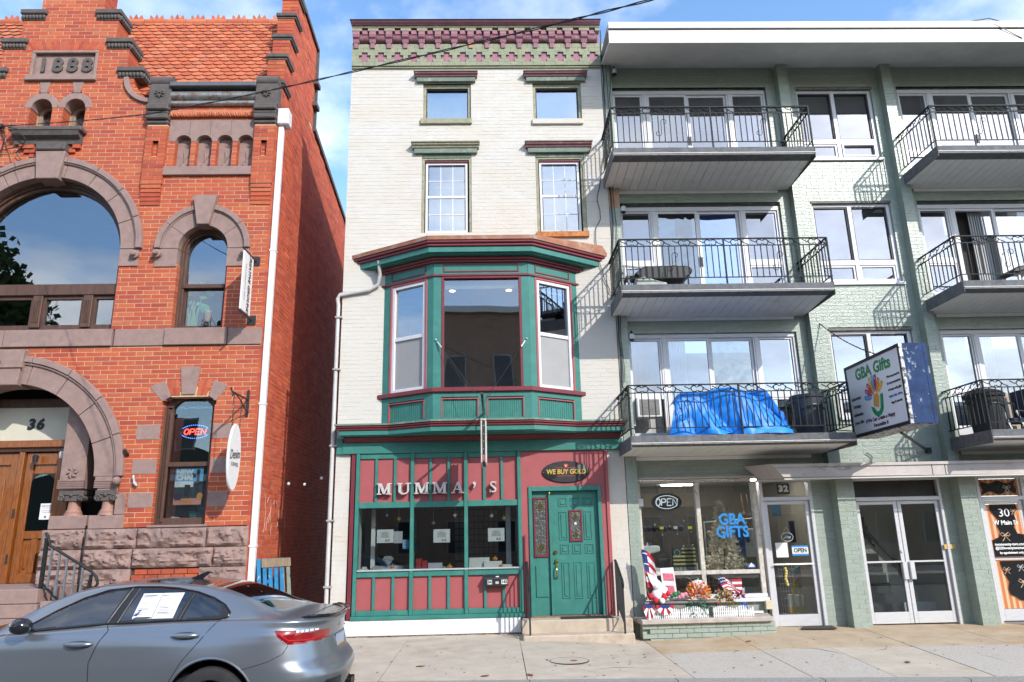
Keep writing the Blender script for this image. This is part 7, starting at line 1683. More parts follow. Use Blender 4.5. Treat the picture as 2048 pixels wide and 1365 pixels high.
gp = [(cy-.19,cz-.10)]+[(cy+.02+.20*math.cos(R_(t)), cz-.10+.20*math.sin(R_(t))*1.0) for t in range(190,345,12)]+[(cy+.24,cz+.05),(cy+.15,cz+.05)]+[(cy+.02+.10*math.cos(R_(t)), cz-.10+.12*math.sin(R_(t))) for t in range(345,190,-12)]
spoly(gp, 'emblem_smile', M('emblem_green', (.02,.26,.10), rough=.4))
m_sblack = M('sign_print', (.03,.03,.035), rough=.5)
for k, s_ in enumerate(('Embroidery','Etchings','Sublimation','Event Gifts')): text('small_lettering', s_, .072, m_sblack, gs, (SX+.008, SY1-.28, SZ0+.66-.14*k), ex=.001, rotz=R_(-90), shear=.15, off=.002)
for k, s_ in enumerate(('We are proud to','be representatives','of many with gifts','logos, hats, shirts,','bags & awards')): text('small_lettering', s_, .055, m_sblack if k != 3 else M('sign_blue', (.05,.12,.4)), gs, (SX+.008, SY0+.30, SZ0+.82-.105*k), ex=.001, rotz=R_(-90), shear=.1, off=.002)
for k, s_ in enumerate(('If We Can Create a Happy','Personalize It')): text('small_lettering', s_, .085, M('sign_maroon', (.10,.04,.08)), gs, (SX+.008, SCY-.05, SZ0+.22-.10*k), ex=.001, rotz=R_(-90), shear=.1, off=.003)
c_ = MB(); A_, B_ = Vector((6.2,.14,5.53)), Vector((6.55,-1.35,4.42))
for q in (0, 1): c_.tube([A_+(B_-A_)*(k/60)+Vector((.008*math.cos(k*1.1+q*3.14),0,.008*math.sin(k*1.1+q*3.14)-.10*math.sin(math.pi*k/60))) for k in range(61)], .007, 4)
c_.ball(A_, .03, 8); c_.build('stay_cable', M('rusty_cable', (.06,.05,.045), rough=.8, stain=[((.30,.13,.04),8,.6,.1,.7)]), gs)
MB().bar((6.75,-1.3,SZ0-.02),(8.02,.15,2.95),.035).build('strut', m_black, gs); BOX('strut_foot', m_black, gs, 7.97, 8.07, .10, .148, 2.90, 3.0)
# things on the balconies
tp_ = MB(); rnd = random.Random(9)
from mathutils import noise
nx, ny = 70, 40; vs = []
for j in range(ny+1):
    for i in range(nx+1):
        u = i/nx; v = j/ny
        if v < .5: q = v/.5; y = -.98; z = 3.16+.76*q; flare = .12*(1-q)
        else: q = (v-.5)/.5; y = -.98+.6*q; z = 3.92-.02*q; flare = .0
        x = 3.17+1.62*u; e = min(u, 1-u)
        z += -.34*max(0, 1-e/.10)**1.4*(1 if v > .3 else .25) if u > .5 else -.20*max(0, 1-e/.07)**1.3*(1 if v > .3 else .2)
        x += (-.22 if u < .5 else .26)*max(0, 1-e/.14)*(1-min(1, v/.5)*.75)
        f = abs(noise.noise(Vector((u*2.6+v*1.6, v*1.8, 1.3))))*.30 + abs(noise.noise(Vector((u*6-v*4, v*3+u*3, 3))))*.06 - .07
        y -= flare*1.0 + f*(1.2-q*.5 if v < .5 else .3); z += f*.5 if v > .45 else .05*noise.noise(Vector((u*9,4,2)))*(1-q)
        vs.append((x, y, max(z, 3.152)))
tp_.add(vs, [(j*(nx+1)+i, j*(nx+1)+i+1, (j+1)*(nx+1)+i+1, (j+1)*(nx+1)+i) for j in range(ny) for i in range(nx)])
tp_.build('tarpaulin', M('blue_tarpaulin', (.004,.22,.78), rough=.5, var=.15, scale=3, bump=.12, bscale=22, stain=[((.10,.36,.80),4,.6,.12,.5)]), None, smooth=True, label='bright blue tarpaulin draped over furniture on the lowest balcony', cat='tarpaulin')
tag(BOX('bench', m_pal, None, 3.3, 4.7, -.9, -.42, 3.16, 3.8), 'low wooden bench hidden under the blue tarpaulin', 'bench')
def bin_(x, y, z, r, h, lb, lid, mat):
    t = thing('trash_bin', lb, 'trash bin', (x, y, z), 'trash bins on the balconies')
    MB().lathe([(r*.8,0),(r*.82,.02),(r*.98,h*.93),(r*1.06,h*.93),(r*1.08,h),(r*1.0,h),(r*.9,h*.2)] if not lid else [(r*.8,0),(r*.82,.02),(r,h),(0,h)], (x,y,z), n=28).build('barrel', mat, t, smooth=35)
    if lid: MB().lathe([(r*1.1,-.02),(r*1.12,.03),(r*.95,.08),(r*.5,.13),(0,.14)], (x,y,z+h), n=28).build('lid', mat, t, smooth=35)
    for s_ in (-1, 1): MB().tube([(x+s_*r*.98,y-.06,z+h*.85),(x+s_*(r*1.16),y-.06,z+h*.82),(x+s_*(r*1.16),y+.06,z+h*.82),(x+s_*r*.98,y+.06,z+h*.85)], .014, 5).build('handle', mat, t)
    MB().tube([(x+r*.97*math.sin(a), y-r*.97*math.cos(a), z+h*.62+.09*math.cos(a*1.6)) for a in np.linspace(-.9,.9,12)], .012, 5).build('rib', mat, t)
    return t
m_bin = M('dark_bin_plastic', (.035,.045,.055), rough=.4, var=.2, scale=6)
bin_(5.62, -.45, 3.16, .28, .74, 'open dark grey trash bin at the end of the tarpaulin balcony', False, m_bin); bin_(8.72, -.62, 3.16, .30, .64, 'lidded black trash bin on the lowest balcony past the sign', True, m_black)
ac = thing('air_conditioner', 'white window air conditioner beside the blue tarpaulin', 'air conditioner', (2.88, .0, 3.63))
BOX('case', M('ac_white', (.66,.65,.62), rough=.5, var=.08), ac, 2.64, 3.10, -.06, .22, 3.63, 4.0, bev=.012); BOX('grille', M('ac_grille', (.20,.19,.18), rough=.7, var=.5, scale=26), ac, 2.69, 3.05, -.066, -.061, 3.67, 3.96)
for k in range(14): BOX('grille_fin', M('ac_fin', (.33,.32,.30), rough=.6), ac, 2.69, 3.05, -.074, -.067, 3.675+.02*k, 3.681+.02*k)
BOX('side_board', m_vinyl, ac, 2.56, 2.63, .1, .2, 3.5, 4.06)
# glider bench and grill on the middle balcony
bn = thing('metal_bench', 'grey wire bench against the window on the middle balcony', 'bench', (3.05, -.2, 5.8))
mb = MB(); mb.bar((2.52,-.12,6.55),(3.0,-.12,6.49),.03); mb.bar((3.0,-.12,6.49),(3.60,-.12,6.57),.03); mb.bar((2.52,-.12,6.25),(3.6,-.12,6.25),.025); mb.build('back_rail', M('grey_metal', (.20,.21,.22), rough=.5), bn)
for k in range(12): x = 2.56+.09*k; MB().bar((x,-.12,6.25),(x,-.12,6.53),.012).build('slat', M('grey_metal', (.20,.21,.22)), bn)
for (x, y) in ((2.55,-.14),(3.57,-.14),(2.55,-.5),(3.57,-.5)): BOX('leg', M('grey_metal', (.20,.21,.22)), bn, x-.015, x+.015, y-.015, y+.015, 5.8, 6.55 if y > -.3 else 6.22)
BOX('seat', M('grey_metal', (.20,.21,.22)), bn, 2.52, 3.6, -.52, -.14, 6.2, 6.23)
cg = thing('folded_grill', 'black flat grill with folded cover on the middle balcony', 'grill', (3.05, -.85, 5.81))
MB().prism([(2.55,6.05),(2.74,6.19),(3.52,6.19),(3.60,6.12),(3.58,6.05),(3.45,5.95),(2.68,5.95)], -1.06, -.6, 'y').build('hood', m_black, cg, bev=.02)
for x in (2.6, 3.55): BOX('leg', m_black, cg, x-.012, x+.012, -.9, -.87, 5.8, 6.06)
mb = MB(); mb.prism([(2.56,5.805),(2.54,5.93),(2.7,5.98),(2.95,5.90),(3.12,5.86),(3.1,5.805)], -1.1, -.75, 'y'); mb.build('cover_cloth', M('pale_cloth', (.40,.42,.38), rough=.95, var=.3, scale=6), cg, bev=.02)
# right-hand balconies
fc = thing('folding_chair', 'folding chair with curved black arm next to the lidded trash bin', 'chair', (9.25, -.55, 3.16))
m_alu2 = M('pale_tube', (.55,.55,.55), rough=.35, metal=.5)
mb = MB(); mb.tube([(9.02,-.6,3.50),(9.05,-.6,3.62),(9.16,-.6,3.69),(9.25,-.6,3.66),(9.26,-.6,3.56),(9.42,-.6,3.53)], .018, 6); mb.build('arm', m_black, fc)
for (a, b) in (((9.28,-.6,3.55),(9.40,-.6,3.17)),((9.05,-.6,3.52),(9.15,-.6,3.17)),((9.28,-.2,3.55),(9.40,-.2,3.17)),((9.6,-.6,3.6),(9.5,-.6,3.17))): MB().bar(a, b, .028).build('leg', m_alu2, fc)
BOX('seat', M('navy_canvas', (.02,.03,.06), rough=.9), fc, 9.15, 9.7, -.62, -.15, 3.36, 3.42); BOX('back', M('navy_canvas', (.02,.03,.06)), fc, 9.55, 9.62, -.6, -.15, 3.42, 3.95)
MB().prism([(9.20,3.20),(9.25,3.99),(9.58,3.97),(9.72,3.55),(9.70,3.2)], -.06, -.03, 'y').build('leaning_board', M('tan_board', (.42,.34,.27), rough=.8, var=.1), None, label='tan board leaning on the balcony behind the folding chair', cat='board')
wc = thing('plastic_chair', 'white plastic chair on the middle balcony past the pilaster', 'chair', (9.98, -.5, 5.81))
MB().prism([(9.78,6.22),(9.82,6.58),(9.95,6.68),(10.12,6.62),(10.18,6.22)], -.28, -.24, 'y').build('back', m_white, wc, bev=.02); BOX('seat', m_white, wc, 9.76, 10.2, -.7, -.25, 6.18, 6.22, bev=.015)
for (x, y) in ((9.8,-.66),(10.16,-.66),(9.8,-.28),(10.16,-.28)): BOX('leg', m_white, wc, x-.02, x+.02, y-.02, y+.02, 5.81, 6.18)
MB().prism([(9.55,6.10),(9.72,6.20),(9.95,6.24),(9.93,6.16),(9.72,6.08)], -.8, -.4, 'y').build('cushion', m_black, None, label='dark cushion slumped against the white plastic chair', cat='cushion', bev=.02)
# ------------------------------------------------------------------ in the gift shop window
os_ = neon_open('oval_open_sign', 'black oval OPEN sign with white tube letters in the gift shop window', 3.12, .24, 2.12, .54, .30, EMIT('tube_white', (.9,.95,1), .42), M('dark_ring', (.03,.035,.04), rough=.3), M('sign_back', (.022,.03,.038), rough=.3), slant=.12)
for s_ in (1, -1): MB().tube([(3.12+.22*math.cos(t)*.95, .23, 2.12+s_*.115*math.sin(t)) for t in np.linspace(.5, math.pi-.5, 14)], .007, 5).build('tube_swash', EMIT('tube_white', (.9,.95,1), .42), os_)
for x in (2.98, 3.25): MB().tube([(x,.26,2.26),(x-.04,.26,2.45)], .003, 4).build('hanging_wire', m_black, os_)
gl_ = thing('window_lettering', 'blue GBA GIFTS lettering on the gift shop pane', 'lettering', (4.26, .17, 1.48))
m_cyan = M('cyan_vinyl', (.012,.20,.52), rough=.4)
text('letters', 'GBA', .265, m_cyan, gl_, (4.26, .172, 1.79), ex=.001, off=.009, sx=.92); text('letters', 'GIFTS', .265, m_cyan, gl_, (4.25, .172, 1.57), ex=.001, off=.009, sx=.88)
ct = thing('christmas_tree', 'frosted white artificial Christmas tree in the gift shop window', 'tree', (4.18, .56, .90))
m_frost = M('frosted_needles', (.50,.44,.36), rough=.9, var=.25, scale=30, ramp=[(.80,.68,.50),(.88,.79,.64),(.64,.52,.36)])
MB().tube([(4.18,.56,.9),(4.18,.56,2.05)], .02, 6).build('trunk', M('tree_trunk', (.12,.08,.05), rough=.9), ct)
rnd = random.Random(12); nd = MB()
for k in range(430):
    h = rnd.random()**1.25; z = .93+1.12*h; L = (.40*(1-h)+.05)*rnd.uniform(.7,1.08); a = rnd.uniform(0, 2*math.pi); dz = rnd.uniform(-.10,.10)
    p0 = Vector((4.18,.56,z+.04)); p1 = Vector((4.18+L*math.cos(a), .56+L*.62*math.sin(a), z+dz-.05*L)); d_ = p1-p0
    nd.tube([p0, p1], [.004,.003], 3, caps=False)
    for q in range(9):
        t = rnd.uniform(.25,1); c_ = p0+d_*t; e_ = Vector((rnd.uniform(-1,1), rnd.uniform(-1,1), rnd.uniform(-.5,1))).normalized()*rnd.uniform(.05,.09)
        s_ = Vector((rnd.uniform(-1,1), rnd.uniform(-1,1), rnd.uniform(-1,1))).normalized()*.017
        nd.add([c_-s_, c_+s_, c_+e_], [(0,1,2)])
nd.build('foliage', m_frost, ct, kind='stuff')
fp = thing('flag_plaque', 'dark plank plaque of a thirteen-star flag reading OLD GLORY', 'plaque', (3.42, .42, .90))
BOX('board', m_black_flat, fp, 3.20, 3.62, .42, .45, .91, 1.32)
BOX('canton', M('slate_blue', (.03,.045,.055), rough=.8), fp, 3.205, 3.365, .412, .419, 1.14, 1.315)
for k in range(5): BOX('stripe', M('straw_plank', (.50,.42,.13), rough=.8, var=.25, scale=14), fp, 3.37 if k < 2 else 3.205, 3.615, .410, .419, 1.285-.066*k, 1.315-.066*k)
for k in range(13): a = k*2*math.pi/13; MB().ball((3.285+.05*math.cos(a), .411, 1.228+.055*math.sin(a)), .007, 5).build('star', m_white, fp)
BOX('caption_strip', M('caption_grey', (.10,.10,.10), rough=.8), fp, 3.205, 3.615, .405, .42, .915, .985); text('caption', 'OLD GLORY', .062, m_wprint, fp, (3.41, .403, .95), ex=.0005, sp=1.1)
def shirt(x, y, z, c, lb, rot=0):
    t = MB(); t.prism([(x-.16,z-.52),(x+.16,z-.52),(x+.15,z-.10),(x+.22,z-.26),(x+.27,z-.22),(x+.16,z),(x+.05,z+.01),(x,z-.03),(x-.05,z+.01),(x-.16,z),(x-.27,z-.22),(x-.22,z-.26),(x-.15,z-.10)], y, y+.05, 'y')
    o = t.build('hanging_shirt', M('shirt_'+lb[:5], c, rough=.95, var=.2, scale=5, stretch=(8,1,1)), None, label=lb, cat='shirt', group='shirts on the gift shop rack', bev=.01)
    MB().tube([(x-.13,y+.02,z+.01),(x,y+.02,z+.07),(x,y+.02,z+.12),(x+.02,y+.02,z+.14)], .005, 4).build('hanger', m_white, o)
for k, (x, c, lb) in enumerate(((4.36,(.45,.45,.43),'white shirt hanging first on the gift shop rack by the tree'),(4.62,(.035,.08,.22),'navy blue shirt hanging on the gift shop rack'),(4.86,(.50,.48,.44),'cream shirt hanging on the gift shop rack past the navy one'))): shirt(x, 1.05+.06*k, 1.62, c, lb)
rk = thing('clothes_rack', 'chrome clothes rack holding shirts inside the gift shop', 'rack', (4.6, 1.1, -.05)); MB().tube([(4.0,1.1,1.76),(5.05,1.25,1.82)], .014, 6).build('rail', m_alum, rk)
for x in (4.02, 5.03): MB().tube([(x,1.12,-.05),(x,1.12,1.78)], .014, 6).build('post', m_alum, rk)
def bx(nm, lb, cat, q, mat, **k): return tag(BOX(nm, mat, None, *q, **k), lb, cat)
bx('shelf_unit','dark shelf of stock widened as added dark backing in the gift shop','shelf',(2.55,5.0,2.4,2.8,-.05,2.1), M('dark_shelf', (.06,.05,.045), rough=.8, var=.4, scale=7))  # widened behind the tree, added there as a dark backing
rnd = random.Random(5)
for k in range(9):
    x = 2.72+.10*k; r = rnd.uniform(.035,.05); c = [(.02,.02,.025),(.10,.10,.11),(.03,.05,.12)][k % 3]
    m_ = MB(); m_.ball((x,.95,1.66),r*1.2,10); m_.box(x-.045,x+.045,.84,.93,1.63,1.645); m_.build('cap', M('cap_%d' % (k % 3), c, rough=.9), None, label='%s baseball cap, %s from the ledge-flag end of the cap row' % (['black','grey','navy'][k % 3], ['first','second','third','fourth','fifth','sixth','seventh','eighth','ninth'][k]), cat='cap', group='caps hung in a row in the gift shop')
for k, (x, z, c, lb) in enumerate(((2.99,1.67,(.80,.62,.02),'yellow price tag stuck high in the window by the oval sign'),(3.24,1.67,(.62,.62,.55),'white price tag stuck between two yellow tags'),(3.50,1.665,(.80,.62,.02),'yellow price tag stuck nearest the window post'))): bx('price_tag', lb, 'price tag', (x-.035,x+.035,.20,.203,z-.022,z+.022), M('tag_%d' % (k % 2), c, rough=.6))
for k, (x, z) in enumerate(((2.87,1.73),(3.13,1.70),(3.40,1.78),(2.99,1.55),(3.27,1.56),(3.52,1.59),(3.36,1.35),(3.52,1.36))): MB().lathe([(0,-.01),(.018,-.006),(.02,.008),(0,.01)], (x,.21,z), 'y', 10).build('suction_hook', GLASS('clear_plastic', (.8,.85,.85), .3, 0), None, label='clear suction hook ' + ['above the first yellow price tag','beside the white price tag on the pane','highest in the row, by the window post','just under the first yellow price tag','just under the white price tag','below the yellow tag at the window post','above the flag plaque canton','above the flag plaque stripes by the window post'][k], cat='hook', group='suction hooks on the gift shop window')
mch = thing('embroidery_machine', 'white embroidery machine on the shelf of the gift shop window', 'machine', (2.78, .55, .90))
MB().prism([(2.62,.9),(2.98,.9),(2.98,.97),(2.80,.98),(2.80,1.22),(2.99,1.26),(2.99,1.36),(2.66,1.36),(2.60,1.28)], .45, .72, 'y').build('body', m_ivory, mch, bev=.02)
for k in range(4): MB().lathe([(0,0),(.018,0),(.018,.06),(0,.06)], (2.66+.06*k,.55,1.36), n=10).build('spool', M('spool_%d' % k, [(.02,.02,.02),(.5,.05,.05),(.6,.6,.6),(.05,.1,.3)][k], rough=.7), mch)
for k, (x, y, z, sx_, sz_, c, lb) in enumerate(((3.12,.75,.9,.10,.22,(.07,.07,.075),'dark boxed item beside the white embroidery machine'),(3.62,.55,.9,.06,.14,(.40,.40,.38),'pale folded stack behind the flag plaque'))): bx('stock_item', lb, 'box', (x-sx_,x+sx_,y,y+.15,z,z+sz_), M('stock_%d' % k, c, rough=.8, var=.3, scale=8))
bd = bx('round_decal','white and blue house decal low on the gift shop pane','sticker',(4.46,4.60,.168,.171,.955,1.02), M('decal_blue', (.05,.10,.35), rough=.5)); MB().prism([(4.475,.975),(4.53,1.045),(4.585,.975)], .164, .167, 'y').build('roof_mark', m_white, bd)
# on the shop door
bx('door_notice','white framed notice on the gift shop door','notice',(5.0,5.215,.178,.184,1.12,1.37), m_white); 
otg = thing('open_tag_sign', 'blue and white OPEN sign hanging on the gift shop door', 'sign', (5.43, .17, 1.15)); BOX('card', M('card_blue', (.02,.22,.55), rough=.5), otg, 5.285, 5.575, .170, .176, 1.145, 1.315); BOX('card_centre', m_white, otg, 5.285, 5.575, .167, .1695, 1.175, 1.285); text('letters', 'OPEN', .10, m_black, otg, (5.43, .1655, 1.23), ex=.0005, off=.004, sx=.9)
MB().tube([(5.32,.173,1.315),(5.435,.173,1.43),(5.55,.173,1.315)], .004, 4).build('string', m_black, otg)
od = thing('round_ornament', 'round glass ornament with a bird hanging on the gift shop door', 'ornament', (5.23,.17,1.36)); MB().tube([(5.225+.105*math.cos(t), .17, 1.465+.075*math.sin(t)) for t in np.linspace(0, 2*math.pi, 24)[:-1]], .006, 5, closed=True).build('rim', m_nick, od); MB().tube([(5.16,.17,1.44),(5.22,.17,1.47),(5.27,.17,1.45),(5.29,.17,1.48)], [.01,.022,.018,.004], 6).build('bird', M('bird_blue', (.20,.33,.42), rough=.5), od); MB().tube([(5.14,.17,1.50),(5.22,.17,1.64),(5.31,.17,1.50)], .003, 4).build('cord', m_nick, od)
wch = thing('wind_charm', 'string of yellow beads hanging on the gift shop door below the rail', 'ornament', (5.13,.18,.64)); MB().tube([(5.12+.035*math.cos(t),.18,.985+.035*math.sin(t)) for t in np.linspace(0,2*math.pi,16)[:-1]], .008, 5, closed=True).build('ring', M('wood_ring', (.22,.10,.05)), wch)
for k in range(7): MB().ball((5.13+.012*math.sin(k*1.3),.18,.93-.045*k), .028, 8).build('bead', M('yellow_bead', (.62,.50,.16), rough=.4), wch)
tb = thing('tote_bag', 'white canvas tote bag with yellow base and handles inside the gift shop door', 'bag', (5.44,.62,.15)); MB().prism([(5.30,.15),(5.57,.15),(5.58,.44),(5.31,.46)], .60, .68, 'y').build('body', m_ivory, tb, bev=.01); BOX('base_band', M('mustard_canvas', (.60,.36,.02), rough=.9), tb, 5.295, 5.575, .592, .69, .148, .25)
for s_ in (5.38, 5.50): BOX('strap', M('mustard_canvas', (.60,.36,.02)), tb, s_-.02, s_+.02, .588, .598, .25, .46)
MB().tube([(5.38,.60,.45),(5.42,.60,.66),(5.46,.60,.74),(5.50,.60,.45)], .018, 5).build('handle', M('mustard_canvas', (.60,.36,.02)), tb)
gwr = thing('wire_rack', 'wire display rack with folded towels inside the gift shop door', 'rack', (5.40,.9,-.05))
for k in range(6): MB().tube([(5.28+.05*k,.9,-.05),(5.28+.05*k,.9,1.0)], .005, 4).build('wire', m_alum, gwr)
for k in range(7): MB().tube([(5.27,.9,.1+.13*k),(5.56,.9,.1+.13*k)], .005, 4).build('wire', m_alum, gwr)
for k, (z, c, lb) in enumerate(((.86,(.18,.25,.22),'sage towel topmost on the wire rack'),(.74,(.45,.20,.20),'red patterned towel in the middle of the wire rack'),(.60,(.28,.35,.18),'green striped towel lowest on the wire rack'))): MB().prism([(5.50,z),(5.66,z+.10),(5.64,z-.06),(5.52,z-.12)], .80, .86, 'y').build('towel', M('towel_%d' % k, c, rough=.95, var=.35, scale=16), None, label=lb, cat='towel', group='towels on the wire rack', bev=.01)
bx('wall_poster','blue poster on the gift shop wall behind the door','poster',(5.42,5.60,1.3,1.31,1.85,2.08), M('poster_dkblue', (.02,.09,.18), rough=.5, var=.4, scale=8)); bx('wall_poster','navy garment hanging behind the gift shop door edge','garment',(5.62,5.72,1.0,1.05,1.35,1.75), M('navy_cloth', (.02,.03,.09), rough=.9))
for k in range(5):
    x = 4.95+.11*k; q = MB(); q.tube([(x,1.6,2.3),(x+.02,1.6,1.95-.03*k)], .012, 5); q.ball((x+.02,1.6,1.9-.03*k),.04,8,(1,1,1.6)); q.build('hanging_ornament', M('dark_ornament_%d' % (k % 2), [(.12,.05,.02),(.04,.03,.03)][k % 2], rough=.6), None, label='%s teardrop ornament, %s of five hanging behind the gift shop door transom' % (['brown','dark'][k % 2], ['first','second','third','fourth','last'][k]), cat='ornament', group='ornaments hanging behind the gift shop door')
# ------------------------------------------------------------------ ledge display
m_pick = M('white_picket', (.76,.76,.75), rough=.5)
for i, (xa, xb, ya, yb, lb) in enumerate(((2.50,3.06,-.37,-.40,'miniature white picket fence at the handrail end of the ledge'),(3.07,3.55,-.40,-.37,'miniature white picket fence under the orange flowers'),(3.62,4.04,-.38,-.36,'miniature white picket fence under the red white and blue bow'),(4.05,4.32,-.36,-.35,'shortest miniature white picket fence near the shop door'))):
    t = thing('picket_fence', lb, 'fence', ((xa+xb)/2, ya, .21), 'miniature picket fences on the ledge'); n = int((xb-xa)/.034)
    for k in range(n):
        x = xa+(xb-xa)*(k+.5)/n; y = ya+(yb-ya)*(k+.5)/n; h = .12+.05*abs(math.sin((k/n)*math.pi*1.0+.3*i))
        MB().prism([(x-.011,.212),(x+.011,.212),(x+.011,.212+h),(x,.212+h+.016),(x-.011,.212+h)], y-.004, y+.004, 'y').build('picket', m_pick, t)
    for z in (.245, .30): MB().bar((xa,ya+.008,z),(xb,yb+.008,z),.012).build('rail', m_pick, t)
def leaves(t, c, n, r, size, mats, seed, up=.3, name='petal'):
    rnd = random.Random(seed); mbs = [MB() for _ in mats]
    for k in range(n):
        a = rnd.uniform(0, 2*math.pi); e = rnd.uniform(-.4, 1.2); L = r*rnd.uniform(.4, 1); d = Vector((math.cos(a)*math.cos(e), math.sin(a)*math.cos(e)*.6, math.sin(e)+up*.3)); q = Vector(c)+d*L; p = Vector(c)+d*max(0, L-2.6*size)
        s_ = d.cross(Vector((rnd.uniform(-1,1), rnd.uniform(-1,1), rnd.uniform(-1,1)))).normalized()*size*rnd.uniform(.6,1.2)
        mbs[k % len(mats)].add([p, (p+q)/2+s_, q+d*size*.5, (p+q)/2-s_], [(0,1,2,3)])
    for m_, mat in zip(mbs, mats): m_.build(name, mat, t, kind='stuff')
m_fwhite_ = M('white_petal', (.7,.68,.62), rough=.7)
m_or = M('orange_petal', (.75,.22,.02), rough=.7, var=.3, scale=20); m_re = M('red_petal', (.60,.03,.03), rough=.7, var=.3, scale=20); m_gr = M('fern_green', (.04,.16,.06), rough=.7, var=.4, scale=20); m_bg = M('blue_green_leaf', (.03,.18,.15), rough=.6, var=.3, scale=16); m_yw = M('yellow_petal', (.75,.52,.05), rough=.7); m_pk = M('pink_petal', (.70,.25,.32), rough=.7)
af = thing('flower_arrangement', 'orange and red artificial flower bunch with teal ferns under the white pumpkin', 'flowers', (3.42,-.30,.21)); leaves(af, (3.42,-.30,.56), 700, .24, .017, [m_or, m_or, m_re, m_yw, m_or, m_pk, m_fwhite_], 1); leaves(af, (3.36,-.36,.42), 110, .26, .016, [m_bg, m_gr], 2, -1.6, 'leaf'); MB().lathe([(.05,0),(.09,.14),(0,.14)], (3.40,-.28,.21), n=12).build('pot', m_ivory, af)
bf = thing('flower_basket', 'basket of small red and yellow blooms behind the picket fence', 'flowers', (3.86,-.26,.21)); leaves(bf, (3.86,-.26,.46), 480, .21, .015, [m_gr, m_gr, m_yw, m_re, m_white], 3); MB().lathe([(.08,0),(.12,.16),(0,.16)], (3.86,-.26,.21), n=12).build('pot', m_pal, bf)
wpk = thing('white_pumpkin', 'white artificial pumpkin above the orange flowers', 'pumpkin', (3.44,-.24,.62))
vs = []; n = 28; r = .115
for i in range(9):
    for j in range(n): ph = math.pi*i/8; th = 2*math.pi*j/n; rr = r*math.sin(ph)*(1+.07*math.cos(7*th)); vs.append((3.44+rr*math.cos(th), -.24+rr*math.sin(th), .72-.085*math.cos(ph)))
MB().add(vs, [(i*n+j, i*n+(j+1)%n, (i+1)*n+(j+1)%n, (i+1)*n+j) for i in range(8) for j in range(n)]).build('fruit', m_white, wpk, smooth=True); MB().tube([(3.44,-.24,.79),(3.45,-.24,.83)], .012, 5).build('stalk', m_stem, wpk)
m_fred = M('flag_red', (.45,.015,.03), rough=.8); m_fblue = M('flag_blue', (.015,.03,.16), rough=.8); m_fwhite = M('flag_white', (.75,.74,.72), rough=.8)
def flag(base, tip, w, h, lb, wob=.03, down=True):
    t = thing('stick_flag', lb, 'flag', base); b, p = Vector(base), Vector(tip); d = (p-b).normalized(); MB().tube([b, p], .006, 5).build('stick', m_pal, t)
    side = Vector((d.z, 0, -d.x)).normalized()
    def F(u, v): q = p - d*(h*v); return q + side*(w*u)*(1 if down else -1) + Vector((0, -.03-.02*math.sin(u*7+v*2), -.9*w*u*u))
    for k in range(7):
        u0 = .42 if k < 4 else 0; MB().add([F(u0+(1-u0)*i/6, k/7+q/7) for q in (0, 1) for i in range(7)], [(i, i+1, i+8, i+7) for i in range(6)]).build('stripe', m_fred if k % 2 == 0 else m_fwhite, t)
    MB().add([F(.42*i/3, q*4/7) for q in (0, 1) for i in range(4)], [(i, i+1, i+5, i+4) for i in range(3)]).build('canton', m_fblue, t)
    for k in range(8): c_ = F(.06+.1*(k % 4), .1+.28*(k//4)); MB().ball(c_+Vector((0,-.004,0)), .012, 5).build('star', m_fwhite, t)
flag((2.62,-.25,.21), (2.50,-.28,1.32), .20, .62, 'tallest American flag on a stick at the edge of the gift window'); flag((4.06,-.25,.30), (3.76,-.26,.82), .34, .20, 'small American flag leaning behind the flower basket')
for i, (x0, x1, z0, z1, lb) in enumerate(((2.44,2.64,.20,.44,'folded flag bunting at the handrail end of the ledge'),(2.66,2.96,.27,.43,'flag bunting fan behind the picket fence near the toys'))):
    t = thing('flag_bunting', lb, 'bunting', ((x0+x1)/2,-.42,z0), 'flag buntings on the ledge')
    for k in range(7): a0, a1 = math.pi*k/7, math.pi*(k+1)/7; cx_ = (x0+x1)/2; R1 = (x1-x0)/2; MB().add([(cx_-R1*.25*math.cos(a0),-.42-.01*(k % 2),z1-(z1-z0)*.25*math.sin(a0)),(cx_-R1*.25*math.cos(a1),-.42-.01*(k % 2),z1-(z1-z0)*.25*math.sin(a1)),(cx_-R1*math.cos(a1),-.43-.02*(k % 2),z1-(z1-z0)*math.sin(a1)),(cx_-R1*math.cos(a0),-.43-.02*(k % 2),z1-(z1-z0)*math.sin(a0))], [(0,1,2,3)]).build('pleat', [m_fred, m_fwhite][k % 2], t)
    MB().add([((x0+x1)/2-.1,-.435,z1),((x0+x1)/2+.1,-.435,z1),((x0+x1)/2+.06,-.44,z1-.05),((x0+x1)/2-.06,-.44,z1-.05)], [(0,1,2,3)]).build('band', m_fblue, t)
rb = thing('ribbon_bow', 'red white and blue ribbon bow above the picket fence', 'bow', (4.13,-.30,.42)); leaves(rb, (4.12,-.30,.52), 70, .17, .022, [m_fred, m_fwhite, m_fblue], 7); leaves(rb, (4.16,-.33,.40), 16, .14, .03, [M('bright_blue_ribbon', (.02,.12,.55), rough=.4)], 8, -2, 'ribbon')
wf = thing('wooden_flag', 'small wooden flag block on the low sill of the gift window', 'flag', (4.14,.09,.53))
for k in range(5): BOX('stripe', [m_fred, m_fwhite][k % 2], wf, 4.0, 4.29, .06, .08, .56+.045*k, .60+.045*k)
BOX('canton', M('dark_teal', (.02,.05,.06)), wf, 4.0, 4.12, .052, .0595, .66, .785)
bc = thing('brochure_stand', 'tilted white brochure board with red printing beside the stick flag', 'notice', (2.98,-.2,.45)); m_ = MB(); m_.prism([(2.86,.52),(3.10,.48),(3.06,1.01),(2.83,1.00)], -.16, -.15, 'y'); m_.build('board', m_white, bc)
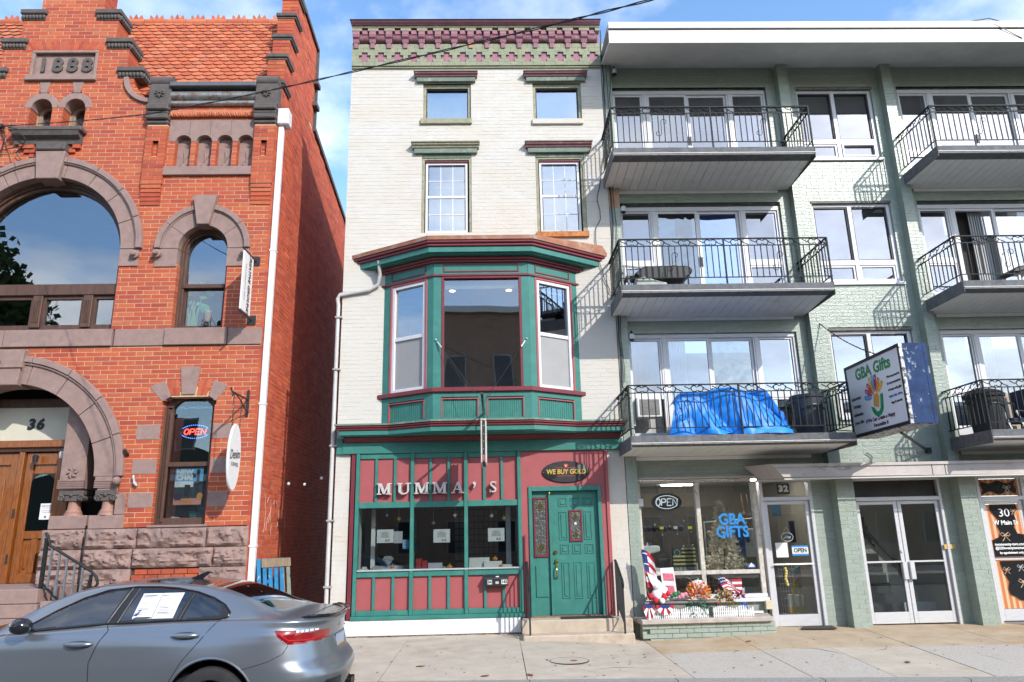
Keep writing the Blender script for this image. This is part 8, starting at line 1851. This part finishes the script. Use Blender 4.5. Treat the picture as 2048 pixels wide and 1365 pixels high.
for (z0, z1) in ((.80,.92),(.60,.72)): 
    MB().prism([(2.875,z0),(3.06,z0-.015),(3.045,z1-.01),(2.865,z1)], -.164, -.161, 'y').build('print_block', M('print_red', (.55,.12,.18), rough=.6, var=.4, scale=30), bc)
dl = thing('stuffed_toy', 'white and red stuffed winter toy slumped on the ledge beside the flags', 'toy', (2.72,-.3,.42))
for (p, r, m_) in (((2.72,-.28,.58),.10,m_fwhite),((2.72,-.30,.72),.07,m_fwhite),((2.60,-.33,.56),.055,m_fred),((2.83,-.33,.55),.06,m_fred),((2.67,-.38,.50),.05,m_fred),((2.78,-.38,.49),.05,m_fwhite),((2.90,-.33,.60),.045,m_fred)): MB().ball(p, r, 10).build('stuffing', m_, dl, smooth=True)
MB().prism([(2.56,.95),(2.66,.90),(2.90,.68),(2.86,.60),(2.70,.66),(2.62,.78)], -.34, -.33, 'y').build('white_scarf', m_fwhite, dl)
for (p, c, lb) in (((3.02,-.3,.58),m_gr,'small green toy frog on the ledge'),((3.14,-.3,.56),m_pk,'small pink and lilac toy beside the orange flowers')): 
    q = MB(); q.ball(p, .05, 8); q.ball((p[0]+.06,p[1],p[2]+.02), .04, 8); q.ball((p[0]-.05,p[1],p[2]-.02), .035, 8); q.build('soft_toy', c, None, smooth=True, label=lb, cat='toy')
bx('toy_shelf','grey plank holding toys behind the picket fences','shelf',(2.5,3.75,-.32,-.1,.44,.47), M('grey_plank', (.20,.19,.17), rough=.9)); bx('toy_shelf','grey box prop under the plank of toys','box',(2.6,3.2,-.28,-.12,.21,.44), M('grey_plank', (.20,.19,.17)))
bx('electric_box','beige electric outlet box on the green wall by the shop door','box',(4.66,4.78,.02,.10,.27,.42), M('beige_box', (.55,.48,.33), rough=.6), bev=.01); bx('white_conduit','short white trim strip below the gift window','strip',(4.36,4.60,-.0,.05,.22,.255), m_white)
bx('mail_sticker','yellow and blue strip on the pier beside the glass doors','sticker',(8.02,8.22,.13,.149,1.2,1.28), M('strip_yellow', (.65,.40,.10), rough=.6, stain=[((.1,.35,.4),6,.5,.05,.9)]))
MB().prism([(5.30,.12),(5.80,.12),(5.74,-.24),(5.14,-.20)], gz(5.4,0)+.006, gz(5.4,0)+.018, 'z').build('door_mat', M('grey_mat', (.045,.04,.038), rough=.95, var=.3, scale=50), None, label='dark grey mat at the gift shop door', cat='mat')
MB().prism([(8.85,.10),(9.9,.10),(9.9,-.6),(9.55,-.62)], gz(9.3,-.2)+.006, gz(9.3,-.2)+.016, 'z').build('door_mat', M('pale_mat', (.20,.19,.18), rough=.95, var=.3, scale=50), None, label='pale grey mat before the striped corner shop door', cat='mat')
bx('wall_vent','small white junction box at the gift shop window edge','box',(2.56,2.66,.05,.12,2.05,2.18), m_vinyl, bev=.006)
cbl = MB(); cbl.tube([(6.86,.12,2.93),(6.95,.12,2.86),(6.93,.12,2.76),(6.84,.12,2.70)], .009, 5); cbl.build('cable_loop', m_black, None, label='loose black cable end hanging above the canopy', cat='cable')
# cables down the wall joint and the overhead service drop
for i, (pts_, lb) in enumerate((([(2.38,-.03,11.9),(2.40,-.03,10.5),(2.37,-.03,9.0),(2.40,-.03,7.5),(2.36,-.03,6.3),(2.40,-.03,5.2),(2.41,-.03,4.2),(2.5,-.2,3.95)],'black service cable down the joint of the white and green buildings'),([(2.56,-.03,11.5),(2.50,-.03,10.0),(2.33,-.03,9.0),(2.13,-.03,8.05),(2.17,-.03,7.6),(2.05,-.03,7.3),(2.10,-.03,6.6),(2.28,-.03,6.05),(2.45,-.06,5.95)],'loose thin cable sagging across the white brick wall'),([(2.48,-.03,11.6),(2.44,-.03,9.2),(2.47,-.03,7.0),(2.43,-.03,5.5),(2.45,-.03,4.3)],'second thin cable running straight down the green corner pier'))):
    P = [Vector(p) for p in pts_]; dn = []
    for a, b in zip(P, P[1:]):
        for k in range(6): t = k/6; dn.append(a+(b-a)*t+Vector((.012*math.sin(7*(a.z-t)),0,0)))
    MB().tube(dn+[P[-1]], [.014,.008,.007][i], 5).build('wall_cable', m_black, None, label=lb, cat='cable', group='cables on the wall joint')
ca = MB(); PP = [(-9.79,0,9.72),(-7.8,-1.49,8.86),(-6.21,-2.7,8.17),(-4.92,-3.68,7.64),(-3.38,-4.85,7.09),(-2.16,-5.78,6.68),(-.62,-6.95,6.19),(.54,-7.83,5.83),(1.27,-8.38,5.62),(1.87,-8.85,5.45),(4.5,-10.9,4.9)]
dn = []
for a, b in zip(PP, PP[1:]):
    for k in range(10): t = k/10; dn.append(Vector(a)+(Vector(b)-Vector(a))*t)
for q in (0, 1): ca.tube([p+Vector((0,.007*math.cos(i*.9+q*3.14),.007*math.sin(i*.9+q*3.14))) for i, p in enumerate(dn)], .0052, 5)
ca = ca.build('overhead_cable', m_black_flat, None, label='twisted black overhead service cable crossing before the white facade', cat='cable')
fit = thing('cable_fitting', 'black cable clamp with loose wires on the wall by the paired arched windows', 'cable fitting', (-9.6,-.2,9.4))
q = MB(); q.bar((-9.95,-.02,9.72),(-9.62,-.13,9.64),.10,.08); q.bar((-9.62,-.13,9.64),(-9.25,-.41,9.49),.03); q.build('clamp', m_black, fit, bev=.01)
for pts_ in ([(-9.62,-.13,9.62),(-9.55,-.12,9.40),(-9.60,-.1,9.1),(-9.8,-.06,8.95),(-10.1,-.03,8.9)],[(-9.4,-.3,9.52),(-9.22,-.25,9.5),(-9.12,-.15,9.33),(-9.2,-.1,9.22),(-9.55,-.08,9.15),(-10.1,-.03,9.13)],[(-9.2,-.1,9.22),(-9.32,-.08,9.08),(-9.22,-.06,8.95),(-9.3,-.05,8.84),(-9.9,-.03,8.75)]): MB().tube(pts_, .010, 5).build('loose_wire', m_black, fit)
MB().tube([(-9.72,-.1,9.66),(-9.74,-.12,9.5),(-9.82,-.1,9.36),(-9.75,-.08,9.18),(-9.85,-.06,9.02)], .007, 4).build('white_wire', m_white, fit)
rw = MB(); rw.tube([(9.6,-1.0,11.32),(10.0,-1.05,11.36),(10.4,-1.0,11.28),(11,-1.0,10.95)], .012, 5); rw.tube([(9.6,-1.0,11.32),(10.1,-1.06,11.2),(10.6,-1.04,10.9)], .010, 5); rw.build('roof_cable', m_black, None, label='black cable looped over the white roof fascia of the green building', cat='cable')

# ================================================================== THE OTHER SIDE OF THE STREET (only seen mirrored in the glass)
m_opp = [M('tan_opposite_brick', (.34,.25,.18), rough=.9, var=.15, scale=3), M('brown_opposite_brick', (.33,.22,.16), rough=.9, var=.15, scale=3), M('grey_opposite_render', (.30,.29,.27), rough=.9, var=.1, scale=2)]
for i, (x0, x1, h, m_, lb) in enumerate(((-52,-38,8.0,0,'tan brick building far along across the street'),(-20,-9,5.0,2,'grey rendered building across the street'),(-8.5,4.5,13.8,1,'brown brick row house across the street facing the jewelry shop'),(4.7,17,7.6,0,'tan brick row house across the street facing the green building'),(17.2,30,8.3,1,'brown brick block across the street beyond the tan house'))):
    b = thing('row_house', lb, 'building', ((x0+x1)/2, -27, 0)); BOX('wall', m_opp[m_], b, x0, x1, -36, -26.2, -.5, h); BOX('cornice', m_white, b, x0-.1, x1+.1, -26.5, -25.9, h-.35, h)
    n = int((x1-x0)/2.2)
    for r in range(4 if h > 12 else 3):
        for k in range(n):
            x = x0+(x1-x0)*(k+.5)/n; z = .6+2.85*r; w = MB(); w.box(x-.55,x+.55,-26.2,-26.12,z,z+1.8); f = w.build('window', M('grey_window_frame', (.34,.33,.31), rough=.7), b); BOX('pane', M('dark_pane', (.03,.035,.04), rough=.1), f, x-.45, x+.45, -26.13, -26.11, z+.1, z+1.7)
tr = thing('street_tree', 'tall leafy street tree across the road beyond the grey building', 'tree', (-28.5,-24,0)); MB().tube([(-28.5,-24,-.1),(-28.4,-24,4),(-28.7,-24,9)], [.35,.28,.15], 8).build('trunk', M('bark', (.07,.05,.04), rough=.95, var=.3, scale=8), tr)
rnd = random.Random(2); lf = MB()
for k in range(9000):
    a = rnd.uniform(0, 6.28); e = math.asin(rnd.uniform(-1, 1)); R1 = 5.2*(.55+.45*rnd.random())*(1+.25*noise.noise(Vector((math.cos(a)*2, math.sin(a)*2, e*2)))); c_ = Vector((-28.5+R1*math.cos(a)*math.cos(e), -24+R1*math.sin(a)*math.cos(e)*.7, 12+R1*1.05*math.sin(e)))
    u = Vector((rnd.uniform(-1,1), rnd.uniform(-1,1), rnd.uniform(-1,1))).normalized()*.24; v = u.orthogonal()*.6; lf.add([c_-u, c_+v, c_+u, c_-v], [(0,1,2,3)])
lf.build('crown', M('summer_leaf', (.045,.085,.025), rough=.7, var=.4, scale=2), tr, kind='stuff')
hl = MB(); n = 60; vs = []
for k in range(n+1):
    a = math.pi + math.pi*k/n; h = 26+10*math.sin(k*.35)+6*math.sin(k*.9+1); vs += [(320*math.cos(a), 320*math.sin(a), -2), (330*math.cos(a), 330*math.sin(a), h)]
hl.add(vs, [(2*k, 2*k+2, 2*k+3, 2*k+1) for k in range(n)]); hl.build('hills', M('wooded_hill', (.06,.075,.06), rough=1, var=.3, scale=.05), None, kind='structure', origin=(0,0,0))
